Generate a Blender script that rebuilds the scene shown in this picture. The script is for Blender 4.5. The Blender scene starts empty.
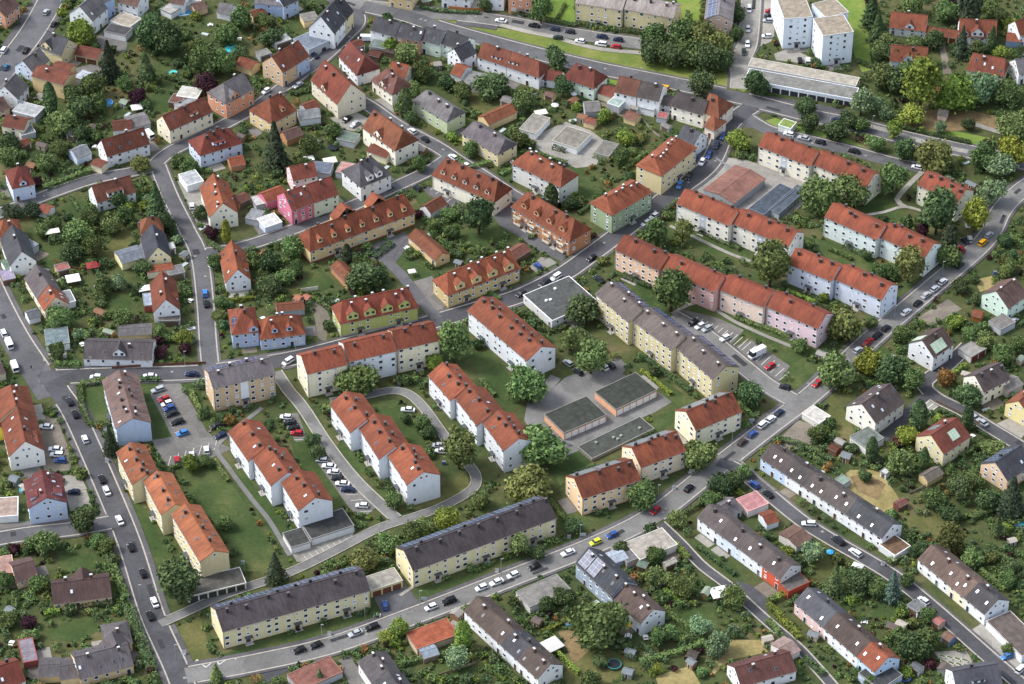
import bpy, math, random
import numpy as np
from mathutils import Vector, Matrix

rnd = random.Random(7)
scene = bpy.context.scene
COL = scene.collection

# ------------------------------------------------------------------ camera
W, HH, F, TH, DIST = 1024, 684, 3000.0, math.radians(38.5), 1000.0
ST, CT = math.sin(TH), math.cos(TH)
CAM = Vector((0, -DIST * CT, DIST * ST))
cd = bpy.data.cameras.new('camera')
cam = bpy.data.objects.new('camera', cd)
COL.objects.link(cam)
cam.location = CAM
cam.rotation_euler = (math.pi / 2 - TH, 0, 0)
cd.sensor_width = 36.0
cd.lens = F / W * 36.0
cd.clip_start = 5
cd.clip_end = 8000
scene.camera = cam


def G(u, v, z=0.0):
    """the point at height z that the survey photograph shows at pixel u, v"""
    x, y = (u - W / 2) / F, -(v - HH / 2) / F
    d = Vector((x, CT + y * ST, -ST + y * CT))
    t = (z - CAM.z) / d.z
    return CAM + d * t


def PX(p):
    r = Vector(p) - CAM
    f = r.y * CT - r.z * ST
    return (W / 2 + F * r.x / f, HH / 2 - F * (r.y * ST + r.z * CT) / f)


# ------------------------------------------------------------------ light
SUN_EL, SUN_AZ = math.radians(50), math.radians(-80)      # azimuth measured from +Y towards +X
world = bpy.data.worlds.new('World')
scene.world = world
world.use_nodes = True
nt = world.node_tree
sky = nt.nodes.new('ShaderNodeTexSky')
sky.sky_type = 'NISHITA'
sky.sun_disc = False
sky.sun_elevation = SUN_EL
sky.sun_rotation = SUN_AZ
sky.altitude = 400
sky.air_density = 1.0
sky.dust_density = 3.0
sky.ozone_density = 1.0
bg = nt.nodes['Background']
veil = nt.nodes.new('ShaderNodeHueSaturation')     # thin high cloud: a paler, greyer sky
veil.inputs['Saturation'].default_value = 0.5
nt.links.new(sky.outputs[0], veil.inputs['Color'])
nt.links.new(veil.outputs[0], bg.inputs[0])
bg.inputs[1].default_value = 0.15
sl = bpy.data.lights.new('sun', 'SUN')
sl.energy = 1.3
sl.angle = math.radians(12)
sl.color = (1.0, 0.97, 0.92)
so = bpy.data.objects.new('sun', sl)
COL.objects.link(so)
sd = Vector((math.sin(SUN_AZ) * math.cos(SUN_EL), math.cos(SUN_AZ) * math.cos(SUN_EL), math.sin(SUN_EL)))
so.rotation_euler = sd.to_track_quat('Z', 'Y').to_euler()
so.location = (0, 0, 300)
vs = scene.view_settings
vs.view_transform = 'Standard'
vs.look = 'None'
vs.exposure = 1.16
vs.gamma = 1.0
scene.cycles.max_bounces = 5
scene.cycles.diffuse_bounces = 3
scene.cycles.glossy_bounces = 2
scene.cycles.transparent_max_bounces = 4


# ------------------------------------------------------------------ materials
def lin(h):
    h = h.lstrip('#')
    if len(h) == 3:
        h = ''.join(c * 2 for c in h)
    out = []
    for i in (0, 2, 4):
        c = int(h[i:i + 2], 16) / 255
        out.append(c / 12.92 if c <= 0.04045 else ((c + 0.055) / 1.055) ** 2.4)
    return out


MATS = {}


def base_mat(name, rough=0.85, spec=0.25):
    m = bpy.data.materials.new(name)
    m.use_nodes = True
    b = m.node_tree.nodes['Principled BSDF']
    b.inputs['Roughness'].default_value = rough
    b.inputs['Specular IOR Level'].default_value = spec
    return m, m.node_tree, b


def noise(t, vec, scale, detail=3, rough=0.6):
    n = t.nodes.new('ShaderNodeTexNoise')
    n.inputs['Scale'].default_value = scale
    n.inputs['Detail'].default_value = detail
    n.inputs['Roughness'].default_value = rough
    t.links.new(vec, n.inputs['Vector'])
    return n.outputs['Fac']


def coords(t, kind='Object', scale=None):
    c = t.nodes.new('ShaderNodeTexCoord')
    o = c.outputs[kind]
    if scale:
        mp = t.nodes.new('ShaderNodeMapping')
        mp.inputs['Scale'].default_value = scale
        t.links.new(o, mp.inputs['Vector'])
        o = mp.outputs[0]
    return o


def worldpos(t, scale=None):
    g = t.nodes.new('ShaderNodeNewGeometry')
    o = g.outputs['Position']
    if scale:
        mp = t.nodes.new('ShaderNodeMapping')
        mp.inputs['Scale'].default_value = scale
        t.links.new(o, mp.inputs['Vector'])
        o = mp.outputs[0]
    return o


def ramp(t, fac, stops):
    r = t.nodes.new('ShaderNodeValToRGB')
    e = r.color_ramp.elements
    while len(e) < len(stops):
        e.new(0.5)
    for k, (p, c) in enumerate(stops):
        e[k].position = p
        e[k].color = (*c, 1)
    t.links.new(fac, r.inputs[0])
    return r.outputs[0]


def mixc(t, fac, a, b, mode='MIX'):
    n = t.nodes.new('ShaderNodeMix')
    n.data_type = 'RGBA'
    n.blend_type = mode
    for s, v in ((n.inputs[0], fac), (n.inputs[6], a), (n.inputs[7], b)):
        if hasattr(v, 'is_linked'):
            t.links.new(v, s)
        elif isinstance(v, (int, float)):
            s.default_value = v
        else:
            s.default_value = (*v, 1)
    return n.outputs[2]


def objrand(t):
    return t.nodes.new('ShaderNodeObjectInfo').outputs['Random']


def sc(c, k):
    return [min(1, x * k) for x in c]


def roof_mat(h):
    k = 'roof' + h
    if k in MATS:
        return MATS[k]
    m, t, b = base_mat('roof_tiles_' + h.strip('#'), 0.8, 0.3)
    c = lin(h)
    g_ = .3 * c[0] + .6 * c[1] + .1 * c[2]
    red = c[0] > 3.0 * c[1]
    c = [(x * .88 + g_ * .12) * (.55 if red else .74) for x in c]
    if red:
        c = [c[0] * .86, c[1] * 1.0, c[2] * .8]
    v = coords(t, 'Object', (1.6, 0.35, 0.35))
    n1 = noise(t, v, 1.0, 5, 0.7)
    col = ramp(t, n1, [(0.28, sc(c, 0.55)), (0.5, c), (0.76, sc(c, 1.42))])
    v2 = coords(t)
    n2 = noise(t, v2, 0.16, 3)
    col = mixc(t, 0.75, col, ramp(t, n2, [(0.3, (0.6, 0.57, 0.57)), (0.5, (.95, .95, .95)), (0.7, (1.25, 1.25, 1.2))]), 'MULTIPLY')
    n3 = noise(t, v2, 2.6, 4, 0.75)
    col = mixc(t, ramp(t, n3, [(0.52, (0, 0, 0)), (0.75, (0.55, 0.55, 0.55))]), col, sc([c[0] * .5 + .05, c[1] * .6 + .05, c[2] * .6 + .045], 0.75))
    br = t.nodes.new('ShaderNodeMapRange')
    t.links.new(objrand(t), br.inputs[0])
    br.inputs[3].default_value = 0.76
    br.inputs[4].default_value = 1.2
    hs = t.nodes.new('ShaderNodeHueSaturation')
    t.links.new(col, hs.inputs['Color'])
    t.links.new(br.outputs[0], hs.inputs['Value'])
    t.links.new(hs.outputs[0], b.inputs['Base Color'])
    wv = t.nodes.new('ShaderNodeTexWave')
    wv.bands_direction = 'Y'
    wv.inputs['Scale'].default_value = 0.9
    t.links.new(v2, wv.inputs[0])
    bp = t.nodes.new('ShaderNodeBump')
    bp.inputs['Strength'].default_value = 0.35
    bp.inputs['Distance'].default_value = 0.08
    t.links.new(wv.outputs['Fac'], bp.inputs['Height'])
    t.links.new(bp.outputs[0], b.inputs['Normal'])
    MATS[k] = m
    return m


def wall_mat(h):
    k = 'wall' + h
    if k in MATS:
        return MATS[k]
    m, t, b = base_mat('render_' + h.strip('#'), 0.9, 0.15)
    c = lin(h)
    n1 = noise(t, coords(t), 0.5, 4)
    col = ramp(t, n1, [(0.3, sc(c, 0.92)), (0.65, c)])
    n2 = noise(t, coords(t, 'Object', (1.8, 1.8, 0.18)), 1.0, 4, 0.7)
    col = mixc(t, 0.45, col, ramp(t, n2, [(0.3, (0.74, 0.72, 0.68)), (0.5, (1, 1, 1))]), 'MULTIPLY')
    t.links.new(col, b.inputs['Base Color'])
    MATS[k] = m
    return m


def plain(h, rough=0.6, spec=0.3, metal=0.0, var=0.12, scale=2.0):
    k = f'p{h}{rough}{metal}{var}'
    if k in MATS:
        return MATS[k]
    m, t, b = base_mat('surface_' + h.strip('#'), rough, spec)
    c = lin(h)
    n = noise(t, coords(t), scale, 3)
    t.links.new(ramp(t, n, [(0.3, sc(c, 1 - var)), (0.7, sc(c, 1 + var))]), b.inputs['Base Color'])
    b.inputs['Metallic'].default_value = metal
    MATS[k] = m
    return m


def flat_roof_mat(h):
    k = 'flat' + h
    if k in MATS:
        return MATS[k]
    m, t, b = base_mat('flat_roofing_' + h.strip('#'), 0.95, 0.1)
    c = sc(lin(h), .72)
    n = noise(t, coords(t), 0.45, 6, 0.75)
    col = ramp(t, n, [(0.3, sc(c, 0.6)), (0.5, c), (0.72, sc(c, 1.5))])
    n2 = noise(t, coords(t, 'Object', (0.5, 4, 1)), 0.8, 3)
    col = mixc(t, 0.45, col, ramp(t, n2, [(0.35, (0.62, 0.62, 0.6)), (0.65, (1.15, 1.15, 1.15))]), 'MULTIPLY')
    t.links.new(col, b.inputs['Base Color'])
    MATS[k] = m
    return m


def paint(h):
    k = 'car' + h
    if k in MATS:
        return MATS[k]
    m, t, b = base_mat('car_paint_' + h.strip('#'), 0.4, 0.18)
    b.inputs['Coat Weight'].default_value = 0.15
    b.inputs['Coat Roughness'].default_value = 0.08
    c = lin(h)
    n = noise(t, coords(t), 1.5, 3)
    t.links.new(ramp(t, n, [(0.35, sc(c, 0.85)), (0.7, c)]), b.inputs['Base Color'])
    MATS[k] = m
    return m


def leaf_mat(name, h, dry=0.0):
    k = 'leaf' + name
    if k in MATS:
        return MATS[k]
    m, t, b = base_mat('leaves_' + name, 0.8, 0.12)
    c = lin(h)
    n = noise(t, worldpos(t), 0.55, 4, 0.7)
    col = ramp(t, n, [(0.28, sc([c[0] * .85, c[1], c[2] * .9], 0.5)), (0.5, c), (0.75, sc([c[0] * 1.2, c[1] * 1.05, c[2] * .8], 1.85))])
    hs = t.nodes.new('ShaderNodeHueSaturation')
    mr = t.nodes.new('ShaderNodeMapRange')
    r = objrand(t)
    t.links.new(r, mr.inputs[0])
    mr.inputs[3].default_value = 0.7
    mr.inputs[4].default_value = 1.3
    mh = t.nodes.new('ShaderNodeMapRange')
    mu = t.nodes.new('ShaderNodeMath')
    mu.operation = 'FRACT'
    mm = t.nodes.new('ShaderNodeMath')
    mm.operation = 'MULTIPLY'
    mm.inputs[1].default_value = 7.31
    t.links.new(r, mm.inputs[0])
    t.links.new(mm.outputs[0], mu.inputs[0])
    t.links.new(mu.outputs[0], mh.inputs[0])
    mh.inputs[3].default_value = 0.475
    mh.inputs[4].default_value = 0.52
    t.links.new(col, hs.inputs['Color'])
    t.links.new(mr.outputs[0], hs.inputs['Value'])
    t.links.new(mh.outputs[0], hs.inputs['Hue'])
    t.links.new(hs.outputs[0], b.inputs['Base Color'])
    MATS[k] = m
    return m


def ground_mat(name, stops, s1=0.05, s2=0.6, k2=0.5):
    m, t, b = base_mat(name, 0.95, 0.1)
    p = worldpos(t)
    n = noise(t, p, s1, 6, 0.68)
    col = ramp(t, n, [(q, lin(c)) for q, c in stops])
    n2 = noise(t, p, s2, 5, 0.75)
    col = mixc(t, 1.0, col, (.8, .8, .8), 'MULTIPLY')
    col = mixc(t, k2, col, ramp(t, n2, [(0.28, (0.42, 0.46, 0.42)), (0.5, (1, 1, 1)), (0.72, (1.55, 1.5, 1.35))]), 'MULTIPLY')
    t.links.new(col, b.inputs['Base Color'])
    return m


def asphalt_mat(name, h, pat=0.5):
    m, t, b = base_mat(name, 0.95, 0.1)
    c = sc(lin(h), .6)
    p = worldpos(t)
    n = noise(t, p, 0.09, 5, 0.65)
    col = ramp(t, n, [(0.3, sc(c, 0.78)), (0.7, sc(c, 1.22))])
    n2 = noise(t, p, 1.1, 5, 0.75)
    col = mixc(t, pat, col, ramp(t, n2, [(0.3, (0.75, 0.75, 0.75)), (0.7, (1.2, 1.2, 1.2))]), 'MULTIPLY')
    vo = t.nodes.new('ShaderNodeTexVoronoi')
    vo.inputs['Scale'].default_value = 0.09
    vo.inputs['Randomness'].default_value = 0.9
    t.links.new(p, vo.inputs['Vector'])
    col = mixc(t, 0.4, col, ramp(t, vo.outputs['Color'], [(0.2, (0.7, 0.7, 0.7)), (0.8, (1.25, 1.25, 1.25))]), 'MULTIPLY')
    n4 = noise(t, p, 0.35, 2, 0.5)
    col = mixc(t, 0.35, col, ramp(t, n4, [(0.44, (1, 1, 1)), (0.5, (.72, .72, .72)), (0.56, (1, 1, 1))]), 'MULTIPLY')
    t.links.new(col, b.inputs['Base Color'])
    return m


GLASS, _t, _b = base_mat('window_glass', 0.12, 0.5)
_b.inputs['Base Color'].default_value = (0.025, 0.03, 0.04, 1)
CARGLASS, _t, _b = base_mat('car_glass', 0.15, 0.4)
_b.inputs['Base Color'].default_value = (0.02, 0.025, 0.03, 1)
FRAME = plain('#DADDE0', 0.6)
DARKDOOR = plain('#4A3A32', 0.6)
SOLAR, _t, _b = base_mat('solar_cells', 0.18, 0.6)
_c = coords(_t)
_br = _t.nodes.new('ShaderNodeTexBrick')
_br.offset = 0.0
_br.inputs['Color1'].default_value = (0.045, 0.06, 0.11, 1)
_br.inputs['Color2'].default_value = (0.075, 0.095, 0.16, 1)
_br.inputs['Mortar'].default_value = (0.22, 0.24, 0.28, 1)
_br.inputs['Scale'].default_value = 1.0
_br.inputs['Mortar Size'].default_value = 0.09
_br.inputs['Brick Width'].default_value = 1.7
_br.inputs['Row Height'].default_value = 1.7
_t.links.new(_c, _br.inputs['Vector'])
_t.links.new(_br.outputs[0], _b.inputs['Base Color'])
SOLARG = plain('#73787C', .3, .4, 0, .25, 1.2)
BARK = plain('#4A3D30', 0.9, 0.1)
TYRE = plain('#17181A', 0.8)
METAL = plain('#A8ABAE', 0.4, 0.4, 0.6)
CHIM = plain('#5A4640', 0.9)
CHIMCAP = plain('#B9BBBD', 0.5)


# ------------------------------------------------------------------ mesh builder
class MB:
    def __init__(s):
        s.v, s.f, s.m = [], [], []

    def poly(s, pts, m=0):
        i = len(s.v)
        s.v += [tuple(p) for p in pts]
        s.f.append(tuple(range(i, i + len(pts))))
        s.m.append(m)

    def box(s, x0, x1, y0, y1, z0, z1, m=0, top=None, skip=''):
        P = [(x0, y0, z0), (x1, y0, z0), (x1, y1, z0), (x0, y1, z0), (x0, y0, z1), (x1, y0, z1), (x1, y1, z1), (x0, y1, z1)]
        i = len(s.v)
        s.v += P
        for k, q in enumerate(((3, 2, 1, 0), (4, 5, 6, 7), (0, 1, 5, 4), (1, 2, 6, 5), (2, 3, 7, 6), (3, 0, 4, 7))):
            s.f.append(tuple(i + j for j in q))
            s.m.append(top if (k == 1 and top is not None) else m)

    def slab(s, polys, t, m=0, side=None):
        """closed sheet: polys (counter-clockwise seen from above) share corners; thickness t straight down"""
        key, vs_, fs = {}, [], []
        for p in polys:
            f = []
            for q in p:
                k = tuple(round(x, 4) for x in q)
                if k not in key:
                    key[k] = len(vs_)
                    vs_.append(k)
                f.append(key[k])
            fs.append(f)
        i, n = len(s.v), len(vs_)
        s.v += vs_ + [(x, y, z - t) for x, y, z in vs_]
        ed = {}
        for f in fs:
            s.f.append(tuple(i + a for a in f))
            s.m.append(m)
            s.f.append(tuple(i + n + a for a in reversed(f)))
            s.m.append(m)
            for a, b in zip(f, f[1:] + f[:1]):
                ed[(a, b)] = 1
        for a, b in ed:
            if (b, a) not in ed:
                s.f.append((i + b, i + a, i + n + a, i + n + b))
                s.m.append(m if side is None else side)

    def cyl(s, x, y, z0, z1, r0, r1=None, n=8, m=0, cap=True):
        r1 = r0 if r1 is None else r1
        i = len(s.v)
        for z, r in ((z0, r0), (z1, r1)):
            s.v += [(x + r * math.cos(2 * math.pi * k / n), y + r * math.sin(2 * math.pi * k / n), z) for k in range(n)]
        for k in range(n):
            s.f.append((i + k, i + (k + 1) % n, i + n + (k + 1) % n, i + n + k))
            s.m.append(m)
        if cap:
            s.f.append(tuple(i + n + k for k in range(n)))
            s.m.append(m)
            s.f.append(tuple(i + k for k in reversed(range(n))))
            s.m.append(m)

    def mesh(s, name, mats):
        me = bpy.data.meshes.new(name)
        me.from_pydata(s.v, [], s.f)
        for m in mats:
            me.materials.append(m)
        if len(mats) > 1:
            me.polygons.foreach_set('material_index', s.m)
        me.update()
        return me


def link(name, me, parent=None, M=None):
    o = bpy.data.objects.new(name, me)
    COL.objects.link(o)
    if parent is not None:
        o.parent = parent
    if M is not None:
        o.matrix_basis = M
    return o


def tag(o, label, cat, group=None):
    o['label'] = label
    o['category'] = cat
    if group:
        o['group'] = group


def structure(o):
    o['kind'] = 'structure'
    return o


def root_at(name, p):
    r = bpy.data.objects.new(name, None)
    r.empty_display_size = 0.5
    COL.objects.link(r)
    r.location = p
    return r


# ------------------------------------------------------------------ registries
FOOT = []      # building footprints: matrix inverse, half length, half width
ANCH = []      # (short name, world xy, radius) used when labelling small things
ITEMS = []     # small things that get their label from what they stand beside


def in_foot(x, y, mar=0.0):
    for Mi, hl, hw, cx, cy, rr in FOOT:
        if (x - cx) ** 2 + (y - cy) ** 2 > (rr + mar) ** 2:
            continue
        p = Mi @ Vector((x, y, 0))
        if abs(p.x) < hl + mar and abs(p.y) < hw + mar:
            return True
    return False


def in_poly(x, y, P):
    c, j = False, len(P) - 1
    for i in range(len(P)):
        xi, yi = P[i][0], P[i][1]
        xj, yj = P[j][0], P[j][1]
        if (yi > y) != (yj > y) and x < (xj - xi) * (y - yi) / (yj - yi) + xi:
            c = not c
        j = i
    return c
# ------------------------------------------------------------------ buildings
WINS = {}


PANES = [GLASS, GLASS, plain('#3A4048', .2, .5), plain('#6A7078', .3, .4), plain('#B9BBBA', .6)]
wr = random.Random(3)


def window_mesh(w, h):
    pane = wr.choice((0, 0, 0, 2, 2, 3, 4))
    k = (w, h, pane)
    if k not in WINS:
        mb = MB()
        t, d = 0.13, 0.07
        mb.box(-w / 2, w / 2, -d, 0.02, -h / 2, -h / 2 + t, 0)
        mb.box(-w / 2, w / 2, -d, 0.02, h / 2 - t, h / 2, 0)
        mb.box(-w / 2, -w / 2 + t, -d, 0.02, -h / 2 + t, h / 2 - t, 0)
        mb.box(w / 2 - t, w / 2, -d, 0.02, -h / 2 + t, h / 2 - t, 0)
        mb.box(-w / 2 + t, w / 2 - t, -0.03, 0.02, -h / 2 + t, h / 2 - t, 1)
        mb.box(-w / 2 - 0.08, w / 2 + 0.08, -0.16, 0.02, -h / 2 - 0.07, -h / 2 - 0.002, 0)
        WINS[k] = mb.mesh('window', [FRAME, PANES[pane]])
    return WINS[k]


DOORS = {}


def door_mesh(w=1.3, h=2.2, hexc='#4A3A32'):
    k = (w, h, hexc)
    if k not in DOORS:
        mb = MB()
        mb.box(-w / 2, w / 2, -0.05, 0.02, 0, h, 0)
        mb.box(-w / 2 - 0.12, -w / 2, -0.09, 0.02, 0, h + 0.12, 1)
        mb.box(w / 2, w / 2 + 0.12, -0.09, 0.02, 0, h + 0.12, 1)
        mb.box(-w / 2, w / 2, -0.09, 0.02, h, h + 0.12, 1)
        mb.box(-w / 2 + 0.25, w / 2 - 0.25, -0.065, -0.04, h * 0.55, h - 0.25, 2)
        DOORS[k] = mb.mesh('door', [plain(hexc, 0.6), FRAME, GLASS])
    return DOORS[k]


GD = {}


def garage_door_mesh(w, h, hexc):
    k = (round(w, 1), h, hexc)
    if k not in GD:
        mb = MB()
        mb.box(-w / 2, w / 2, -0.03, 0.02, 0, h, 0)
        for i in range(4):
            mb.box(-w / 2 + 0.08, w / 2 - 0.08, -0.06, -0.03, h * i / 4 + 0.06, h * (i + 1) / 4 - 0.05, 0)
        GD[k] = mb.mesh('garage_door_or_bay_shade', [plain(hexc, 0.55)])
    return GD[k]


def chimney_mesh(h=1.3, cap=True, brick=CHIM, w=0.62, l=0.8):
    mb = MB()
    mb.box(-l / 2, l / 2, -w / 2, w / 2, -1.0, h, 0)
    mb.box(-l / 2 - 0.07, l / 2 + 0.07, -w / 2 - 0.07, w / 2 + 0.07, h - 0.18, h - 0.05, 0)
    if cap:
        for sx in (-1, 1):
            mb.box(sx * (l / 2 - .12) - .05, sx * (l / 2 - .12) + .05, -.2, .2, h, h + .3, 1)
        mb.box(-l / 2 - 0.06, l / 2 + 0.06, -w / 2 - .04, w / 2 + .04, h + .3, h + .37, 1)
    return mb.mesh('chimney', [brick, CHIMCAP])


CH_CAP = chimney_mesh(.9, True)
CH_DARK = chimney_mesh(.85, True, plain('#3A3534', 0.9))
CH_DARK.materials[1] = plain('#57585A', 0.6)
CH_WHITE = chimney_mesh(.8, True, plain('#5E4C44', 0.9), .55, .7)
CH_WHITE.materials[1] = plain('#C9CBCD', 0.5)
_m = MB()
_m.box(-0.4, 0.4, -0.6, 0.6, -0.06, 0.09, 0)
_m.box(-0.3, 0.3, -0.5, 0.5, 0.09, 0.1, 1)
SKY_W = _m.mesh('skylight', [plain('#8E9296', 0.5), plain('#C9D2DC', 0.15, 0.6)])
_m = MB()
_m.box(-0.4, 0.4, -0.6, 0.6, -0.06, 0.09, 0)
_m.box(-0.3, 0.3, -0.5, 0.5, 0.09, 0.1, 1)
SKY_D = _m.mesh('skylight', [plain('#6A6C70', 0.5), GLASS])


def cutslab(L, w, he, tp, hl, hr):
    """roof polygons of a gable or hip roof, ridge along x"""
    y, hz = w / 2, he + w / 2 * tp
    a, b = -L / 2, L / 2
    A, B, Cc, D = (a, -y, he), (b, -y, he), (b, y, he), (a, y, he)
    R0, R1 = (a + hl, 0, hz), (b - hr, 0, hz)
    if L - hl - hr < 0.3:
        R1 = R0 = ((a + hl + b - hr) / 2, 0, hz)
    P = []
    if R0 == R1:
        P += [[A, B, R0], [Cc, D, R0], [D, A, R0], [B, Cc, R0]]
        return P
    P += [[A, B, R1, R0], [Cc, D, R0, R1]]
    if hl > 0.01:
        P.append([D, A, R0])
    if hr > 0.01:
        P.append([B, Cc, R1])
    return P


def facade_rows(n, L, rng, sp, edge=1.3):
    k = max(1, int((L - 2 * edge + 0.4) / sp) + 1)
    if L < 3:
        return []
    if k == 1:
        return [0.0]
    s = (L - 2 * edge) / (k - 1)
    return [-L / 2 + edge + i * s for i in range(k)]


def building(short, segs, w, he, pitch, rc, wc, extra='', name='house', cat='house', group=None, hip=(0, 0), st=2, sp=2.9,
             ch=1, chm=None, dm=0, dmw=1.7, cross=(), sky=0, solar=None, apt=False, og=0.12, ov=0.3, flat=False, fascia=None,
             rcs=None, wcs=None, doors=0, doorc='#C9C4BC', win=True, ref=True, blind=(), dside=-1, wsz=None, stair=None, plinth=None,
             balc=0, vents=0, ridge=True, dmc=None, dmh=1.25, dmd=None, glaz=(), solm=None, endc=None, up=0.0):
    rng = random.Random(short)
    tp = math.tan(math.radians(pitch)) if not flat else 0.0
    fr = []
    he0 = he
    for si, s in enumerate(segs):
        he = he0 + up * si
        A, B = G(s[0], s[1], he), G(s[2], s[3], he)
        ww = s[4] if len(s) > 4 else w
        d = (B - A)
        L = d.length
        ang = math.atan2(d.y, d.x)
        n = Vector((-math.sin(ang), math.cos(ang), 0))
        c = (A + B) / 2 + n * ww / 2
        c.z = 0
        fr.append((Matrix.Translation(c) @ Matrix.Rotation(ang, 4, 'Z'), L, ww, ang, c))
    cen = sum((f[4] for f in fr), Vector()) / len(fr)
    root = root_at(name, cen)
    label = short if not extra else short + ' ' + extra
    tag(root, label, cat, group)
    Ri = Matrix.Translation(-cen)
    # parts of one building shown next to each other
    for si, (M, L, ww, ang, c) in enumerate(fr):
        ML = Ri @ M
        he = he0 + up * si
        FOOT.append((M.inverted(), L / 2, ww / 2, c.x, c.y, math.hypot(L, ww) / 2))
        rcol = rcs[si] if rcs else rc
        wcol = wcs[si] if wcs else wc
        wm = wall_mat(wcol)
        hl, hr = hip if si in (0, len(fr) - 1) or len(fr) == 1 else (0, 0)
        if len(fr) > 1:
            hl = hl if si == 0 else 0
            hr = hr if si == len(fr) - 1 else 0
        rise = ww / 2 * tp
        ovx0 = ov if hl > 0 else og
        ovx1 = ov if hr > 0 else og
        x0, x1, y0, y1 = -L / 2 + ovx0, L / 2 - ovx1, -ww / 2 + ov, ww / 2 - ov
        if flat:
            x0, x1, y0, y1 = -L / 2 + .12, L / 2 - .12, -ww / 2 + .12, ww / 2 - .12
        zw = he + (ov * tp) - 0.06 if not flat else he - 0.05
        # walls
        mb = MB()
        zb = -0.4
        y_m = 0.0
        def wall_end(x, gable, flip):
            pts = [(x, y0, zb), (x, y1, zb), (x, y1, zw)]
            if gable and not flat:
                pts.append((x, 0, he + rise - 0.08))
            pts.append((x, y0, zw))
            mb.poly(pts if flip else pts[::-1], 1 if flip else 0)
        wall_end(x0, hl < 0.01, False)
        wall_end(x1, hr < 0.01, True)
        mb.poly([(x0, y0, zb), (x1, y0, zb), (x1, y0, zw), (x0, y0, zw)])
        mb.poly([(x1, y1, zb), (x0, y1, zb), (x0, y1, zw), (x1, y1, zw)])
        link('wall', mb.mesh('wall', [wm, wall_mat(endc) if endc else wm]), root, ML)
        if plinth:
            mb = MB()
            mb.box(x0 - .05, x1 + .05, y0 - .05, y1 + .05, zb, 0.7, 0)
            link('plinth', mb.mesh('plinth', [plain(plinth, .9)]), root, ML)
        # roof
        mb = MB()
        if flat:
            mb.box(-L / 2, L / 2, -ww / 2, ww / 2, he - 0.3, he, 1, top=0)
            t = 0.22
            for q in ((-L / 2, L / 2, -ww / 2, -ww / 2 + t), (-L / 2, L / 2, ww / 2 - t, ww / 2), (-L / 2, -L / 2 + t, -ww / 2 + t, ww / 2 - t), (L / 2 - t, L / 2, -ww / 2 + t, ww / 2 - t)):
                mb.box(*q, he + 0.002, he + 0.12, 1)
            for _ in range(vents):
                vx, vy = rng.uniform(-L * .4, L * .4), rng.uniform(-ww * .35, ww * .35)
                mb.box(vx - .4, vx + .4, vy - .4, vy + .4, he + 0.003, he + .55, 1)
            rf = link('roof', mb.mesh('roof', [flat_roof_mat(rcol), plain(fascia or '#8A8A88', .7)]), root, ML)
        else:
            mb.slab(cutslab(L, ww, he, tp, hl, hr), 0.22, 0, 1)
            if ridge:
                rx0, rx1 = -L / 2 + hl, L / 2 - hr
                if rx1 - rx0 > 0.5:
                    mb.box(rx0, rx1, -0.13, 0.13, he + rise - 0.05, he + rise + 0.07, 0)
            rf = link('roof', mb.mesh('roof', [roof_mat(rcol), roof_mat(rcol)]), root, ML)
        toc = CAM - M.translation
        loc_cam = M.to_3x3().inverted() @ toc.normalized()
        # eaves gutters: thin light line
        if not flat:
            for sgn in (-1, 1):
                if loc_cam.y * sgn > 0.05:
                    mb = MB()
                    mb.box(-L / 2 + hl * 0.02, L / 2, sgn * (ww / 2 + 0.075) - 0.07, sgn * (ww / 2 + 0.075) + 0.07, he - 0.2, he - 0.06, 0)
                    link('gutter', mb.mesh('gutter', [plain('#77706A', .5)]), root, ML)
        if apt and not flat and loc_cam.y < 0:
            for sx in (x0 + .25, x1 - .25):
                mb = MB()
                mb.cyl(sx, y0 - .09, 0, he - .1, .07, n=6)
                link('downpipe', mb.mesh('downpipe', [plain('#8C8880', .5)]), root, ML)
        # chimneys
        def zr(x, y):
            z = he + (ww / 2 - abs(y)) * tp
            if hl > 0: z = min(z, he + (x + L / 2) / hl * rise)
            if hr > 0: z = min(z, he + (L / 2 - x) / hr * rise)
            return z
        nc = ch if len(fr) == 1 else max(1, round(ch / len(fr))) if ch else 0
        for i in range(nc):
            cx = -L / 2 + hl * .8 + (L - .8 * (hl + hr)) * (i + 0.5 + rng.uniform(-.16, .16)) / nc
            cy = rng.choice((-1, 1, -1)) * rng.uniform(0.5, ww * 0.16)
            if flat: continue
            me = chm or rng.choice((CH_CAP, CH_DARK, CH_CAP))
            link('chimney', me, rf, Matrix.Translation((cx, cy, zr(cx, cy) + 0.25)))
            if apt and rng.random() < .55:
                cx2 = cx + L / nc * rng.uniform(.3, .5)
                if abs(cx2) < L / 2 - 1:
                    link('chimney', me, rf, Matrix.Translation((cx2, -cy, zr(cx2, cy) + 0.1)))
        # skylights and solar panels lie on the slopes the air camera sees
        for sgn in (-1, 1):
            nrm = Vector((0, sgn * math.sin(math.atan(tp)), math.cos(math.atan(tp))))
            if flat or nrm.dot(loc_cam) < 0.12:
                continue
            R = Matrix.Rotation(-sgn * math.atan(tp) if sgn > 0 else math.atan(tp), 4, 'X')
            for i in range(sky):
                x = -L / 2 + hl * .9 + (L - .9 * hl - .9 * hr) * (i + .5 + rng.uniform(-.3, .3)) / max(1, sky)
                y = sgn * ww / 2 * rng.choice((.35, .5, .62, .7))
                link('skylight', SKY_W if rng.random() < .3 else SKY_D, rf, Matrix.Translation((x, y, zr(x, y) + .03)) @ R)
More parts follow.
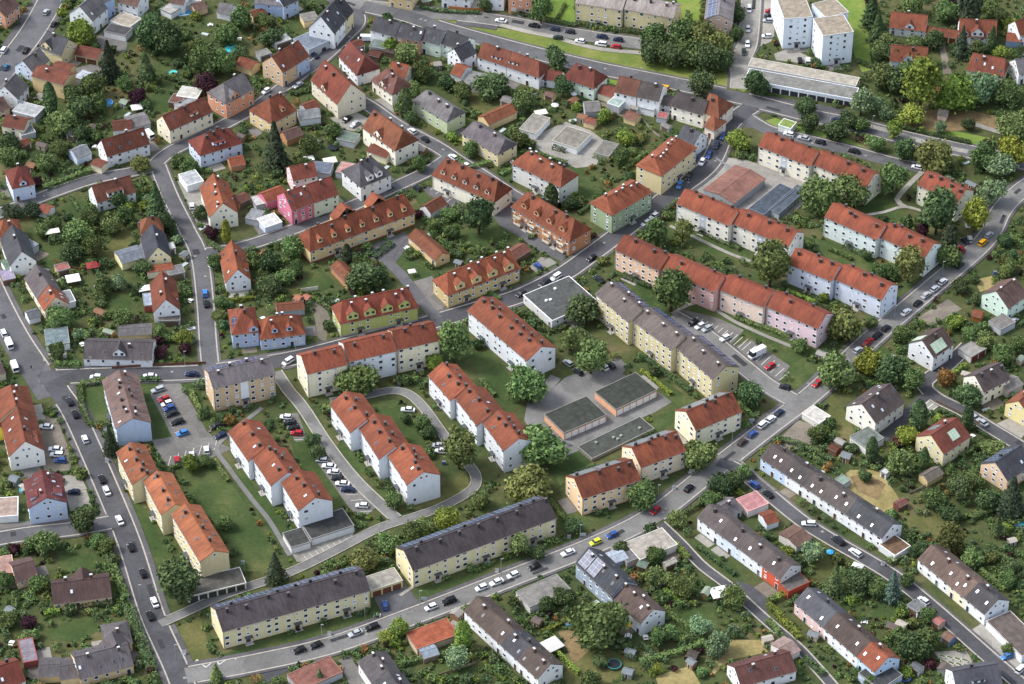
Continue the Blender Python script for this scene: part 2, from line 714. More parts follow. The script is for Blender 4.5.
        if solar:
            for sgn in (-1, 1):
                if solar[0] != ('n' if sgn < 0 else 'f'):
                    continue
                R = Matrix.Rotation(-sgn * math.atan(tp) if sgn > 0 else math.atan(tp), 4, 'X')
                Y0, Y1 = solar[1:3]
                X0, X1 = (solar[3:5] if len(solar) > 4 else (0.03, 0.97))
                npan = max(1, int((X1 - X0) * L / (solar[5] if len(solar) > 5 else 7)))
                ln = (X1 - X0) * L / npan
                hgt = (Y1 - Y0) * ww / 2 / math.cos(math.atan(tp))
                for i in range(npan):
                    mb = MB()
                    mb.box(-ln / 2 + .25, ln / 2 - .25, -hgt / 2, hgt / 2, 0.02, 0.12, 0)
                    x = -L / 2 + X0 * L + (i + .5) * ln
                    y = sgn * (ww / 2) * (1 - (Y0 + Y1) / 2)
                    link('solar_panel', mb.mesh('solar_panel', [solm or SOLAR]), rf, Matrix.Translation((x, y, zr(x, y) + .04)) @ R)
        for gx0, gx1, gy0, gy1, sgn in glaz:
            R = Matrix.Rotation(-sgn * math.atan(tp), 4, 'X')
            mb = MB()
            a_, b_ = (gx1 - gx0) * L / 2, (gy1 - gy0) * ww / 4 / math.cos(math.atan(tp))
            mb.box(-a_, a_, -b_, b_, 0.02, .14, 0)
            for q in (-.5, 0, .5):
                mb.box(q * a_ * 1.3 - .06, q * a_ * 1.3 + .06, -b_, b_, .14, .2, 1)
            x, y = (gx0 + gx1 - 1) / 2 * L, sgn * ww / 2 * (1 - (gy0 + gy1) / 2)
            link('glass_panel', mb.mesh('glass_panel', [plain('#A5B8A2', .2, .4), plain('#C8CEC8', .5)]), rf, Matrix.Translation((x, y, zr(x, y) + .04)) @ R)
        # dormers and cross gables
        def dormer(x, width, sgn, kind, depth, hgt, wcol_):
            """kind g: gabled, s: flat sloped roof; front face at distance depth up the slope"""
            yf = (ww / 2 - depth)
            zf = he + depth * tp
            tpd = math.tan(math.radians(42))
            top = zf + hgt
            yb = max(0.0, yf - hgt / max(tp, .2)) if kind == 's' else max(0.0, yf - (hgt + width / 2 * tpd) / max(tp, .2))
            hw = width / 2
            mb = MB()
            y0_, y1_ = -yf, -yb
            ap = top + hw * tpd
            if kind == 'g':
                mb.poly([(x - hw, y0_, zf - .3), (x + hw, y0_, zf - .3), (x + hw, y0_, top), (x, y0_, ap), (x - hw, y0_, top)], 0)
                mb.poly([(x + hw, y0_, zf - .3), (x + hw, y1_, zf - .3), (x + hw, y1_, top), (x + hw, y0_, top)], 0)
                mb.poly([(x - hw, y1_, zf - .3), (x - hw, y0_, zf - .3), (x - hw, y0_, top), (x - hw, y1_, top)], 0)
                e = .18
                mb.slab([[(x - hw - e, y0_ - e, top - e * tpd + .1), (x, y0_ - e, ap + .1), (x, y1_, ap + .1), (x - hw - e, y1_, top - e * tpd + .1)][::-1],
                         [(x, y0_ - e, ap + .1), (x + hw + e, y0_ - e, top - e * tpd + .1), (x + hw + e, y1_, top - e * tpd + .1), (x, y1_, ap + .1)][::-1]], .1, 1)
            else:
                e = .15
                mb.box(x - hw, x + hw, y0_, y1_, zf - .3, top, 0)
                mb.slab([[(x - hw - e, y0_ - e, top + .02), (x + hw + e, y0_ - e, top + .02), (x + hw + e, y1_, top + .12 + (y1_ - y0_) * .1), (x - hw - e, y1_, top + .12 + (y1_ - y0_) * .1)]], .1, 1)
            nw = max(1, int(width / 1.9))
            for q in range(nw):
                xx = x - hw + width * (q + .5) / nw
                a = min(.5, width / nw * .32)
                zc = zf + hgt * .62
                mb.box(xx - a, xx + a, y0_ - .05, y0_ + .01, zc - .5, zc + .5, 2)
                mb.box(xx - a - .08, xx + a + .08, y0_ - .03, y0_ + .01, zc - .6, zc - .52, 3)
            Mx = Matrix.Rotation(math.pi, 4, 'Z') if sgn > 0 else Matrix.Identity(4)
            if sgn > 0:
                Mx = Matrix.Translation((2 * x, 0, 0)) @ Mx
            link('dormer', mb.mesh('dormer', [wall_mat(wcol_), roof_mat(rcol), GLASS, FRAME]), rf, Mx)
        for i in range(dm):
            x = -L / 2 + hl * .7 + (L - .7 * (hl + hr)) * (i + .5) / dm
            dormer(x, dmw, dside, 'g', ww * .12 if dmd is None else dmd, dmh, dmc or wcol)
        for cr in cross:
            fx, cw, kd = cr[:3]
            sg = cr[3] if len(cr) > 3 else -1
            if len(cr) > 4 and cr[4] != si:
                continue
            dep = cr[5] if len(cr) > 5 else (0.35 if kd == 'g' else ww * .13)
            dormer((fx - .5) * L, cw, sg, kd, dep, cr[6] if len(cr) > 6 else (.9 if cw > 3 else 1.2), dmc or wcol)
        # windows and doors, on the sides that face the air camera
        sh = (zw - 0.5) / st
        sides = []
        if loc_cam.y < -.02: sides.append(('n', x1 - x0, Matrix.Translation((0, y0, 0)), 0))
        if loc_cam.y > .02: sides.append(('f', x1 - x0, Matrix.Translation((0, y1, 0)) @ Matrix.Rotation(math.pi, 4, 'Z'), 0))
        if loc_cam.x < -.05: sides.append(('l', y1 - y0, Matrix.Translation((x0, 0, 0)) @ Matrix.Rotation(-math.pi / 2, 4, 'Z'), hl < .01))
        if loc_cam.x > .05: sides.append(('r', y1 - y0, Matrix.Translation((x1, 0, 0)) @ Matrix.Rotation(math.pi / 2, 4, 'Z'), hr < .01))
        for sd_, ln, MS, gab in sides:
            if sd_ in blind:
                continue
            inner = len(fr) > 1 and ((sd_ == 'l' and si > 0) or (sd_ == 'r' and si < len(fr) - 1))
            if inner:
                continue
            if doors and sd_ == 'n':
                dw = (ln - .5) / doors
                for i in range(doors):
                    link('garage_door_or_bay_shade', garage_door_mesh(dw - .45, min(2.2, he - .45), doorc), root, ML @ MS @ Matrix.Translation((-ln / 2 + .25 + dw * (i + .5), 0, 0)))
                continue
            if not win:
                continue
            longside = sd_ in 'nf'
            ww_, wh_ = wsz or ((1.15, 1.3) if apt else (1.0, 1.25))
            if apt and longside:
                nb = max(1, round(ln / 17))
                xs = []
                for bI in range(nb):
                    cx = -ln / 2 + ln * (bI + .5) / nb
                    hb = ln / nb / 2
                    k = max(1, int((hb - 1.9) / 2.5))
                    for q in range(k):
                        off = 2.7 + (hb - 3.9) * q / max(1, k - 1)
                        xs += [cx - off, cx + off]
                    # stair well: half-level windows, entrance with canopy
                    for r in range(st - 1):
                        link('window', window_mesh(.9, .75), root, ML @ MS @ Matrix.Translation((cx, 0, .9 + sh * (r + 1) + .35)))
                    link('door', door_mesh(1.4, 2.15), root, ML @ MS @ Matrix.Translation((cx, 0, .15)))
                    mb = MB()
                    mb.box(-1.2, 1.2, -1.35, 0, 2.5, 2.66, 0)
                    mb.box(-1.15, -1.05, -1.25, -1.15, 0, 2.5, 0)
                    mb.box(1.05, 1.15, -1.25, -1.15, 0, 2.5, 0)
                    mb.box(-1.3, 1.3, -1.5, 0, 0.0, .14, 1)
                    link('entrance_canopy', mb.mesh('entrance_canopy', [plain('#4E5257', .5), plain('#A5A29C', .9)]), root, ML @ MS @ Matrix.Translation((cx, 0, 0)))
                    if stair:
                        mb = MB()
                        mb.box(-1.3, 1.3, -.04, .02, 2.8, zw - .25, 0)
                        link('stair_panel', mb.mesh('stair_panel', [wall_mat(stair)]), root, ML @ MS @ Matrix.Translation((cx, 0, 0)))
                    if balc:
                        for r, bo in [(r_, o_) for r_ in range(st) for o_ in (-3.5, 3.5)]:
                            mb = MB()
                            mb.box(-1.6, 1.6, -1.2, 0, 0, .14, 1)
                            mb.box(-1.6, 1.6, -1.2, -1.12, .14, 1.0, 0)
                            mb.box(-1.6, -1.52, -1.12, 0, .14, 1.0, 0)
                            mb.box(1.52, 1.6, -1.12, 0, .14, 1.0, 0)
                            link('balcony', mb.mesh('balcony', [plain('#D9CDB4', .7), plain('#9A9A98', .8)]), root, ML @ MS @ Matrix.Translation((cx + bo, 0, .5 + sh * r)))
                for r in range(st):
                    for x in xs:
                        if rng.random() < .06:
                            continue
                        a = rng.choice((ww_, ww_, 1.5, .8))
                        link('window', window_mesh(a, wh_), root, ML @ MS @ Matrix.Translation((x, 0, .55 + sh * (r + .58))))
            else:
                e = 1.5 if longside else 2.2
                spx = sp if longside else (4.6 if apt else 2.9)
                xs = facade_rows(0, ln, rng, spx, e)
                if apt and not longside and rng.random() < .35:
                    xs = xs[:1]
                dx = rng.randrange(len(xs)) if xs and longside and sd_ == 'n' else -1
                for r in range(st):
                    for i, x in enumerate(xs):
                        z = .4 + sh * (r + .6)
                        if r == 0 and i == dx:
                            link('door', door_mesh(1.1, 2.1, rng.choice(('#4A3A32', '#6B4A33', '#7A7F84', '#35404A'))), root, ML @ MS @ Matrix.Translation((x, 0, .1)))
                            continue
                        if rng.random() < .1:
                            continue
                        a = rng.choice((ww_, ww_, ww_ * .8, ww_ * 1.3))
                        link('window', window_mesh(round(a, 2), wh_), root, ML @ MS @ Matrix.Translation((x, 0, z)))
                if gab and rise > 2.4:
                    q = (-.9, .9) if rise > 3.2 else (0,)
                    for x in q:
                        link('window', window_mesh(.9, 1.0), root, ML @ MS @ Matrix.Translation((x, 0, zw + rise * .3)))
    if ref:
        ANCH.append((short, cen.x, cen.y, [(f[0].inverted(), f[1] / 2, f[2] / 2) for f in fr]))
    return root


def row_units(A, B, fr):
    """split an eave line into neighbouring units"""
    out = []
    for a, b in zip(fr[:-1], fr[1:]):
        out.append([(A[0] + (B[0] - A[0]) * a, A[1] + (B[1] - A[1]) * a, A[0] + (B[0] - A[0]) * b, A[1] + (B[1] - A[1]) * b)])
    return out
# ------------------------------------------------------------------ buildings of the town (eave lines as surveyed from the air photograph)
RO, RR, RM, RB, RG, RD, RP, RT = '#B2553B', '#93473A', '#8A3A42', '#6B4F47', '#757173', '#494A50', '#5F5455', '#A8583E'
OR_ = '#C4603F'
WH, CR, YE, PE, PK, LP, SA, GR, LI, MI, BL, LB, BE, BK, TN, GY, CW = ('#E6E9EC', '#E9DFC2', '#D6C99F', '#E4B592', '#CB7C92', '#E6C9C8', '#D39C80',
    '#9FB28D', '#AEB472', '#CFE0D2', '#AFC3E4', '#CBD8EC', '#DEC697', '#B78765', '#CDB292', '#B4B8BE', '#EFEAD8')
APT = dict(name='apartment_building', cat='apartment building', apt=True, st=3, pitch=30)
AW = 'orange roofed apartment blocks'


def apt(short, segs, w, he, rc, wc, extra='', **k):
    kw = dict(APT)
    kw.update(k)
    p = kw.pop('pitch')
    return building(short, segs, w, he, p, rc, wc, extra, **kw)


def shed(short, A, w, he, rc, wc, extra='', pitch=18, flat=False, **k):
    kw = dict(name='shed', cat='shed', ch=0, win=False, st=1)
    kw.update(k)
    return building(short, [A], w, he, pitch, rc, wc, extra, flat=flat, **kw)


def garage(short, A, w, he, rc, wc, extra='', doors=4, **k):
    kw = dict(name='garage', cat='garage', ch=0, win=False, st=1, flat=True, doors=doors, pitch=9)
    kw.update(k)
    p = kw.pop('pitch')
    return building(short, [A], w, he, p, rc, wc, extra, **kw)


def house(short, A, w, he, pitch, rc, wc, extra='', **k):
    return building(short, [A], w, he, pitch, rc, wc, extra, **k)


# --- top left quarter
house('salmon house by top avenue', (5.5, 17, 20, 5), 9, 5.5, 40, RB, SA, 'with grey roof')
house('white villa beyond yellow house', (92.5, 21, 108, 8), 11, 6.5, 42, RG, WH, 'under a steep grey roof', sky=3)
house('tall pale blue house', (101, 5, 115, -3), 10, 8, 30, RG, BL, 'rising behind the white villa')
garage('dark topped white garage', (103.5, 31, 125.5, 36), 6, 2.8, '#5A5A5C', WH, 'below the pale terrace', doors=3, doorc='#DADADA')
shed('pale flat terrace roof', (110, 21, 129, 28), 8, 2.6, '#B5AD9F', WH, 'behind the dark topped garage', flat=True, fascia='#D8D6D0')
house('white house with green doors', (117, 2, 137, 7), 9, 6, 35, RB, WH, 'at the top edge by trees')
shed('white roofed garden garage', (160, 9, 171, 14), 6, 2.6, '#B9B6B0', WH, 'among trees at the top', flat=True)
house('white house near rectangular pool', (170, 3, 184, 5), 8, 4.5, 38, RB, WH, 'under a brown roof')
shed('long white flat roof', (182, 5, 201, 4), 7, 3, '#C9C7C2', GY, 'behind the rectangular pool', flat=True, fascia='#D9D9D6')
shed('brown roofed pool house', (196, 11, 208, 7), 6, 2.8, RB, TN, 'beside the rectangular pool')
shed('grey gabled garden cottage', (216, 12, 230, 15), 7, 3, RG, WH, 'with white walls near the top edge', pitch=35)
house('yellow cross gabled house', (39, 47, 61, 56), 10, 5, 44, RD, YE, 'with a dark roof', cross=[(.3, 5, 'g')])
house('red roofed yellow annex', (74, 54.5, 97, 59.5), 7, 3, 28, RR, YE, 'joined to the cross gabled house', ch=0, doors=2, doorc='#5A4030')
house('small grey blue cottage', (33, 73, 50, 60), 9, 4, 42, RG, LB, 'near the top avenue')
house('blank walled cream house', (31, 76, 63, 85), 9, 6.5, 22, RR, BE, 'with a brown red roof', win=False)
shed('orange roofed rear annex', (51, 69, 69, 73), 6, 4, RR, BE, 'behind the blank walled cream house', pitch=22)
shed('white flat canopy roof', (73, 77, 85, 81), 6, 3, '#C5CCD6', GY, 'beside the blank walled cream house', flat=True)
house('white house with ash roof', (17.5, 99, 29, 86), 10, 5, 42, RG, WH, 'near the left edge')
house('tan cottage at left edge', (-4, 113, 10, 108), 9, 4, 30, RB, TN, 'under a brown roof')
shed('pale grey flat carport', (12, 111, 35, 117), 7, 3, '#B5B7BA', GY, 'below the ash roofed white house', flat=True, fascia='#D5D5D5')
shed('stepped grey carport', (21, 136, 36, 132), 11, 2.6, '#85888C', GY, 'beside the cream bungalow', flat=True, fascia='#B5B5B5')
house('cream bungalow at left edge', (1, 126, 24, 130), 8, 4, 26, RR, CR, 'with a brown red roof')
house('white house with crimson hip', (12, 189, 35.5, 184), 12, 6, 38, '#9E3F3B', LB, 'roof at the left edge', hip=(4, 4), cross=[(.5, 2.4, 'g')])
house('white gabled twin house', (107, 157, 150, 144), 9, 5, 46, RR, WH, 'with a dark red roof', sky=4, cross=[])
shed('red lean-to porch', (90, 164, 101, 168), 4.5, 3, RR, CR, 'on the end of the white gabled twin house', pitch=15)
shed('pale grey gabled cabin', (77, 159, 92, 153), 7, 3, '#8B9096', LB, 'left of the red lean-to porch', pitch=28)
shed('orange roofed yard building', (113, 131, 133, 129), 7, 3.2, RR, WH, 'behind the white gabled twin house', pitch=24)
shed('grey roofed yard building', (131, 128, 151, 123), 8, 3, RG, GY, 'next to a white van', pitch=16)
house('long cream and white house', (170, 131, 213, 112), 9, 6, 44, RR, CR, 'along the sloping street', cross=[(.62, 3.4, 's')], sky=2)
shed('white slab garden roof', (176, 96, 197, 99), 7, 2.8, '#D2CFC6', RB, 'behind the long cream house', flat=True, fascia='#DDD')
shed('brown slab garden roof', (168, 102, 181, 104), 6, 2.6, '#7A5A50', RB, 'beside the white slab roof', flat=True)
house('salmon house with grey dormer', (226, 104, 254, 89), 11, 7, 40, RG, SA, 'and hip roof', hip=(4, 0), cross=[(.35, 4, 'g')])
house('orange roofed hut by hedge', (235, 64, 251, 70), 6, 3, 28, RO, BE, 'near the purple tree', ch=0, win=False)
house('blue and yellow twin house', (200, 156, 243, 143), 11, 5.5, 42, '#A8463B', LB, 'under a red hip roof', hip=(5, 5), dm=0, cross=[(.52, 4, 's')], sky=2, ch=4, chm=CH_DARK)
house('big red hip house', (272, 124, 297, 110.5), 13, 6, 42, RO, BE, 'beside the dark conifer', hip=(5, 2), ch=2, dm=1)
house('brown roofed outbuilding', (287, 140, 304, 134), 6, 3, 28, RB, BK, 'under the big red hip house', ch=0, win=False)
shed('orange roofed street garage', (231, 167, 246, 164), 6, 2.5, RO, BK, 'beside the blue and yellow twin house', pitch=26)
house('pastel blue roadside house', (254, 3, 283, 6), 9, 6, 32, RG, BL, 'at the top edge', sky=2)
house('slate roofed blue house', (284, 7, 299, 0), 9, 6, 40, RD, BL, 'next to the roadside conifer')
house('white steep gabled house', (334.5, 34, 346, 20), 11, 7, 50, RD, WH, 'with slate roof', sky=3)
house('yellow end house', (346.5, 19.5, 354, 11), 11, 7.2, 48, RD, YE, 'joined to the white steep gabled house', og=.02)
shed('blue grey flat workshop', (309, 50, 331, 40), 10, 3.4, '#7D8794', GY, 'left of the white steep gabled house', flat=True, fascia='#9AA3AD')
shed('beige garden shed', (304, 22, 319, 19), 6, 3, '#8D8A84', BE, 'near the pastel blue house', flat=True)
house('tan house on the bend', (283, 73, 297, 64.5), 11, 6.5, 42, RR, TN, 'with brown red roof', sky=1, og=.05)
house('powder blue half house', (297.2, 64.3, 310, 56), 11, 6.5, 42, RR, BL, 'joined to the tan house', sky=1, og=.05)
house('white house with russet roof', (338, 56, 357, 75.5), 10, 5, 45, '#8B3D38', WH, 'above the carport', hip=(0, 3), sky=2)
house('cream house with slate hip', (371, 80, 392, 95), 10, 5, 42, '#84544A', CW, 'and reddish corners', hip=(3, 3), ch=2, sky=2, cross=[(.5, 4, 'g')])
house('orange roofed back cottage', (387, 73, 405, 78), 8, 4.5, 38, RO, CR, 'behind the cream slate hip house', sky=1)
house('tall green gabled house', (310.5, 80, 337, 104.5), 12.5, 6.5, 48, '#9A4234', MI, 'with peach end wall and red roof', wcs=['#DDD3BC'], cross=[(.45, 3, 'g')], ch=3, st=2)
house('slate roofed row end', (370, 30, 395, 37), 9, 6, 38, RD, WH, 'first house of the white row on the ring road', og=.03)
house('salmon row house', (395.3, 36.5, 419.5, 42), 9, 6, 38, RD, SA, 'second in the row below the ring road', og=.03, sky=3)
house('mint row house', (420, 40, 440, 45), 9, 6, 38, RD, MI, 'third in the row below the ring road', og=.03, sky=2)
house('pale green row house', (441, 43.5, 463, 51), 9, 6, 38, RD, '#DCE8DC', 'fourth in the row below the ring road', og=.03)
house('white cross row house', (461, 61, 477, 53), 8, 5.5, 42, RD, WH, 'turned across the ring road row', sky=0)
house('white red roofed row house', (477, 57, 506, 66.5), 9, 5.5, 42, RR, WH, 'with a wide dormer', og=.03, cross=[(.6, 4, 's')])
house('white brick roofed row house', (506.3, 66.5, 539, 78), 9, 5.5, 42, RR, WH, 'at the end of the white row', og=.03, cross=[(.15, 4, 's')], hip=(0, 3))
shed('orange roofed cabin', (450, 73, 461, 77), 8, 3, RO, WH, 'in gardens behind the row houses', pitch=30)
shed('grey flat yard roof', (462, 83, 483, 88), 9, 2.8, '#8C8C8A', GY, 'between garden trees and the white row', flat=True)
house('sage green hipped house', (412, 100.5, 447, 122), 9.5, 6, 38, RG, '#BCC9A6', 'under a grey roof', hip=(2.5, 1.5), ch=3, sp=3.4)
house('yellow ash roofed house', (461, 133, 498, 155), 10, 5.5, 36, '#6E666B', YE, 'opposite the sage green house', hip=(1.5, 1.5), ch=2)
shed('long tiled garden barn', (489, 125, 518, 112), 7, 3, RT, BE, 'behind the yellow ash roofed house', pitch=28)
house('cream house with russet gable', (362, 127.5, 395, 151), 11, 7, 45, RT, CW, 'on the side street', cross=[(.45, 4.5, 'g')], ch=3, hip=(0, 2))
shed('red tiled porch building', (366, 151, 386, 158), 6, 3.2, RR, CR, 'in front of the cream russet gabled house', pitch=20)
shed('grey cabin with white wall', (300, 120, 321, 117), 7, 3, '#84878A', WH, 'below the tall green gabled house', pitch=22)
shed('orange lean-to building', (307, 112, 321, 107), 6, 3.5, RR, GY, 'beside the grey cabin', pitch=25)
garage('green roofed garage', (336, 139, 354, 143), 6, 2.6, '#7B8A80', GY, 'with a pale wall in gardens', doors=0)
shed('blue grey garden hut', (309, 172, 330, 174), 7, 2.6, '#77808E', GY, 'below a small lawn', flat=True)
shed('pale pink flat roof', (335, 172, 352, 175), 7, 2.6, '#C79A94', GY, 'by the slate roofed white villa', flat=True)
house('white slate villa', (360.5, 187.5, 392, 174.5), 12.7, 6.4, 42, '#57555A', WH, 'with white dormers', hip=(4, 4), cross=[(.36, 2.6, 'g', -1, 0, .7, 1.9), (.64, 2.6, 'g', -1, 0, .7, 1.9)], name='villa', ch=3)
# --- along the ring road, top middle
apt('salmon flat topped block', [(508, -6, 533, -4)], 12, 9, '#777', SA, 'at the top edge', flat=True, wsz=(1.6, 1.4))
house('white house by salmon block', (485, -4, 504, -3), 9, 6.5, 35, RG, WH, 'at the top edge')
house('white top edge house', (441, -3, 470, 0), 9, 5, 35, RG, WH, 'near an orange fence')
house('beige top edge house', (388, -4, 412, 0), 9, 5, 35, RG, BE, 'above the upper road')
apt('yellow ash roofed apartments', [(575, 3, 622.5, 10.5), (623.5, 9, 673, 18.5)], 11, 9, '#9C928C', YE, 'facing the parked cars', sky=0, ch=6, pitch=24)
apt('pinkish grey gabled apartments', [(733, 21, 736.5, -12)], 11, 8.5, '#8A8284', '#CFB5A4', 'beside the big tree clump', pitch=24, solar=('f', .15, .8, .0, .8))
house('red hip house on ring road', (562, 77.5, 594, 89), 10, 5.5, 44, '#A3493F', MI, 'with mint walls', hip=(3, 3), ch=2)
house('low red roofed link', (541, 79, 560, 82), 7, 3.5, 32, '#93403C', WH, 'left of the red hip house', ch=0)
shed('narrow red roofed annex', (597, 93, 613, 98), 7, 3, '#A04A40', CR, 'right of the red hip house', pitch=25)
house('russet roofed white house', (614, 92, 636, 97), 10, 6.5, 40, '#8A4E44', WH, 'with a glass annex', og=.03)
shed('pale green glass annex', (619, 107, 629, 97), 5, 3.4, '#A9BBB6', GY, 'on the yard side of the russet roofed house', flat=True, fascia='#D8DEDD')
house('dark roofed white house', (637, 97, 659, 101.5), 10, 6.5, 38, '#59504F', WH, 'beside the russet roofed house', og=.03)
shed('white garden awning building', (637, 107, 654, 111), 5, 2.8, '#D3D8DE', WH, 'below the dark roofed white house', flat=True)
house('low dark roofed workshop', (659, 104, 683, 109), 7, 4, 25, '#564F4F', GY, 'in the ring road row', ch=0)
house('white brown roofed row house', (671, 106, 703, 115.5), 9, 6, 40, '#554C4C', CW, 'with a dark roof')
house('orange hip corner house', (701, 112, 719, 118.5), 11, 6.2, 44, '#A8573F', '#EADCCD', 'at the road junction', hip=(0, 4), og=.03, sky=1)
house('low orange corner wing', (704, 126.5, 714.5, 131), 8, 4.2, 34, '#A8573F', '#EADCCD', 'in front of the hip corner house', hip=(0, 3), ch=0, st=1)
garage('grey topped double garage', (536, 134, 550.5, 118), 7, 2.6, '#99958C', WH, 'standing alone at the yard edge', doors=2, doorc='#E2E4E8', fascia='#B5B0A8')
garage('wide grey roofed garage', (577, 149, 592, 134), 10.5, 2.6, '#8D897F', WH, 'in the middle of the concrete yard', doors=3, doorc='#E2E4E8', fascia='#B5B0A8')
garage('low mossy flat garage', (609, 157, 619, 144), 6, 2.4, '#85827B', GY, 'at the right side of the yard', doors=0)
house('slate roofed yard house', (677, 137, 694, 145), 8, 5.5, 40, '#4E5058', WH, 'behind the orange yellow block')
shed('brown tiled garden shed', (623, 117, 635, 121), 5, 2.6, '#8A5A48', BE, 'among allotments', pitch=22)
shed('small red roofed shed', (583, 122, 594, 125), 4, 2.4, '#A05248', BE, 'among allotments near the garages', pitch=22)
shed('weathered grey shed', (585, 112, 601, 111), 7, 3, '#8B8784', GY, 'behind the small red roofed shed', pitch=25)
shed('pink awning shed', (656, 117, 666, 119), 4, 2.4, '#B06A68', GY, 'under the white brown roofed row house', flat=True)
shed('red and grey lean-to', (678, 113, 687, 116), 4, 2.6, '#9A5648', GY, 'against the white brown roofed row house', pitch=15)
# --- centre
apt('orange roofed yellow block', [(662, 176.5, 697.5, 147.5)], 11.5, 8.5, RO, YE, 'near the road junction', hip=(3.5, 3.5), ch=6, chm=CH_WHITE, pitch=32)
apt('white hip roofed block', [(511, 163, 560.5, 187.5)], 10.5, 7.5, RO, '#DADCD8', 'beside the orange brick block', hip=(3.5, 3.5), ch=6, pitch=38)
apt('ivory block with dormers', [(431, 175, 494, 203)], 11, 6, RO, CW, 'on the side street', st=2, dm=5, pitch=46, hip=(2.5, 2.5), ch=4, chm=CH_DARK)
apt('orange brick block', [(510.5, 206.5, 569.5, 242)], 11, 6.3, RO, BK, 'with balconies', st=2, dm=4, dmw=2.6, dmh=1.6, balc=1, hip=(3, 3), pitch=44, ch=4, chm=CH_DARK)
apt('green hip roofed block', [(612, 216, 653, 192)], 11, 8, RO, '#9CB190', 'on the main street corner', hip=(3, 3), ch=5, chm=CH_WHITE, pitch=34)
apt('long beige gabled block', [(310, 252, 416, 213)], 10.5, 5.5, RO, BE, 'with a row of dormers', st=2, dm=7, dmw=1.7, dmh=1.6, pitch=47, hip=(3, 1.5), ch=4, chm=CH_DARK, cross=[(.42, 9, 'g', 1, 0, 1.2, 3.2), (.72, 7, 'g', 1, 0, 1.2, 3.4)], plinth='#7C4B3C')
house('pink gabled house', (292, 211, 314, 203), 11, 6.5, 40, '#9C4740', PK, 'with a red roof', og=.03, sky=4, st=3, ch=3, chm=CH_WHITE)
house('mint half of pink house', (314.3, 203, 339, 194.5), 11, 6.5, 40, '#9C4740', MI, 'under the same red roof', og=.03, st=3)
house('red roofed rear wing', (293, 181, 318, 176), 9, 6, 36, '#A04A3E', LP, 'behind the pink gabled house', ch=1)
shed('orange roofed pink shed', (267, 203, 288, 195), 7, 3.5, RO, PK, 'left of the pink gabled house', pitch=30)
garage('white roofed twin garage', (265, 228, 282.5, 222), 6.5, 2.6, '#DADCDA', LB, 'on the street below the pink gabled house', doors=2, doorc='#C8D3E4', fascia='#E4E4E4')
shed('white flat garden roof', (256, 206, 268, 203), 6, 2.5, '#CFD0CE', GY, 'beside the orange roofed pink shed', flat=True)
shed('grey strip shed', (258, 221, 265, 211), 5, 2.5, '#9A9DA0', GY, 'behind the white roofed twin garage', flat=True)
house('long orange courtyard barn', (407.5, 236.5, 435, 261), 6.5, 3, 34, RT, BE, 'with one white door', name='barn', cat='barn', ch=0, st=1, sp=7)
house('small white gabled barn', (431, 214, 448, 204), 6, 2.8, 35, '#9A523E', WH, 'beside a parking bay', name='barn', cat='barn', ch=0, win=False)
house('short orange courtyard barn', (330, 266.5, 346.5, 284), 5.5, 2.8, 32, RT, BK, 'under the big round tree', name='barn', cat='barn', ch=0, win=False)
shed('low orange roofed shed', (277, 312, 305, 309), 5, 2.6, RT, GY, 'behind the blue dormer house', pitch=22)
apt('mustard block with gables', [(448, 296, 521, 268.5)], 10.5, 5.5, RO, '#C9B483', 'on the main street', st=2, dm=4, dmw=3.6, dmh=2.0, dmd=.5, pitch=46, hip=(3, 1.5), ch=5, chm=CH_WHITE)
apt('lime green block', [(340, 324.5, 419, 307.5)], 10.5, 5.8, '#A6483A', LI, 'with lime dormers', st=2, dm=4, dmw=3.8, dmh=2.0, dmd=.5, pitch=46, hip=(2.5, 2.5), ch=4, chm=CH_WHITE, plinth='#8E9093')
house('blue dormer house', (260, 340, 306, 334), 10.5, 4.8, 44, RO, BL, 'with an orange hip roof', hip=(4, 4), dm=2, dmw=2, ch=4, chm=CH_WHITE)
house('pale blue corner house', (231.5, 335, 259.5, 332), 14, 6, 36, '#A84C38', BL, 'with an orange hip roof', hip=(5, 5), ch=3, cross=[(.8, 3, 'g')], solar=('n', .3, .8, 0.05, .3))
# --- left middle
house('white house above the street', (97, 203, 136, 192), 9, 4.3, 45, '#86473D', WH, 'with a wide red roof', sky=0, cross=[(.5, 6, 's', -1, 0, .5, 1.8)])
shed('tiny red roofed shed', (37, 211, 48, 214), 5, 2.4, '#A5503F', WH, 'with a white tarpaulin', pitch=25)
house('orange hip house at left', (-2, 238, 23, 234), 9, 5, 42, '#B85D42', CR, 'behind the slate gabled house', hip=(3, 3))
house('slate gabled house at left', (37, 261, 27, 234), 9.5, 5, 48, RD, WH, 'beside a green shed', ch=1)
shed('green roofed shed', (6, 270, 27, 264), 6, 2.5, '#6F8A74', WH, 'in front of the slate gabled house', pitch=8)
shed('lilac roofed shed', (3, 281, 16, 278), 6, 2.4, '#A79DB5', RB, 'at the left edge', flat=True)
shed('blue grey flat annex', (33, 248, 39, 244), 9, 3, '#8E98A8', GY, 'right of the slate gabled house', flat=True)
house('grey half of long cottage', (24, 278, 37, 299), 9, 4.2, 45, '#6B6264', CR, 'near the left road', og=.03, dside=1, dm=1)
house('orange half of long cottage', (37.2, 299.3, 44, 311), 9, 4.2, 45, '#BC5C40', '#E5D4BE', 'joined to the grey half', og=.03, sky=2)
shed('white rimmed flat terrace', (64, 304, 76, 301), 7, 2.6, '#8F9296', WH, 'beside the orange half cottage', flat=True, fascia='#E4E4E4')
shed('small slate hut', (29, 319.5, 41, 316), 5, 2.5, '#686C74', WH, 'with a red door near the left road', pitch=25)
shed('teal flat roofed hall', (46, 346, 70, 343), 9, 3, '#7F8E92', WH, 'at the bend of the left road', flat=True)
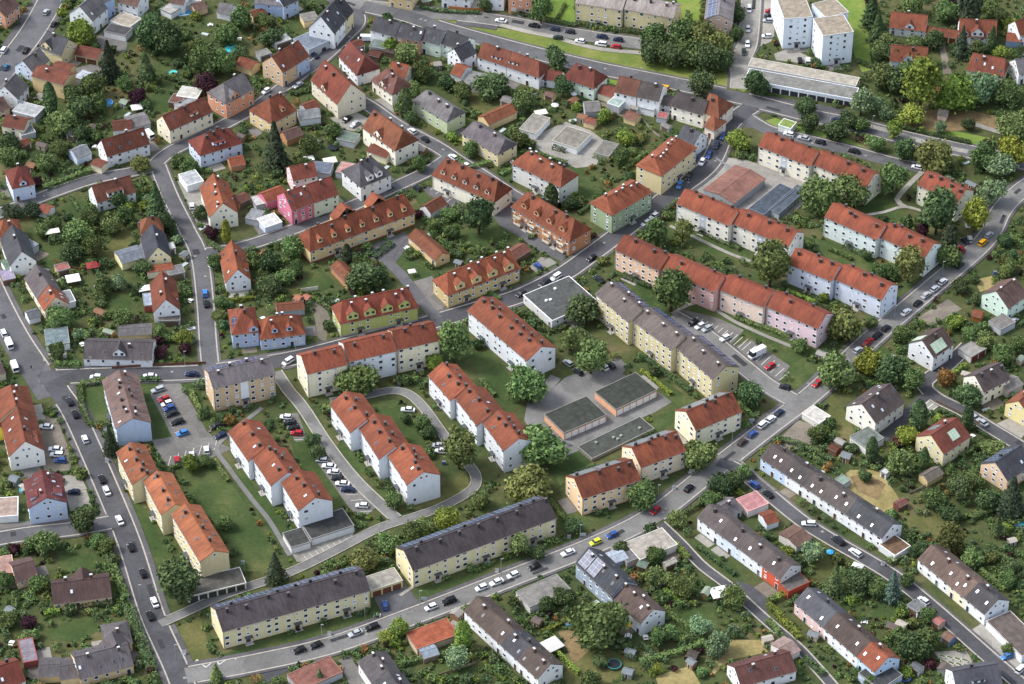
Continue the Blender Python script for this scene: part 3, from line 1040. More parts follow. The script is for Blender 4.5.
house('pale yellow slate house', (172, 257.5, 166, 234), 9, 3.8, 50, '#484B56', '#EFE6B8', 'with white trimmed roof', ch=1)
house('russet hip house behind slate', (140, 234, 164, 232.5), 8, 4.8, 46, '#A0573F', BE, 'house', hip=(3, 3))
shed('low grey hipped annex', (122, 264, 146, 257), 8, 3, '#7D8591', '#EFE6B8', 'left of the pale yellow slate house', pitch=14)
shed('blue grey side roof', (136, 250, 146, 252), 7, 3.2, '#8A93A3', CR, 'against the pale yellow slate house', flat=True)
shed('wide orange carport', (147, 273, 174, 269), 4, 2.8, '#B4583F', CR, 'in front of the pale yellow slate house', pitch=8)
house('white orange roofed house', (180.5, 310, 176.5, 281), 9.2, 4.6, 48, '#AF5540', WH, 'by the side street', cross=[(.4, 3, 'g')], ch=2)
shed('pale blue side annex', (144, 306, 153, 305), 7, 3, '#A9B6C6', '#8A4A42', 'left of the white orange roofed house', flat=True)
house('wide dark roofed bungalow', (83, 358.5, 152, 360), 11, 3.4, 30, '#504A4D', WH, 'with a white gabled dormer', cross=[(.52, 4, 'g', -1, 0, 1.0, 1.2)], sky=2, st=1, sp=4)
shed('grey shed behind bungalow', (118, 336, 152, 334), 6, 3, '#6E6A6C', BE, 'with a low ridge', pitch=15)
house('orange roofed cream house', (238.5, 213, 228.5, 183), 10.4, 5.6, 45, OR_, CW, 'in the street fork', ch=4, chm=CH_WHITE, sky=3, cross=[(.5, 3, 'g')])
shed('white flat side building', (187, 186, 204, 181), 8, 3, '#B9BCBF', WH, 'left of the orange roofed cream house', flat=True, fascia='#E5E5E5')
house('white orange gabled house', (251.5, 280, 245, 251), 9, 4.2, 50, OR_, WH, 'right of the side street', sky=3, cross=[(.35, 3, 'g')])
# --- left lower
house('white house with painted bands', (45, 450.5, 36.5, 416), 11.5, 6, 42, '#AE523C', '#ECEAE4', 'near the parked cars', og=.04, sky=3, cross=[(.3, 5, 's')])
house('orange roofed left house', (36, 414.5, 28.5, 386), 12, 6.5, 40, '#B85A40', CR, 'behind the white banded house', hip=(0, 4), ch=3)
house('bright yellow left house', (4, 428, 2, 404), 8, 5, 35, '#9A5A48', '#E6CB4C', 'at the left edge')
house('crimson roofed blue house', (67.5, 502.5, 62, 474), 12.2, 6.8, 28, '#96424A', '#C5D2EA', 'with a wide roof', sky=7, ch=2, chm=CH_WHITE, cross=[(.3, 3, 's', -1, 0, 1.2, 1.3), (.3, 3, 's', 1, 0, 1.2, 1.3)])
garage('tan topped white garage', (-2, 517, 18, 515.5), 9, 2.7, '#B09C90', '#E3E3E3', 'at the left edge', doors=2, doorc='#D8DADC', fascia='#E8E8E8')
apt('brown roofed blue block', [(151.5, 422.5, 137.5, 374)], 11.6, 7.6, '#7D635C', '#B5C6E4', 'beside the parking lot', pitch=28, ch=6, sky=4, blind=('l',))
apt('tan block with white stairwell', [(213, 388.5, 275.5, 374)], 11, 10, '#6A6367', TN, 'and a grey roof', st=4, pitch=25, solar=('f', .1, .75, .05, .85), ch=4, stair=WH, chm=CH_CAP)
apt('orange yellow walled block', [(116, 452, 132, 485), (143, 481, 161, 515), (171, 514, 200, 562)], 9.6, 8, '#CC6B48', '#D6CAA4', 'in three steps by the avenue', ch=9, pitch=28, chm=CH_DARK, sky=2, up=.65)
garage('garage row with white posts', (188, 597, 246.5, 583), 7.5, 2.6, '#67645F', '#D9D9D5', 'below the orange yellow walled block', doors=6, doorc='#3F403E', fascia='#C9C9C6')
apt('left solar yellow block', [(222.5, 632, 370.5, 590.5)], 12, 7.3, '#4F474B', '#DACFA8', 'along the bottom street', pitch=31, ch=7, solar=('f', .05, .72, .02, .98, 8.5), chm=CH_DARK, wsz=(1.3, 1.3))
apt('right solar yellow block', [(413, 571, 557, 518)], 12, 7.3, '#4F474B', '#DDD2A8', 'beyond the low garages', pitch=31, ch=7, solar=('f', .05, .72, .02, .98, 12), chm=CH_DARK, wsz=(1.3, 1.3))
garage('low garage between yellow blocks', (371, 591, 403, 580.5), 6.5, 3, '#A8A49C', '#E0CF98', 'with three brown doors', doors=3, doorc='#6A4234', fascia='#B9B5A6')
garage('small dark roofed garage', (291, 548, 311, 542), 7.5, 2.6, '#4F504E', '#E2E4E4', 'beside a larger one', doors=2, doorc='#DFE1E2')
garage('wide dark roofed garage', (311.5, 539.5, 354.5, 525.5), 9, 2.7, '#4C4C4C', '#E2E4E4', 'below the white orange roofed blocks', doors=5, doorc='#DFE1E2')
apt('left white stepped block', [(228, 432, 248.5, 461.5), (252.5, 458.5, 271, 486), (281, 482.5, 298.5, 511)], 11.5, 8, '#B4553B', '#DDE2EA', 'between lawns', ch=8, pitch=30, chm=CH_DARK, sky=1, up=.65, group=AW)
apt('middle white stepped block', [(329.5, 404, 350.5, 433), (357.5, 426, 379, 459.5), (387.5, 455.5, 407, 485)], 11.5, 8, '#B4553B', '#DDE2EA', 'opposite the row of cars', ch=8, pitch=30, chm=CH_DARK, sky=1, up=.65, group=AW)
apt('right white stepped block', [(427.5, 375, 450.5, 401), (454.5, 397.5, 477, 426), (482.5, 422.5, 503.5, 451)], 11, 8, '#B4553B', '#DFE3EA', 'beside the round chestnut tree', ch=8, pitch=30, chm=CH_DARK, sky=1, up=.65, group=AW)
apt('cream and white long block', [(307, 374.5, 348, 364.5), (348.6, 362, 397, 351), (397.6, 350, 440, 340.5)], 11.5, 10, '#AC4D38', CR, 'under red roof sections', st=4, wcs=['#EFE6CB', '#E6EAEE', '#EDE4C6'], ch=6, pitch=32, chm=CH_DARK)
apt('white orange roofed block', [(467, 310.5, 527, 361)], 12, 8.5, '#B4553B', '#E4E9EE', 'below the main street', ch=7, pitch=28, chm=CH_DARK, plinth=None)
shed('grey flat roofed hall', (523, 295, 552, 321), 19, 3.6, '#5E605F', '#D5D6D4', 'at the street corner', flat=True, fascia='#E6E6E6', name='commercial_hall', cat='hall', vents=3, win=True, sp=5)
apt('long olive yellow block', [(595, 293.5, 629, 322.5), (632, 320, 672, 350), (675.5, 347, 712.5, 379)], 11, 10, '#6B605C', '#CBBF97', 'with a solar ridge', st=4, pitch=27, ch=9, solar=('f', .05, .5, .02, .98, 6), chm=CH_WHITE)
# --- right middle
apt('peach and pink long block', [(614.5, 249.5, 659, 271), (660, 269, 715, 292.5), (719.5, 290, 764, 307.6), (766, 306.5, 818, 329)], 10.5, 8.5, '#A84A36', PE, 'facing the car park', wcs=['#E3C0A4', '#DDAFAB', '#E8D2C4', '#E2C8D1'], ch=9, pitch=32, chm=CH_DARK)
apt('ivory orange roofed block', [(676, 203.5, 729.5, 226), (732, 223.5, 788.5, 247)], 10.5, 8.3, '#B04F38', '#E9E6DA', 'below the brown roofed hall', ch=6, pitch=32, chm=CH_DARK, stair='#BFC6CE')
apt('pale mint orange block', [(824, 217, 877, 240), (879.5, 237, 925, 258)], 10.5, 8.3, '#B04F38', '#DDE9E6', 'between two lawns', ch=6, pitch=32, chm=CH_DARK)
apt('pale blue orange block', [(787, 263.5, 832, 281.5), (834.5, 279, 882, 300)], 10.5, 8.3, '#B04F38', '#D9E2F2', 'on the curving street', ch=6, pitch=32, chm=CH_DARK)
apt('cream block by ring road', [(758, 146, 810, 166.5), (812, 164, 866.5, 187.5)], 10.5, 7.8, '#AE4E38', '#EAE4D2', 'at the upper right', ch=6, pitch=32, chm=CH_DARK, stair='#BFC6CE')
apt('cream block behind tall tree', [(917, 184.5, 957, 203.5)], 10.5, 8.3, '#A84A38', '#D9D6BE', 'at the right', ch=4, pitch=32, chm=CH_DARK)
garage('brown roofed commercial hall', (734, 203.5, 766, 178.5), 13.5, 3.2, '#8B5F52', '#9AA0A4', 'with a row of doors', doors=10, doorc='#8E9499', fascia='#6E5A52', name='commercial_hall', cat='hall', flat=False)
garage('blue grey garage row', (764, 215, 795, 190), 6.5, 2.6, '#545D68', GY, 'next to the brown roofed hall', doors=8, doorc='#7F878F', fascia='#6A727C')
garage('narrow blue grey garage row', (779, 214, 808, 189), 4.5, 2.5, '#5C6570', GY, 'under the trees', doors=8, doorc='#7F878F', fascia='#6A727C')
apt('white five storey tower wing', [(784, 19, 813, 17)], 24, 13.5, '#A39888', '#DFE8F0', 'with a gravel roof', st=5, flat=True, fascia='#C4C6C6', name='apartment_tower', cat='tower block')
apt('white front tower wing', [(823, 36, 854, 32)], 12.5, 13.5, '#A39888', '#DFE8F0', 'with a mottled flat roof', st=5, flat=True, fascia='#C4C6C6', name='apartment_tower', cat='tower block')
apt('white rear tower wing', [(826, 18, 849, 12)], 11, 13, '#A39888', '#DFE8F0', 'behind the front wing', st=5, flat=True, fascia='#C4C6C6', name='apartment_tower', cat='tower block')
garage('long white garage deck', (744, 79.5, 854, 99.5), 8, 3.6, '#8B8B86', '#E6ECF2', 'with open bays and white posts', doors=12, doorc='#33363A', fascia='#E3EAF2', name='garage_deck')  # dark panels paint the shade inside the open bays; no doors there
shed('pale concrete upper deck', (748, 66, 856, 86), 6, 3.9, '#B3AC9F', '#C9C5BD', 'behind the long white garage deck', flat=True, fascia='#C6C2B9')
house('orange dormer house', (889, 27.5, 926, 31.5), 9.5, 3.6, 42, '#A8533F', WH, 'behind conifers at the top right', cross=[(.55, 3.5, 'g')])
house('row of brown garage doors', (925.5, 34, 957, 38.5), 6, 2.8, 30, '#A8553F', CR, 'linking two orange roofed houses', name='garage', cat='garage', ch=0, doors=4, doorc='#7A4A30')
house('orange house with central gable', (958.5, 36.5, 996.5, 38.5), 10, 4, 45, '#A8533F', WH, 'at the top right', cross=[(.5, 4.5, 'g', -1, 0, .3, 1.6), (.2, 1.6, 'g'), (.8, 1.6, 'g')])
house('orange house with small gable', (889.5, 61, 927, 64), 9, 4, 45, '#A8533F', LB, 'above the bright green trees', cross=[(.5, 3.5, 'g', -1, 0, .3, 1.2)])
house('wide orange roofed house', (966, 70, 1004, 77), 10, 4, 44, '#A04E40', CR, 'at the top right', sky=4, hip=(1, 1))
shed('orange roofed blue shed', (1006, 40.5, 1022, 42), 6, 3, '#B5573F', '#8FA3C4', 'at the right edge', pitch=28)
house('white house at top right edge', (1020, 36, 1036, 32), 9, 5.5, 42, RO, WH, 'cut by the picture edge')
house('white corner house at right edge', (1019, 74, 1036, 71), 9, 5, 40, RG, WH, 'below the orange blue shed')
shed('pale pink gabled hut', (937, 114.5, 946.5, 116.5), 4, 2.4, '#A89A90', '#E6CFC2', 'at the playground', pitch=35)
shed('green roofed transformer hut', (778, 125, 791, 129), 5, 2.8, '#8FA05C', '#DDE3E0', 'on the verge', flat=True, fascia='#DDE3E0')
# --- right side houses
house('mint house with brown roof', (1008.5, 309, 1028, 295), 11.5, 5.5, 38, '#6B524A', '#CFE6D6', 'at the right edge', ch=2, chm=CH_WHITE)
shed('grey flat roof by mint house', (1001, 330, 1016, 322), 6, 2.6, '#85827E', GY, 'at the right edge', flat=True)
shed('wooden summer house', (971, 315, 981, 318), 4, 2.4, '#A5543F', '#A8683C', 'with a red roof beside the mint house', pitch=28)
house('white house with glazed roof', (934, 358, 954.5, 344), 11, 6, 38, '#5E4B44', WH, 'panels on its brown roof', glaz=((.15, .7, .1, .62, -1), (.1, .4, .1, .8, 1)))
garage('grey garage with red doors', (971, 357.5, 987, 348.5), 6, 2.6, '#A5A29D', '#CFCFCB', 'below the white glazed roof house', doors=2, doorc='#7A3A38')
house('cream house with dark roof', (984, 392.5, 1011, 379), 10, 5.5, 38, '#574C4C', '#EDE8D6', 'opposite the drive', ch=3)
shed('grey gabled side garage', (1008, 392, 1024, 384), 6, 2.8, '#8A8480', '#B9B3AA', 'beside the cream dark roofed house', pitch=22)
house('cream house with umber roof', (876, 423.5, 905, 402.5), 12.5, 5.6, 36, '#5F5250', '#EFEBDF', 'and skylights', sky=7, ch=1)
garage('olive grey flat garage', (866, 448.5, 884.5, 438), 7.5, 2.8, '#78807A', '#E4E4E0', 'below the cream umber roofed house', doors=0)
shed('white concrete slab garage', (819, 424, 831, 416), 7.5, 2.3, '#CFCBC4', '#D8D6D0', 'beside the vacant lot', flat=True, fascia='#D5D2CC')
house('yellow house with red solar roof', (944, 454.5, 971, 436.5), 12, 5.6, 36, '#9E4A42', '#E4D9B2', 'by the drive', glaz=((.45, .72, .25, .7, -1),), solar=('f', .2, .7, .3, .6, 8), solm=SOLARG, ch=1)
shed('tan arched hut', (928, 482, 944, 473), 4.5, 2.5, '#8A8074', '#CDB78A', 'in front of the yellow solar house', pitch=30)
house('peach house with solar roof', (1008, 481.5, 1034, 464), 11.5, 4.8, 36, '#45464E', '#DFC3A6', 'at the right edge', solar=('f', .1, .9, .05, .8, 8), sky=2)
house('lemon house at right edge', (1030, 417, 1048, 403), 10, 5, 38, '#B05A45', '#E6D8A0', 'near the lower drive')
# --- terraced rows
R1 = row_units((760, 457.5), (882, 538.5), [0, .2, .36, .53, .7, 1])
for s, sg, rc_, wc_, ex in zip(('blue end terrace house', 'first white terrace house', 'second white terrace house', 'third white terrace house', 'white terrace end house'), R1,
        ('#5E5351', '#57514F', '#5F5552', '#5C5351', '#4B4D52'), ('#C3D7EE', WH, '#E9EAEA', WH, '#E8EAEF'),
        ('nearest the curving street', 'after the blue end house', 'halfway along the long row', 'below the parched garden', 'with a slate roof and white gable')):
    house(s, sg[0], 9.5, 5, 33, rc_, wc_, ex, og=.02, sky=2, ch=1, group='terraced houses', name='terraced_house', doors=0)
R2 = row_units((697, 517.5), (780, 579), [0, .26, .52, .78, 1])
for s, sg, rc_, wc_, ex in zip(('white terrace house by alley', 'pale blue terrace house', 'white terrace house with porch', 'red walled terrace house'), R2,
        ('#5F5555', '#625857', '#5C5251', '#574B4A'), (WH, '#D3DFEF', WH, '#CF6048'), ('top of its row', 'second of its row', 'third of its row', 'at the end of its row')):
    house(s, sg[0], 9.2, 5.3, 33, rc_, wc_, ex, og=.02, sky=1, ch=1, endc='#C9CBCC', group='terraced houses', name='terraced_house')
shed('flat red walled extension', (788, 592, 810, 582), 7.5, 3.2, '#6F6B68', '#A8523F', 'on the red walled terrace house', flat=True, fascia='#8E4538')
R3 = row_units((794, 602), (874.5, 672.5), [0, .36, .78, 1])
for s, sg, rc_, wc_, ex in zip(('pink slate roofed terrace house', 'white terrace house with brown roof', 'light blue terrace house'), R3,
        ('#55565E', '#5F4F49', '#BC5A40'), ('#DDBDB8', WH, '#B9D2F0'), ('at the bottom right', 'between pink and blue ones', 'with an orange roof')):
    house(s, sg[0], 10, 4.8, 34, rc_, wc_, ex, og=.02, sky=2, ch=1, group='terraced houses', name='terraced_house')
R4 = row_units((917.5, 559), (984.5, 614.5), [0, .46, .7, 1])
for s, sg, rc_, wc_, ex in zip(('white russet roofed terrace house', 'cream middle terrace house', 'white dark roofed terrace house'), R4,
        ('#6A564D', '#6E5A50', '#504D50'), ('#E9EAEA', '#EDE3C4', '#E6E9F0'), ('beyond the blue spruce', 'squeezed between white ones', 'above the flat garages')):
    house(s, sg[0], 10.3, 4.6, 33, rc_, wc_, ex, og=.02, sky=2, ch=1, group='terraced houses', name='terraced_house')
R5 = row_units((575, 563), (640.5, 624), [0, .56, 1])
house('slate blue solar house', R5[0][0], 10, 6, 38, '#50535C', '#9AA8B8', 'at the bottom street', og=.02, solar=('n', .1, .95, .03, .5, 4), sky=3, ch=3, chm=CH_WHITE, group='terraced houses', name='terraced_house')
house('brown roofed end house', R5[1][0], 9.5, 5.2, 36, '#62504A', '#DCE0E4', 'behind the giant round tree', og=.02, ch=4, sky=1, chm=CH_WHITE, group='terraced houses', name='terraced_house')
R6 = row_units((463.5, 610.5), (537.5, 679), [0, .5, .73, 1])
for s, sg, rc_, wc_, ex in zip(('white brown roofed end house', 'slate middle terrace house', 'brown roofed terrace house'), R6,
        ('#66564E', '#54545C', '#64554E'), (WH, '#DCE0E6', '#E4E4E4'), ('on the bottom street', 'in the lower row', 'near the bottom edge')):
    house(s, sg[0], 9.6, 5, 34, rc_, wc_, ex, og=.02, ch=2, sky=2, group='terraced houses', name='terraced_house')
house('grey hip house at bottom', (357, 661, 372, 684), 9.5, 5, 36, '#5F5A5D', WH, 'beside a conifer', ch=3, chm=CH_WHITE, hip=(2, 0), og=.03)
house('dark roofed bottom house', (372.3, 684.5, 386, 705), 10, 5, 36, '#4C4A50', WH, 'joined to the grey hip house', sky=2, og=.03)
house('maroon brown bottom house', (741, 687, 797, 671), 10, 4, 34, '#714640', '#E9E9EC', 'with a white gable', sky=2, ch=2)
shed('dusty pink roofed garage', (787, 658, 801, 650), 7.5, 2.8, '#A68D85', '#D8D2CC', 'beside the maroon brown house', pitch=16)
house('slate house at bottom right', (957, 692, 1003, 684), 10, 5, 36, '#54545E', WH, 'with a white roof box', cross=[(.5, 4, 's')])
shed('dark flat roof by blue house', (880, 690, 903, 675), 9, 3, '#4D4F52', '#B9C6D6', 'at the bottom edge', flat=True)
garage('long flat garages by terrace', (986, 621, 1022, 657), 9, 2.8, '#6E6560', '#DCE3EE', 'below the white dark roofed terrace house', doors=7, doorc='#DDE3EC', fascia='#B6B2AE')
garage('brown flat terrace garage', (895, 556, 911, 546), 7, 2.6, '#7A6250', '#DADCDA', 'at the end of the long row', doors=0, fascia='#E0E0DE')
# --- bottom left
house('dark brown roofed bungalow', (53, 604.5, 112, 597), 11, 3, 32, '#5B4340', BE, 'left of the avenue', st=1, sky=1, ch=2, cross=[(.55, 7, 'g', 1, 0, .3, .4)])
house('brown square roofed cottage', (17, 583, 39, 577), 10, 3, 28, '#5C4442', TN, 'near the left edge', st=1, ch=0)
shed('pinkish flat terrace', (-3, 575, 15, 572), 8, 2.8, '#B08F86', BE, 'at the left edge', flat=True, fascia='#C9A49A')
house('sprawling grey bungalow', (80, 679.5, 134, 665.5), 12, 3.4, 30, '#5A5458', '#D9BE93', 'by the avenue', st=1, sky=4, ch=2, chm=CH_WHITE, cross=[(.8, 8, 'g', 1, 0, .3, .5)])
house('hipped grey wing', (105, 648, 133, 643), 10, 3.6, 30, '#5E585B', BE, 'behind the sprawling grey bungalow', hip=(4, 4), ch=1, st=1)
shed('low dark side wing', (60, 680, 81, 677), 9, 3, '#5B5659', BE, 'joined to the sprawling grey bungalow', pitch=14)
shed('grey hipped side wing', (38, 677, 60, 676), 8, 2.9, '#6A6568', BE, 'at the far end of the sprawling bungalow', pitch=14)
shed('lilac grey carport', (23, 663, 38, 660), 10, 2.7, '#8F8790', '#7A4A4A', 'between two bungalows', flat=True, fascia='#9A4A50')
house('scarlet roofed house', (-2, 690, 26, 681), 11, 4, 34, '#8E3A34', WH, 'in the bottom corner', sky=1, ch=1)
shed('red brown flat carport roof', (300, 691, 343, 672), 8, 2.5, '#8B6258', GY, 'on the bottom street', flat=True, fascia='#8A6A60', )
garage('orange brown flat garage', (417, 649.5, 459, 634.5), 8, 2.6, '#A4604A', '#C9B9A6', 'opposite the white parked car', doors=0, fascia='#9A6A54')
shed('small slate garden hut', (424, 659, 440, 654), 5, 2.4, '#8592A0', '#8A7A68', 'below the orange brown garage', pitch=14)
garage('grey gravel topped garage', (530, 607.5, 571, 589), 8, 2.8, '#8C8984', '#D4D2CB', 'left of the slate blue solar house', doors=0)
garage('pale flat workshop', (640, 560, 678, 544.5), 9, 2.8, '#B1AAA0', '#D8D4CC', 'right of the solar house', doors=0, fascia='#CFCAC2')
garage('dark strip roofed workshop', (627, 563, 639.5, 557.5), 9, 2.7, '#77767A', '#B9B6B0', 'joined to the pale flat workshop', doors=0)
shed('pale blue corrugated hut', (611, 565, 629, 558), 5.5, 2.8, '#A9B5C4', '#B4BECB', 'by the bottom street', pitch=12)
shed('pink flat roofed garage', (748, 512, 769, 503.5), 7, 2.6, '#C08C8C', '#E0D6D2', 'beside a terrace alley', flat=True, fascia='#CFA5A3')
house('grey roofed alley cottage', (728, 519, 743, 509), 8, 3, 30, '#6B6668', GY, 'next to the pink garage', st=1, ch=1)
shed('brown roofed lane garage', (797, 547, 812.5, 537), 8, 2.8, '#7B5C50', '#D2CEC8', 'below the long terrace', pitch=12)
shed('orange roofed lane shed', (767, 525, 779.5, 521), 6, 2.6, '#A8503E', '#DCE2EA', 'near the alley corner', pitch=20)
garage('peach walled dark garage', (616, 410, 657.5, 390), 11.5, 2.9, '#484B46', '#E0AE8E', 'with white doors', doors=6, doorc='#E8E8E6', fascia='#7E7C74')
garage('second dark courtyard garage', (564, 433.5, 607, 415), 11.5, 2.9, '#4A4D48', '#E0AE8E', 'nearer the round trees', doors=6, doorc='#E8E8E6', fascia='#7E7C74')
shed('sunken flat garage roof', (592, 459, 654.5, 428.5), 7.5, 1.2, '#555853', '#8A8A86', 'with round vents', flat=True, vents=5, fascia='#8A8A86', name='underground_garage', cat='garage')
apt('upper cream solar block', [(696, 431, 742.5, 411.5)], 12, 7.2, '#A84F3A', '#ECE4C8', 'on the curving street', pitch=33, ch=4, solar=('f', .1, .9, .1, .95, 7), solm=SOLARG, chm=CH_DARK)
apt('middle cream solar block', [(641, 468, 686.5, 451)], 12, 7.2, '#A84F3A', '#EAD9C0', 'second along the curving street', pitch=33, ch=4, solar=('f', .1, .9, .05, .95, 7), solm=SOLARG, chm=CH_DARK)
apt('lower peach solar block', [(582.5, 499, 641, 480)], 12, 7.2, '#A84F3A', '#ECCDA6', 'third along the curving street', pitch=33, ch=4, solar=('f', .1, .9, .05, .85, 7), solm=SOLARG, chm=CH_DARK)
shed('brown tiled courtyard shed', (515, 260, 531, 250), 6, 2.8, '#7E4E40', '#6A5648', 'between the mustard block and the brick block', pitch=26)
shed('brown roofed kiosk at left edge', (-9, 377, 6, 373), 8, 3, '#5E4A48', '#D8CDB8', 'beside the parked white vans', pitch=16)

# outhouses and annexes packed between the houses: centre pixel, length, width, height, roof, wall, what it is, along which way (pixels), flat roof
for i, (x, y, L_, w_, h_, rc_, wc_, what, dx, dy, fl) in enumerate([
    (260, 15, 6, 5, 2.8, RT, BE, 'red brown roofed outhouse', 3, -1, 0), (284, 42, 7, 5, 2.6, '#D5D5D0', GY, 'white roofed outhouse', 3, -1, 1), (266, 55, 5, 4, 2.5, '#8F8C88', GY, 'grey roofed outhouse', 3, -1, 1),
    (245, 201, 5.5, 5, 2.8, '#7A4A3C', BK, 'brown roofed outhouse', 3, -1.4, 0), (71, 136, 4.5, 4, 2.4, '#8C8A86', GY, 'grey roofed outhouse', 3, 1, 0), (24, 146, 7, 4, 2.6, '#9A4C3E', CR, 'reddish roofed outhouse', 3, -1.5, 0), (187, 104, 8, 3, 2.6, '#9DA0A3', GY, 'grey strip roofed outhouse', 3, -1.2, 1),
    (64, 270, 5, 4, 2.4, '#A8706A', BE, 'pink roofed outhouse', 3, -.8, 1), (172, 249, 3, 4, 2.6, '#DCDCDA', WH, 'white porch annex', 3, -.6, 1), (177, 274, 6, 5, 2.6, '#7F7F80', GY, 'grey flat garage annex', 3, -.6, 1), (169, 321, 7.5, 4, 2.4, '#6F6C68', GY, 'low dark garage annex', 3, -.1, 1),
    (359, 47, 6, 5, 3, RR, WH, 'red roofed yard annex', 3, -1.3, 0), (377, 48, 6.5, 5.5, 3, '#7F8C86', GY, 'grey green yard annex', 3, .5, 1), (373, 56, 5, 4, 2.8, '#7A3E36', RB, 'dark red yard annex', 3, .8, 0), (389, 52, 4.5, 4, 2.6, '#5A4A44', RB, 'dark brown yard annex', 3, .8, 0),
    (641, 567, 3.5, 3, 2.3, '#6A8070', '#8A5A3A', 'green gabled garden hut', 3, 1, 0), (672, 564, 4.5, 2.4, 2.2, '#C9C2B2', '#B9B0A0', 'pale garden hut', 3, -1.4, 0), (691, 657, 3.5, 3, 2.2, '#4A403C', '#4A403C', 'dark garden hut', 3, 1, 0), (664, 583, 3.2, 3, 2.1, '#5F7080', '#7A8088', 'blue grey garden hut', 3, -1, 0),
    (912, 609, 5, 4, 2.4, '#7F8084', WH, 'grey topped white hut', 3, 2, 1), (935, 623, 3.5, 3.2, 2.4, '#B07068', '#B9A090', 'pink roofed hut', 3, 2, 0), (945, 639, 4, 3.4, 2.3, '#8A6A5A', '#5A7AA0', 'wooden hut with blue wall', 3, 2, 0), (914, 669, 4, 3, 2.2, '#6F767A', GY, 'grey garden hut', 3, 2, 0),
    (832, 450, 3.6, 3.2, 2.4, '#8A4634', '#8A4634', 'red wooden hut', 3, 1.6, 0), (883, 473, 2.6, 2.4, 2.2, '#DADCDC', WH, 'small white hut', 3, 1.6, 1), (839, 482, 4, 3.6, 2.3, '#8FA596', GY, 'pale green roofed hut', 3, 2, 1), (904, 505, 4, 3, 2.2, '#7A4A42', '#7A4A42', 'red brown hut', 3, -1.6, 0), (993, 502, 4.5, 2.2, 1.9, '#C4C2CC', GY, 'pale lilac hut', 3, -1, 1),
    (505, 402 - 300, 4.5, 4, 2.6, '#8A8784', GY, 'grey yard hut', 3, 1, 0), (548, 96, 4, 3, 2.4, '#7A5C50', BE, 'brown yard hut', 3, 1, 0), (633, 109, 3.6, 3, 2.4, '#A5A19A', GY, 'pale yard hut', 3, .8, 1), (664, 127, 4, 2.6, 2.2, '#8F8C86', GY, 'weathered yard hut', 3, 1.5, 0)]):
    k_ = 3.0 * (2386 + y - 342) / 2386
    n_ = math.hypot(dx, dy / ST)
    hx, hy = dx / n_ * L_ / 2 * k_, dy / n_ * L_ / 2 * k_
    o = building('outhouse %d' % i, [(x - hx, y - hy, x + hx, y + hy)], w_, h_, 20, rc_, wc_, name='outhouse', cat='outhouse', ch=0, win=False, st=1, flat=bool(fl), ref=False, doors=1, doorc='#6A5A4C')
    ITEMS.append((o, what, o.location.x, o.location.y, 'outhouse'))
# ------------------------------------------------------------------ ground, roads, yards, lawns
def sheet(name, pts, z, mat, th=None):
    mb = MB()
    P = [(p.x, p.y, z) for p in pts]
    ar = sum(P[i - 1][0] * P[i][1] - P[i][0] * P[i - 1][1] for i in range(len(P)))
    if ar < 0:
        P = P[::-1]
    mb.poly(P)
    return structure(link(name, mb.mesh(name, [mat])))


gm = ground_mat('garden_ground', [(0.28, '#35422A'), (0.42, '#475433'), (0.55, '#565B3A'), (0.68, '#6E674A'), (0.8, '#5C5645')], 0.045, 0.45, 0.6)
mb = MB()
mb.poly([(-2500, -1500, 0), (2500, -1500, 0), (2500, 4000, 0), (-2500, 4000, 0)])
structure(link('ground', mb.mesh('ground', [gm])))

ASPH = asphalt_mat('asphalt', '#77777A')
ASPH2 = asphalt_mat('worn_asphalt', '#92918F')
ASPHD = asphalt_mat('dark_asphalt', '#66666A')
PAVE = asphalt_mat('pavement_slabs', '#747275', 0.7)
KERB = plain('#A39E94', 0.9, 0.1, 0, 0.15, 0.8)
YARD = asphalt_mat('yard_concrete', '#B4B0A8', 0.7)
YARDD = asphalt_mat('yard_paving', '#8C8985', 0.7)
GRAVEL = asphalt_mat('gravel_lot', '#968D80', 0.8)
SLAB = asphalt_mat('light_slabs', '#BDB8AE', 0.6)
DIRT = ground_mat('bare_soil', [(0.3, '#6B5A45'), (0.5, '#8A7757'), (0.7, '#A08C68')], 0.2, 1.2, 0.5)
LAWN = ground_mat('mown_lawn', [(0.3, '#37492A'), (0.46, '#445531'), (0.58, '#54603A'), (0.72, '#6F6E45')], 0.06, 0.9, 0.5)
LAWNB = ground_mat('bright_lawn', [(0.3, '#627C36'), (0.5, '#738A42'), (0.72, '#8F9452')], 0.07, 0.7, 0.4)
LAWNO = ground_mat('dry_verge', [(0.3, '#4F5633'), (0.5, '#62643D'), (0.72, '#7A734E')], 0.08, 0.8, 0.45)
VERGE = ground_mat('green_verge', [(0.3, '#5C7038'), (0.5, '#727F40'), (0.72, '#8E8C54')], 0.08, 0.8, 0.4)
STRAW = ground_mat('parched_lawn', [(0.3, '#7E774D'), (0.5, '#9A8D60'), (0.7, '#B3A377')], 0.12, 0.8, 0.5)

ROADS = []
PAVED = []     # world polygons where nothing grows
OPEN = []      # lawns: grass but no undergrowth


def smooth(P, step=2.0):
    """world points along a rounded line through P"""
    out = []
    n = len(P)
    for i in range(n - 1):
        p0, p1, p2, p3 = P[max(0, i - 1)], P[i], P[i + 1], P[min(n - 1, i + 2)]
        k = max(1, int((p2 - p1).length / step))
        for j in range(k):
            t = j / k
            out.append(0.5 * ((2 * p1) + (p2 - p0) * t + (2 * p0 - 5 * p1 + 4 * p2 - p3) * t * t + (3 * p1 - p0 - 3 * p2 + p3) * t ** 3))
    out.append(P[-1])
    return out


def offs(L, i):
    d = (L[min(i + 1, len(L) - 1)] - L[max(i - 1, 0)])
    d.z = 0
    d.normalize()
    return Vector((-d.y, d.x, 0))


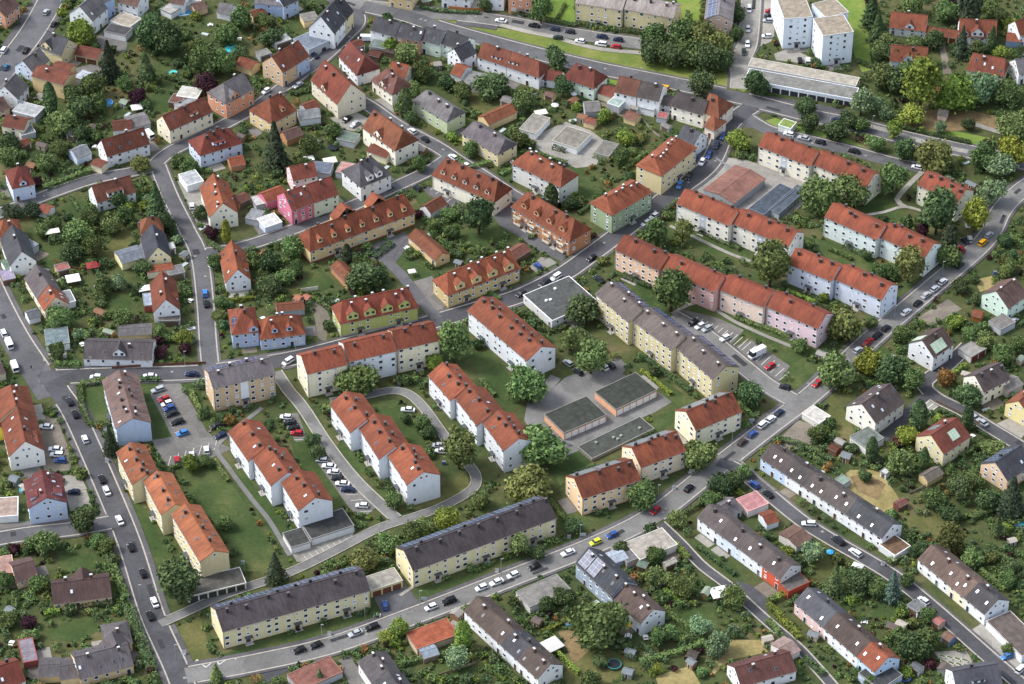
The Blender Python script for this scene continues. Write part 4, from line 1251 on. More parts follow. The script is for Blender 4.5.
def road(name, px, w, mat=None, pave=(1.7, 1.7), kerb=True):
    L = smooth([G(*p) for p in px])
    ROADS.append(dict(name=name, L=L, w=w, mat=mat or ASPH, pave=pave, kerb=kerb, A=np.array([(p.x, p.y) for p in L])))


def build_roads():
    for k, r in enumerate(ROADS):
        z = 0.06 + 0.004 * k
        mb = MB()
        L, h = r['L'], r['w'] / 2
        N = [offs(L, i) for i in range(len(L))]
        for i in range(len(L) - 1):
            a, b = L[i], L[i + 1]
            q = [a - N[i] * h, b - N[i + 1] * h, b + N[i + 1] * h, a + N[i] * h]
            mb.poly([(p.x, p.y, z) for p in q])
        structure(link(r['name'], mb.mesh(r['name'], [r['mat']])))
    for k, r in enumerate(ROADS):
        L, h = r['L'], r['w'] / 2
        N = [offs(L, i) for i in range(len(L))]
        mb = MB()
        zt = 0.19 + 0.004 * k
        for sgn, pw in ((-1, r['pave'][0]), (1, r['pave'][1])):
            if not pw:
                continue
            for i in range(len(L) - 1):
                m = (L[i] + L[i + 1]) / 2 + N[i] * sgn * (h + .5)
                m2 = (L[i] + L[i + 1]) / 2 + N[i] * sgn * (h + pw)
                if near_road(m.x, m.y, 0.35, k) or near_road(m2.x, m2.y, 0.35, k):
                    continue
                for a0, a1, mi, dz in ((h - .02, h + min(.42, pw), 0, 0.0), (h + .42, h + pw, 1, -.01)):
                    if a1 - a0 < .05:
                        continue
                    a, b = L[i], L[i + 1]
                    q = [a + N[i] * sgn * a0, b + N[i + 1] * sgn * a0, b + N[i + 1] * sgn * a1, a + N[i] * sgn * a1]
                    if sgn < 0:
                        q = q[::-1]
                    mb.slab([[(p.x, p.y, zt + dz) for p in q]], 0.2, mi)
        if mb.f:
            structure(link('pavement', mb.mesh('pavement', [KERB, PAVE])))


def near_road(x, y, mar, skip=-1):
    for k, r in enumerate(ROADS):
        if k == skip:
            continue
        d = np.hypot(r['A'][:, 0] - x, r['A'][:, 1] - y).min()
        if d < r['w'] / 2 + mar:
            return True
    return False


def yard(name, px, mat, n=[0]):
    P = [G(*p) for p in px]
    n[0] += 1
    PAVED.append([(p.x, p.y) for p in P])
    sheet(name, P, 0.028 + n[0] * 0.0004, mat)


def lawn(px, mat=None, n=[0]):
    P = [G(*p) for p in px]
    n[0] += 1
    OPEN.append([(p.x, p.y) for p in P])
    sheet('lawn', P, 0.008 + n[0] * 0.0004, mat or LAWN)


# streets
road('avenue', [(62, -22), (37, 25), (10, 62), (-14, 92)], 9.5, None, (3, 3))
road('upper_street', [(-23, 262), (-5, 302), (14, 338), (35, 370), (52, 396)], 9.6, ASPH, (0, 2))
road('street', [(46, 372), (60, 393), (76, 418), (107, 488), (130, 545), (152, 614), (176, 668), (190, 705)], 6.6, ASPHD, (2, 2))
road('main_street', [(40, 378), (85, 376), (130, 374.5), (205, 372), (285, 360), (340, 347), (436, 321), (480, 308), (520, 296), (562, 275), (592, 254), (615, 237), (662, 201), (707, 167), (724, 133), (736, 118), (752, 107)], 6.8, ASPHD, (1.6, 1.6))
road('side_street', [(211, 372), (208, 342), (205, 300), (199, 256), (186, 228), (170, 196), (158, 166)], 5.2, ASPH, (1.2, 1.2))
road('sloping_street', [(153, 167), (170, 152), (212, 131), (256, 107), (290, 82), (318, 62), (343, 39), (358, 22), (352, 5)], 5.2, ASPH, (1.3, 1.3))
road('garden_street', [(152, 168), (128, 173), (95, 179), (50, 194), (20, 206), (-14, 218)], 5, ASPH, (1.1, 1.1))
road('curving_lane', [(201, 254), (228, 250), (256, 243), (295, 229), (355, 205), (395, 187), (431, 170), (450, 157)], 5, ASPH, (1.2, 1.2))
road('upper_side_street', [(358, 100), (372, 108), (398, 126), (437, 147), (458, 161), (481, 175), (505, 191), (520, 200)], 5.4, ASPH, (1.3, 1.3))
road('upper_road', [(335, -8), (358, 4), (385, 8), (425, 13), (470, 17), (512, 23), (560, 32), (610, 40), (652, 46), (700, 53), (737, 60)], 7.0, ASPH2, (3.2, 1.5))
road('ring_road', [(362, 6), (406, 16), (445, 29), (512, 47.5), (587, 66), (640, 77), (690, 87), (740, 98), (790, 111), (820, 118), (860, 126), (905, 138), (965, 151), (1036, 166)], 7.4, ASPH, (1.4, 1.4))
road('top_street', [(752, -14), (750, 20), (747, 45), (740, 62), (741, 78), (740, 89)], 7, YARD, (1.4, 1.4))
road('upper_terrace_street', [(748, 119), (767, 130), (789, 136), (820, 143.5), (854, 152), (890, 162), (917, 168), (938, 174)], 5.4, ASPH, (0, 1.2))
road('curving_street', [(1040, 178), (1022, 190), (1002, 210), (983, 243), (928, 291), (868, 342), (815, 392), (768, 428), (702, 479), (656, 514), (600, 543), (512, 578), (406, 619), (330, 646), (256, 663), (186, 676)], 6.6, ASPH2, (1.8, 1.4))
road('car_park_street', [(672, 316), (700, 332), (722, 349), (745, 368), (768, 386), (800, 405)], 6, ASPH2, (1.2, 1.2))
road('terrace_lane', [(718, 462), (738, 470), (768, 494), (800, 520), (828, 538), (888, 573), (928, 604), (993, 661), (1036, 698)], 4.6, ASPHD, (0.6, 1.2))
road('terrace_alley', [(660, 524), (680, 543), (702, 566), (728, 586), (750, 606), (770, 624), (800, 650), (836, 690)], 3.0, ASPHD, (0.5, 0.5))
road('hillside_lane', [(968, 346), (948, 365), (925, 383), (935, 397), (962, 411), (988, 427), (1036, 456)], 4.6, ASPHD, (0.5, 0.8))
road('west_lane', [(-14, 541), (30, 534), (75, 529), (120, 521)], 5.6, ASPH, (1.2, 1.2))
road('inner_drive', [(276, 372), (288, 390), (303, 408), (328, 446), (355, 480), (384, 508), (396, 519)], 3.7, ASPH2, (0.3, 0.3))
road('loop_drive', [(330, 402), (360, 397), (390, 391), (408, 394), (422, 406), (434, 422), (447, 440), (462, 458), (475, 474), (475, 486), (463, 496), (440, 508), (415, 517), (378, 529), (331, 553), (284, 575), (225, 595), (178, 616), (160, 624)], 3.2, ASPH2, (0.2, 0.2))
road('courtyard_drive', [(437, 319), (420, 299), (402, 276), (388, 260), (395, 246), (404, 236)], 4.0, ASPH, (0, 0))
road('house_drive', [(930, 392), (915, 406), (898, 424), (882, 440)], 3.6, ASPHD, (0, 0))
road('garage_drive', [(556, 377), (545, 390), (533, 406), (543, 430)], 4.0, ASPH2, (0, 0))
road('gravel_footway', [(500, 25), (526, 31.5), (553, 37), (579, 44.5), (606, 50), (648, 53.5)], 2.4, SLAB, (0, 0))
road('lawn_path', [(262, 408), (235, 430), (217, 448), (230, 470), (250, 497), (270, 522), (290, 556)], 1.6, ASPH2, (0, 0))
road('block_path', [(737, 240), (770, 250), (800, 258), (830, 270), (862, 283)], 1.5, YARD, (0, 0))
road('upper_block_path', [(862, 216), (885, 212), (905, 207), (930, 214)], 1.4, SLAB, (0, 0))
road('stair_path', [(922, 172), (908, 186), (897, 200), (905, 207)], 2.0, SLAB, (0, 0))
road('ivory_block_path', [(670, 226), (700, 240), (730, 254), (752, 262)], 1.5, YARD, (0, 0))
road('pink_block_path', [(672, 314), (700, 303), (735, 322), (770, 338), (800, 350)], 1.5, YARD, (0, 0))
road('park_path', [(868, 126), (895, 133), (930, 144), (968, 152)], 2.6, YARD, (0, 0))
road('park_trail', [(968, 122), (985, 128), (1005, 134), (1030, 140)], 2.4, YARD, (0, 0))
road('garden_lane_path', [(400, 596), (424, 580), (440, 576)], 1.2, YARD, (0, 0))

# yards and parking
yard('junction', [(720, 126), (724, 116), (738, 112), (752, 112), (764, 120), (752, 128), (740, 126), (730, 136)], ASPH)
yard('parking_lot', [(150, 394), (162, 381), (179, 381), (206, 430), (219, 443), (233, 449), (222, 453), (205, 461), (172, 468), (160, 460), (152, 440), (172, 437), (164, 420)], YARDD)
yard('kerbside_parking', [(44, 415), (58, 420), (72, 458), (70, 470), (45, 474), (38, 440)], GRAVEL)
yard('concrete_slab', [(62, 475.5), (80, 475), (87, 489), (65, 493)], SLAB)
yard('concrete_slab', [(66, 494), (86, 489.5), (93, 508), (70, 511)], SLAB)
yard('garage_forecourt', [(0, 524), (70, 517), (72, 526), (0, 536)], YARDD)
yard('car_bays', [(279, 414), (298, 413), (307, 440), (296, 442)], YARDD)
yard('car_bays', [(314, 458), (330, 455), (376, 507), (366, 516), (352, 512)], YARDD)
yard('courtyard', [(528, 399), (548, 392), (566, 377), (582, 372), (606, 365), (618, 357), (628, 366), (622, 374), (650, 386), (672, 402), (655, 412), (600, 436), (580, 450), (566, 456), (540, 444), (524, 420)], ASPH2)
yard('garage_yard', [(688, 198), (716, 156), (746, 160), (800, 178), (818, 190), (790, 216), (770, 222), (735, 212)], YARD)
yard('concrete_yard', [(552, 128), (566, 122), (590, 130), (606, 142), (596, 166), (576, 168), (556, 160), (536, 148), (530, 138)], YARD)
yard('concrete_yard', [(682, 160), (692, 145), (706, 128), (716, 120), (724, 124), (708, 154), (694, 166)], GRAVEL)
yard('car_park', [(672, 318), (684, 310), (718, 318), (744, 330), (732, 344), (716, 344)], YARDD)
yard('car_park', [(736, 346), (752, 340), (790, 366), (776, 386), (768, 384)], YARDD)
yard('garage_forecourt', [(371, 592), (404, 582), (420, 604), (384, 618)], ASPH)
yard('garage_forecourt', [(196, 600), (250, 586), (244, 594), (180, 614)], ASPHD)
yard('garage_forecourt', [(290, 550), (356, 528), (352, 538), (308, 561), (297, 562)], YARD)
yard('courtyard_paving', [(370, 246), (404, 232), (412, 240), (396, 262), (380, 262), (366, 256)], ASPH)
yard('courtyard_paving', [(412, 282), (432, 276), (450, 300), (438, 314), (428, 306)], YARDD)
yard('garden_yard', [(312, 302), (322, 298), (330, 318), (326, 342), (318, 338)], GRAVEL)
yard('house_yard', [(175, 176), (196, 178), (204, 200), (210, 226), (196, 222), (186, 200)], YARD)
yard('parking_bay', [(422, 188), (438, 184), (462, 204), (452, 208), (430, 196)], ASPH)
yard('apron', [(742, 92), (800, 101), (852, 111), (850, 118), (800, 110), (744, 100)], ASPHD)
yard('tower_forecourt', [(774, 54), (790, 48), (812, 58), (806, 64), (776, 60)], YARD)
yard('car_park', [(757, -4), (775, -4), (774, 40), (757, 48)], SLAB)
yard('vacant_lot', [(778, 440), (798, 420), (822, 428), (812, 444), (788, 452)], GRAVEL)
yard('gravel_drive', [(917, 318), (948, 299), (962, 309), (930, 326)], GRAVEL)
yard('parking_bay', [(963, 240), (975, 248), (964, 262), (950, 250)], ASPH)
yard('turning_area', [(735, 580), (765, 590), (768, 616), (748, 606)], ASPHD)
yard('slab_drive', [(996, 424), (1012, 417), (1030, 428), (1018, 442)], SLAB)
yard('parking_bay', [(922, 398), (940, 402), (930, 414), (916, 408)], YARD)
yard('garage_apron', [(968, 632), (984, 622), (1024, 662), (1024, 690), (1010, 680)], YARD)
yard('bungalow_drive', [(28, 664), (40, 662), (42, 684), (28, 686)], YARDD)
yard('dark_lot', [(258, 662), (290, 654), (296, 666), (266, 684)], ASPHD)
yard('street_drive', [(338, 660), (350, 655), (370, 686), (352, 690)], YARDD)
yard('kerb_parking', [(374, 100), (388, 96), (398, 118), (384, 120)], YARD)
yard('house_forecourt', [(330, 118), (356, 112), (372, 120), (362, 132), (344, 130)], YARD)
yard('brook_yard', [(94, 40), (104, 30), (128, 40), (126, 50), (104, 54)], YARDD)
yard('row_house_yard', [(600, 102), (616, 104), (640, 112), (634, 120), (606, 112)], GRAVEL)
yard('front_yard', [(246, 214), (260, 206), (276, 232), (262, 240)], YARDD)
yard('paved_corner', [(68, 70), (100, 62), (104, 74), (84, 82)], YARDD)
yard('hall_forecourt', [(546, 322), (592, 300), (600, 306), (566, 330)], ASPHD)
yard('barn_yard', [(488, 210), (508, 203), (536, 226), (570, 246), (562, 262), (550, 256), (536, 250), (518, 236), (500, 226)], ASPH)
yard('parking_pad', [(541, 257), (549, 257.5), (557, 263), (537, 272.5), (528, 268)], YARD)
yard('sand_track', [(939, 41), (944, 42), (952, 74), (943, 74)], GRAVEL)
yard('playground_soil', [(900, 112), (960, 108), (1004, 118), (1000, 128), (940, 132), (905, 126)], DIRT)
yard('bare_plot', [(850, 477), (866, 473), (886, 484), (878, 500), (858, 492)], DIRT)
yard('bare_plot', [(558, 632), (580, 628), (590, 650), (574, 664)], DIRT)
yard('greenhouse_bed', [(934, 652), (966, 650), (976, 668), (950, 676)], SLAB)

# lawns
for P in ([(542, -6), (574, -6), (575, 22), (560, 28), (540, 26)], [(676, -6), (702, -6), (700, 20), (680, 22)], [(824, -6), (864, -6), (872, 70), (862, 72), (856, 60), (848, 30)],
          [(732, 70), (748, 68), (752, 82), (744, 92), (730, 86)]):
    lawn(P, LAWNB)
lawn([(400, 10), (440, 19), (512, 30), (580, 44), (652, 53), (737, 66), (736, 90), (690, 81), (587, 60), (512, 42), (430, 20)], VERGE)
lawn([(590, 72), (620, 78), (650, 88), (640, 90), (600, 82)], LAWNB)
lawn([(714, 103), (728, 105), (741, 109), (743, 112), (734, 115), (722, 111)], LAWNB)
lawn([(757, 123), (775, 118), (800, 126), (850, 140), (880, 154), (850, 146), (820, 138), (789, 131), (770, 128)], LAWNB)
lawn([(920, 128), (960, 132), (990, 138), (976, 146), (930, 136)], LAWNB)
lawn([(80, 390), (103, 384), (112, 430), (84, 424), (76, 408)])
lawn([(142, 386), (156, 382), (176, 438), (156, 440)])
lawn([(180, 382), (198, 380), (206, 410), (222, 418), (206, 428)])
lawn([(180, 470), (212, 456), (236, 490), (262, 530), (286, 570), (244, 572), (226, 540), (200, 520)])
lawn([(224, 460), (240, 468), (290, 530), (284, 548), (262, 520)])
lawn([(280, 410), (296, 412), (330, 460), (345, 505), (330, 520), (300, 470)])
lawn([(116, 500), (140, 500), (170, 556), (166, 572), (136, 552)])
lawn([(120, 470), (130, 490), (116, 494), (108, 470)])
lawn([(176, 628), (200, 616), (210, 650), (196, 664), (182, 652)], LAWNO)
lawn([(222, 655), (250, 645), (372, 612), (376, 618), (256, 660), (226, 664)])
lawn([(414, 590), (450, 580), (560, 542), (586, 532), (590, 540), (512, 568), (422, 602)])
lawn([(556, 500), (566, 505), (600, 520), (580, 534), (560, 528)])
lawn([(368, 402), (395, 400), (412, 420), (436, 460), (420, 450), (385, 430)])
lawn([(340, 440), (366, 470), (360, 478), (336, 450)])
lawn([(440, 490), (466, 470), (470, 486), (440, 504), (400, 512), (384, 500)], LAWNO)
lawn([(470, 352), (492, 352), (528, 400), (512, 412), (480, 380)])
lawn([(356, 495), (384, 487), (400, 508), (382, 508)])
lawn([(546, 388), (566, 386), (560, 400), (536, 404)])
lawn([(630, 374), (648, 372), (684, 394), (700, 408), (684, 412), (660, 396)])
lawn([(548, 460), (572, 447), (592, 462), (560, 486)])
lawn([(650, 420), (676, 408), (672, 424), (654, 434)])
lawn([(610, 262), (618, 256), (660, 280), (676, 306), (660, 312), (630, 296)])
lawn([(676, 306), (700, 300), (816, 350), (800, 358), (770, 344), (720, 322)])
lawn([(664, 222), (680, 222), (784, 262), (780, 272), (720, 256), (670, 238)])
lawn([(800, 236), (826, 240), (876, 262), (870, 276), (830, 262)])
lawn([(828, 208), (862, 198), (884, 196), (896, 206), (922, 228), (880, 220)])
lawn([(884, 314), (900, 304), (918, 286), (908, 280), (896, 300)])
lawn([(788, 384), (780, 352), (800, 352), (820, 376), (800, 390)])
lawn([(830, 392), (846, 412), (858, 440), (838, 442), (828, 420)], LAWNO)
lawn([(850, 470), (880, 470), (900, 500), (886, 516), (856, 500), (838, 480)], STRAW)
lawn([(400, 250), (420, 262), (432, 276), (414, 282), (398, 262)])
lawn([(300, 270), (320, 268), (336, 284), (322, 292), (300, 290)])
lawn([(408, 188), (424, 192), (440, 206), (424, 212)])
lawn([(460, 232), (490, 222), (506, 232), (480, 250), (466, 252)])
lawn([(120, 232), (135, 228), (134, 252), (108, 262), (104, 248)], LAWNO)
lawn([(62, 206), (84, 200), (92, 210), (70, 222)])
lawn([(40, 246), (62, 244), (66, 264), (44, 270)])
lawn([(110, 292), (132, 296), (128, 316), (104, 316)])
lawn([(154, 64), (170, 66), (176, 78), (158, 78)])
lawn([(145, 96), (170, 92), (176, 112), (150, 112)])
lawn([(92, 98), (116, 98), (112, 116), (90, 110)], LAWNO)
lawn([(48, 106), (62, 104), (64, 116), (48, 118)])
lawn([(46, 630), (92, 616), (100, 630), (78, 642), (50, 640)])
lawn([(60, 556), (98, 552), (94, 570), (60, 572)])
lawn([(318, 150), (336, 150), (340, 166), (320, 166)])
lawn([(466, 94), (500, 100), (498, 116), (474, 112)], LAWNO)
lawn([(572, 140), (600, 122), (606, 130), (588, 136)], LAWNO)
lawn([(570, 166), (588, 170), (582, 184), (570, 178)])
lawn([(584, 178), (600, 182), (592, 200), (580, 196)])
lawn([(812, 560), (836, 556), (842, 576), (812, 580)], LAWNO)
lawn([(880, 600), (900, 604), (896, 620), (870, 616)])
lawn([(905, 515), (940, 515), (960, 536), (940, 540), (908, 530)], LAWNO)
lawn([(560, 654), (612, 650), (640, 664), (600, 690), (566, 684)], LAWNO)
lawn([(668, 610), (712, 606), (720, 630), (670, 640)])
lawn([(716, 640), (760, 640), (768, 652), (730, 660), (712, 676)], STRAW)
lawn([(655, 676), (690, 666), (704, 690), (660, 690)], STRAW)
lawn([(700, 545), (712, 540), (728, 556), (718, 562)])
lawn([(715, 562), (732, 562), (742, 576), (728, 580)])
lawn([(984, 300), (990, 318), (1000, 330), (978, 326), (966, 318)])
lawn([(858, 352), (874, 340), (892, 352), (880, 372)], LAWN)
lawn([(974, 280), (992, 276), (994, 288), (980, 292)], STRAW)
lawn([(436, 664), (470, 660), (474, 676), (432, 680)])
lawn([(878, 10), (884, 12), (884, 40), (878, 40)], LAWN)

# paved corners beside houses
PATIO = []
hrn = random.Random(31)
for nm, ax, ay, fs in ANCH:
    Mi, hl, hw = fs[0]
    if hl > 11 or hw < 3.8 or hrn.random() < .25:
        continue
    Mw = Mi.inverted()
    a, b_ = hrn.uniform(2, 4.2), hrn.uniform(1.3, 2.2)
    side = hrn.choice((0, 1, 2))
    c = Mw @ (Vector((hrn.uniform(-.5, .5) * hl, -hw - b_ - .1, 0)) if side == 0 else Vector(((hl + b_ + .1) * (1 if side == 1 else -1), hrn.uniform(-.4, .4) * hw, 0)))
    if near_road(c.x, c.y, 3.0) or in_foot(c.x, c.y, 1.0) or any(in_poly(c.x, c.y, P) for P in PAVED):
        continue
    R = Mw.to_3x3()
    da, db = R @ Vector((a, 0, 0)), R @ Vector((0, b_, 0))
    if side:
        da, db = R @ Vector((b_, 0, 0)), R @ Vector((0, a, 0))
    P = [c - da - db, c + da - db, c + da + db, c - da + db]
    PAVED.append([(p.x, p.y) for p in P])
    sheet('patio', P, .05 + .0004 * len(PAVED), hrn.choice((YARD, SLAB, YARDD, GRAVEL)))
build_roads()


def bays(a, b, n, vec, w=.12, name='bay_marking'):
    """painted bay lines along the line a-b, each reaching vec pixels"""
    mb = MB()
    for i in range(n + 1):
        t = i / n
        u, v = a[0] + (b[0] - a[0]) * t, a[1] + (b[1] - a[1]) * t
        p, q = G(u, v), G(u + vec[0], v + vec[1])
        d_ = (q - p).normalized() * 1.0
        s_ = Vector((-d_.y, d_.x, 0)) * w
        mb.poly([(k.x, k.y, .05) for k in (p - s_, q - s_, q + s_, p + s_)])
    structure(link(name, mb.mesh(name, [plain('#C9C8C2', .9, .1)])))


bays((688, 326), (738, 348), 10, (10, -9), .1)
bays((742, 350), (780, 380), 8, (9, -8), .1)
bays((154, 393), (177, 438), 9, (9, -3), .08)
bays((281, 416), (294, 440), 5, (12, -1), .08)
bays((318, 461), (360, 512), 9, (12, -1), .08)
bays((168, 466), (214, 450), 6, (3, -10), .08)
bays((430, 190), (452, 206), 4, (6, -4), .08)
bays((304, 556), (350, 534), 8, (5, 6), .07)
bays((930, 400), (938, 406), 2, (-10, 8), .14)
for a_, b_ in zip([(192, 667), (197, 660), (206, 668), (216, 659), (219, 665), (233, 656)], [(197, 660), (206, 668), (216, 659), (219, 665), (233, 656), (236, 660)]):
    p_, q_ = G(*a_), G(*b_)
    n_ = (q_ - p_).normalized() * .14
    n_ = Vector((-n_.y, n_.x, 0))
    mb = MB()
    mb.poly([(k.x, k.y, .06 + .004 * len(ROADS) + .004 + .0003 * a_[0] / 10) for k in (p_ - n_, q_ - n_, q_ + n_, p_ + n_)])
    structure(link('zigzag_marking', mb.mesh('zigzag_marking', [plain('#C9C8C2', .9, .1)])))
bays((0, 62), (44, 0), 9, (6, 3), .1)

# patched asphalt and manhole covers
prn = random.Random(12)
PATCH = plain('#3E3E41', .95, .05, 0, .2)
COVER = plain('#8A8782', .8, .1)
for k, r in enumerate(ROADS):
    if r['w'] < 4.5:
        continue
    L = r['L']
    N_ = max(1, len(L) // 14)
    for _ in range(N_):
        i = prn.randrange(2, len(L) - 3)
        c = L[i] + offs(L, i) * prn.uniform(-.3, .3) * r['w']
        if not -50 < PX(c)[0] < 1080:
            continue
        d_ = (L[i + 1] - L[i]).normalized()
        n_ = offs(L, i)
        man = prn.random() < .4
        a_, b_ = (.45, .45) if man else (prn.uniform(.8, 3.5), prn.uniform(.4, 1.1))
        mb = MB()
        z = .06 + .004 * len(ROADS) + .006
        mb.poly([(q.x, q.y, z) for q in (c - d_ * a_ - n_ * b_, c + d_ * a_ - n_ * b_, c + d_ * a_ + n_ * b_, c - d_ * a_ + n_ * b_)])
        structure(link('manhole_cover' if man else 'road_patch', mb.mesh('road_patch', [COVER if man else PATCH])))
# ------------------------------------------------------------------ vehicles
def loft(mb, secs, m=0):
    """closed body through cross-sections; each a list of (y, z) at x, same count"""
    i0 = len(mb.v)
    n = len(secs[0][1])
    for x, pts in secs:
        mb.v += [(x, y, z) for y, z in pts]
    for a in range(len(secs) - 1):
        for k in range(n):
            mb.f.append((i0 + a * n + k, i0 + a * n + (k + 1) % n, i0 + (a + 1) * n + (k + 1) % n, i0 + (a + 1) * n + k))
            mb.m.append(m)
    mb.f.append(tuple(i0 + k for k in reversed(range(n))))
    mb.m.append(m)
    mb.f.append(tuple(i0 + (len(secs) - 1) * n + k for k in range(n)))
    mb.m.append(m)


def ring(hw, z0, z1, ch=.12):
    return [(-hw + ch * .6, z0), (hw - ch * .6, z0), (hw, z0 + ch), (hw, z1 - ch), (hw - ch, z1), (-hw + ch, z1), (-hw, z1 - ch), (-hw, z0 + ch)]


CAR_SHAPES = {
    # length, half width, hood height, roof height, cabin: bottom front x, top front x, top rear x, bottom rear x (fractions of length)
    'hatchback': (4.0, .88, .92, 1.50, .27, .41, .86, .97),
    'saloon': (4.6, .90, .92, 1.45, .28, .41, .74, .88),
    'estate car': (4.6, .90, .94, 1.50, .27, .40, .90, .985),
    'minivan': (4.4, .92, 1.05, 1.72, .16, .33, .92, .985),
    'off-roader': (4.6, .95, 1.08, 1.75, .25, .36, .92, .985),
    'panel van': (5.6, 1.0, 1.15, 2.35, .08, .20, .99, .995),
    'camper van': (6.4, 1.1, 1.2, 2.85, .03, .10, .99, .995),
}
CARMESH = {}


def car_meshes(kind):
    if kind in CARMESH:
        return CARMESH[kind]
    L, hw, hh, rh, a, b, c, d = CAR_SHAPES[kind]
    X = lambda f: (f - .5) * L
    mb = MB()
    secs = []
    nose = .62 if kind not in ('panel van', 'camper van') else .9
    for f, w_, zt in ((0, .82, nose), (.03, .92, nose + .1), (.10, .98, hh - .06), (a, 1, hh), (.5, 1, hh + .02), (min(d, .95), 1, hh + .02), (.98, .95, hh - .04), (1, .86, hh - .2)):
        secs.append((X(f), ring(hw * w_, .24 if 0 < f < 1 else .34, zt)))
    loft(mb, secs)
    vanlike = kind in ('panel van', 'camper van')
    tz = rh
    hw2 = hw * .76 if not vanlike else hw * .93
    # painted roof panel and pillars
    e = .02
    fr, bk = X(b), X(c)
    mb.box(fr - .06, bk + .06, -hw2, hw2, tz - .06, tz, 0)
    if vanlike:
        mb.box(X(.30), X(.985), -hw * .985, hw * .985, hh - .05, tz - .062, 0)
    for sy in (-1, 1):
        mb.box(X(.55) - .06, X(.55) + .06, sy * hw * .86 - .03, sy * hw * .86 + .03, hh, tz - .2, 0)
    body = mb.mesh('body', [paint('#DDDFE2')])
    mb = MB()
    loft(mb, [(X(a), [(-hw * .88, hh - .02), (hw * .88, hh - .02), (hw * .86, hh), (-hw * .86, hh)]),
              (X(b), [(-hw * .93, hh - .02), (hw * .93, hh - .02), (hw2, tz - .055), (-hw2, tz - .055)]),
              (X(c), [(-hw * .93, hh - .02), (hw * .93, hh - .02), (hw2, tz - .055), (-hw2, tz - .055)]),
              (X(d), [(-hw * .88, hh - .02), (hw * .88, hh - .02), (hw * .86, hh), (-hw * .86, hh)])])
    glass = mb.mesh('windows', [CARGLASS])
    mb = MB()
    r = .33
    n = 12
    for y0, y1, rr, m in ((-.11, .11, r, 0), (-.12, .12, r * .6, 1)):
        i = len(mb.v)
        for y in (y0, y1):
            mb.v += [(rr * math.cos(2 * math.pi * k / n), y, r + rr * math.sin(2 * math.pi * k / n)) for k in range(n)]
        for k in range(n):
            mb.f.append((i + k, i + (k + 1) % n, i + n + (k + 1) % n, i + n + k)); mb.m.append(m)
        mb.f.append(tuple(i + k for k in range(n))); mb.m.append(m)
        mb.f.append(tuple(i + n + k for k in reversed(range(n)))); mb.m.append(m)
    wheel = mb.mesh('wheel', [TYRE, METAL])
    mb = MB()
    mb.box(-.05, .05, -.2, .2, -.08, .08, 0)
    head = mb.mesh('headlight', [plain('#D8DCE0', .2)])
    mb = MB()
    mb.box(-.05, .05, -.16, .16, -.09, .09, 0)
    tail = mb.mesh('tail_light', [plain('#8A1A18', .3)])
    CARMESH[kind] = (body, glass, wheel, head, tail, L, hw, hh, nose)
    return CARMESH[kind]


PAINTS = dict(white='#E2E5E8', silver='#A9AEB3', grey='#6F747A', black='#15171A', dark='#23272D', blue='#2F4E8E', navy='#1E2B4A', red='#A8202A', green='#27352C',
              yellow='#DFA51E', lime='#C9D03A', brown='#3E332E', sky='#3B7CC4', teal='#2A5D7A')
WORD = dict(dark='charcoal', navy='dark blue', sky='bright blue', green='dark green', teal='teal', lime='yellow green', brown='dark brown')


def car(x, y, dx, dy, colour, kind='hatchback', state='parked', lab=None):
    body, glass, wheel, head, tail, L, hw, hh, nose = car_meshes(kind)
    p, q = G(x - dx, y - dy, .7), G(x + dx, y + dy, .7)
    c = G(x, y, .7)
    c.z = .1
    ang = math.atan2(q.y - p.y, q.x - p.x) + rnd.uniform(-.03, .03)
    r = root_at({'panel van': 'van', 'camper van': 'camper_van'}.get(kind, 'parked_car' if state == 'parked' else 'car'), c)
    r.rotation_euler = (0, 0, ang)
    b = link('body', body, r)
    b.material_slots[0].link = 'OBJECT'
    b.material_slots[0].material = paint(PAINTS[colour])
    link('windows', glass, r)
    for fx in (.19, .80):
        for sy in (-1, 1):
            link('wheel', wheel, r, Matrix.Translation(((fx - .5) * L, sy * (hw - .1), 0)))
    for sy in (-1, 1):
        link('headlight', head, r, Matrix.Translation((-L / 2 + .03, sy * hw * .55, nose - .02)))
        link('tail_light', tail, r, Matrix.Translation((L / 2 - .02, sy * hw * .6, hh - .32)))
    r['category'] = 'van' if 'van' in kind and kind != 'minivan' else 'car'
    r['group'] = 'vehicles parked along the streets' if state == 'parked' else 'vehicles driving on the streets'
    if lab:
        r['label'] = lab
    else:
        ITEMS.append((r, f'{WORD.get(colour, colour)} {kind}', c.x, c.y, 'car'))
    PAVED.append([(c.x + math.cos(ang + t) * 2.6, c.y + math.sin(ang + t) * 2.6) for t in (.5, 2.6, 3.6, 5.8)])


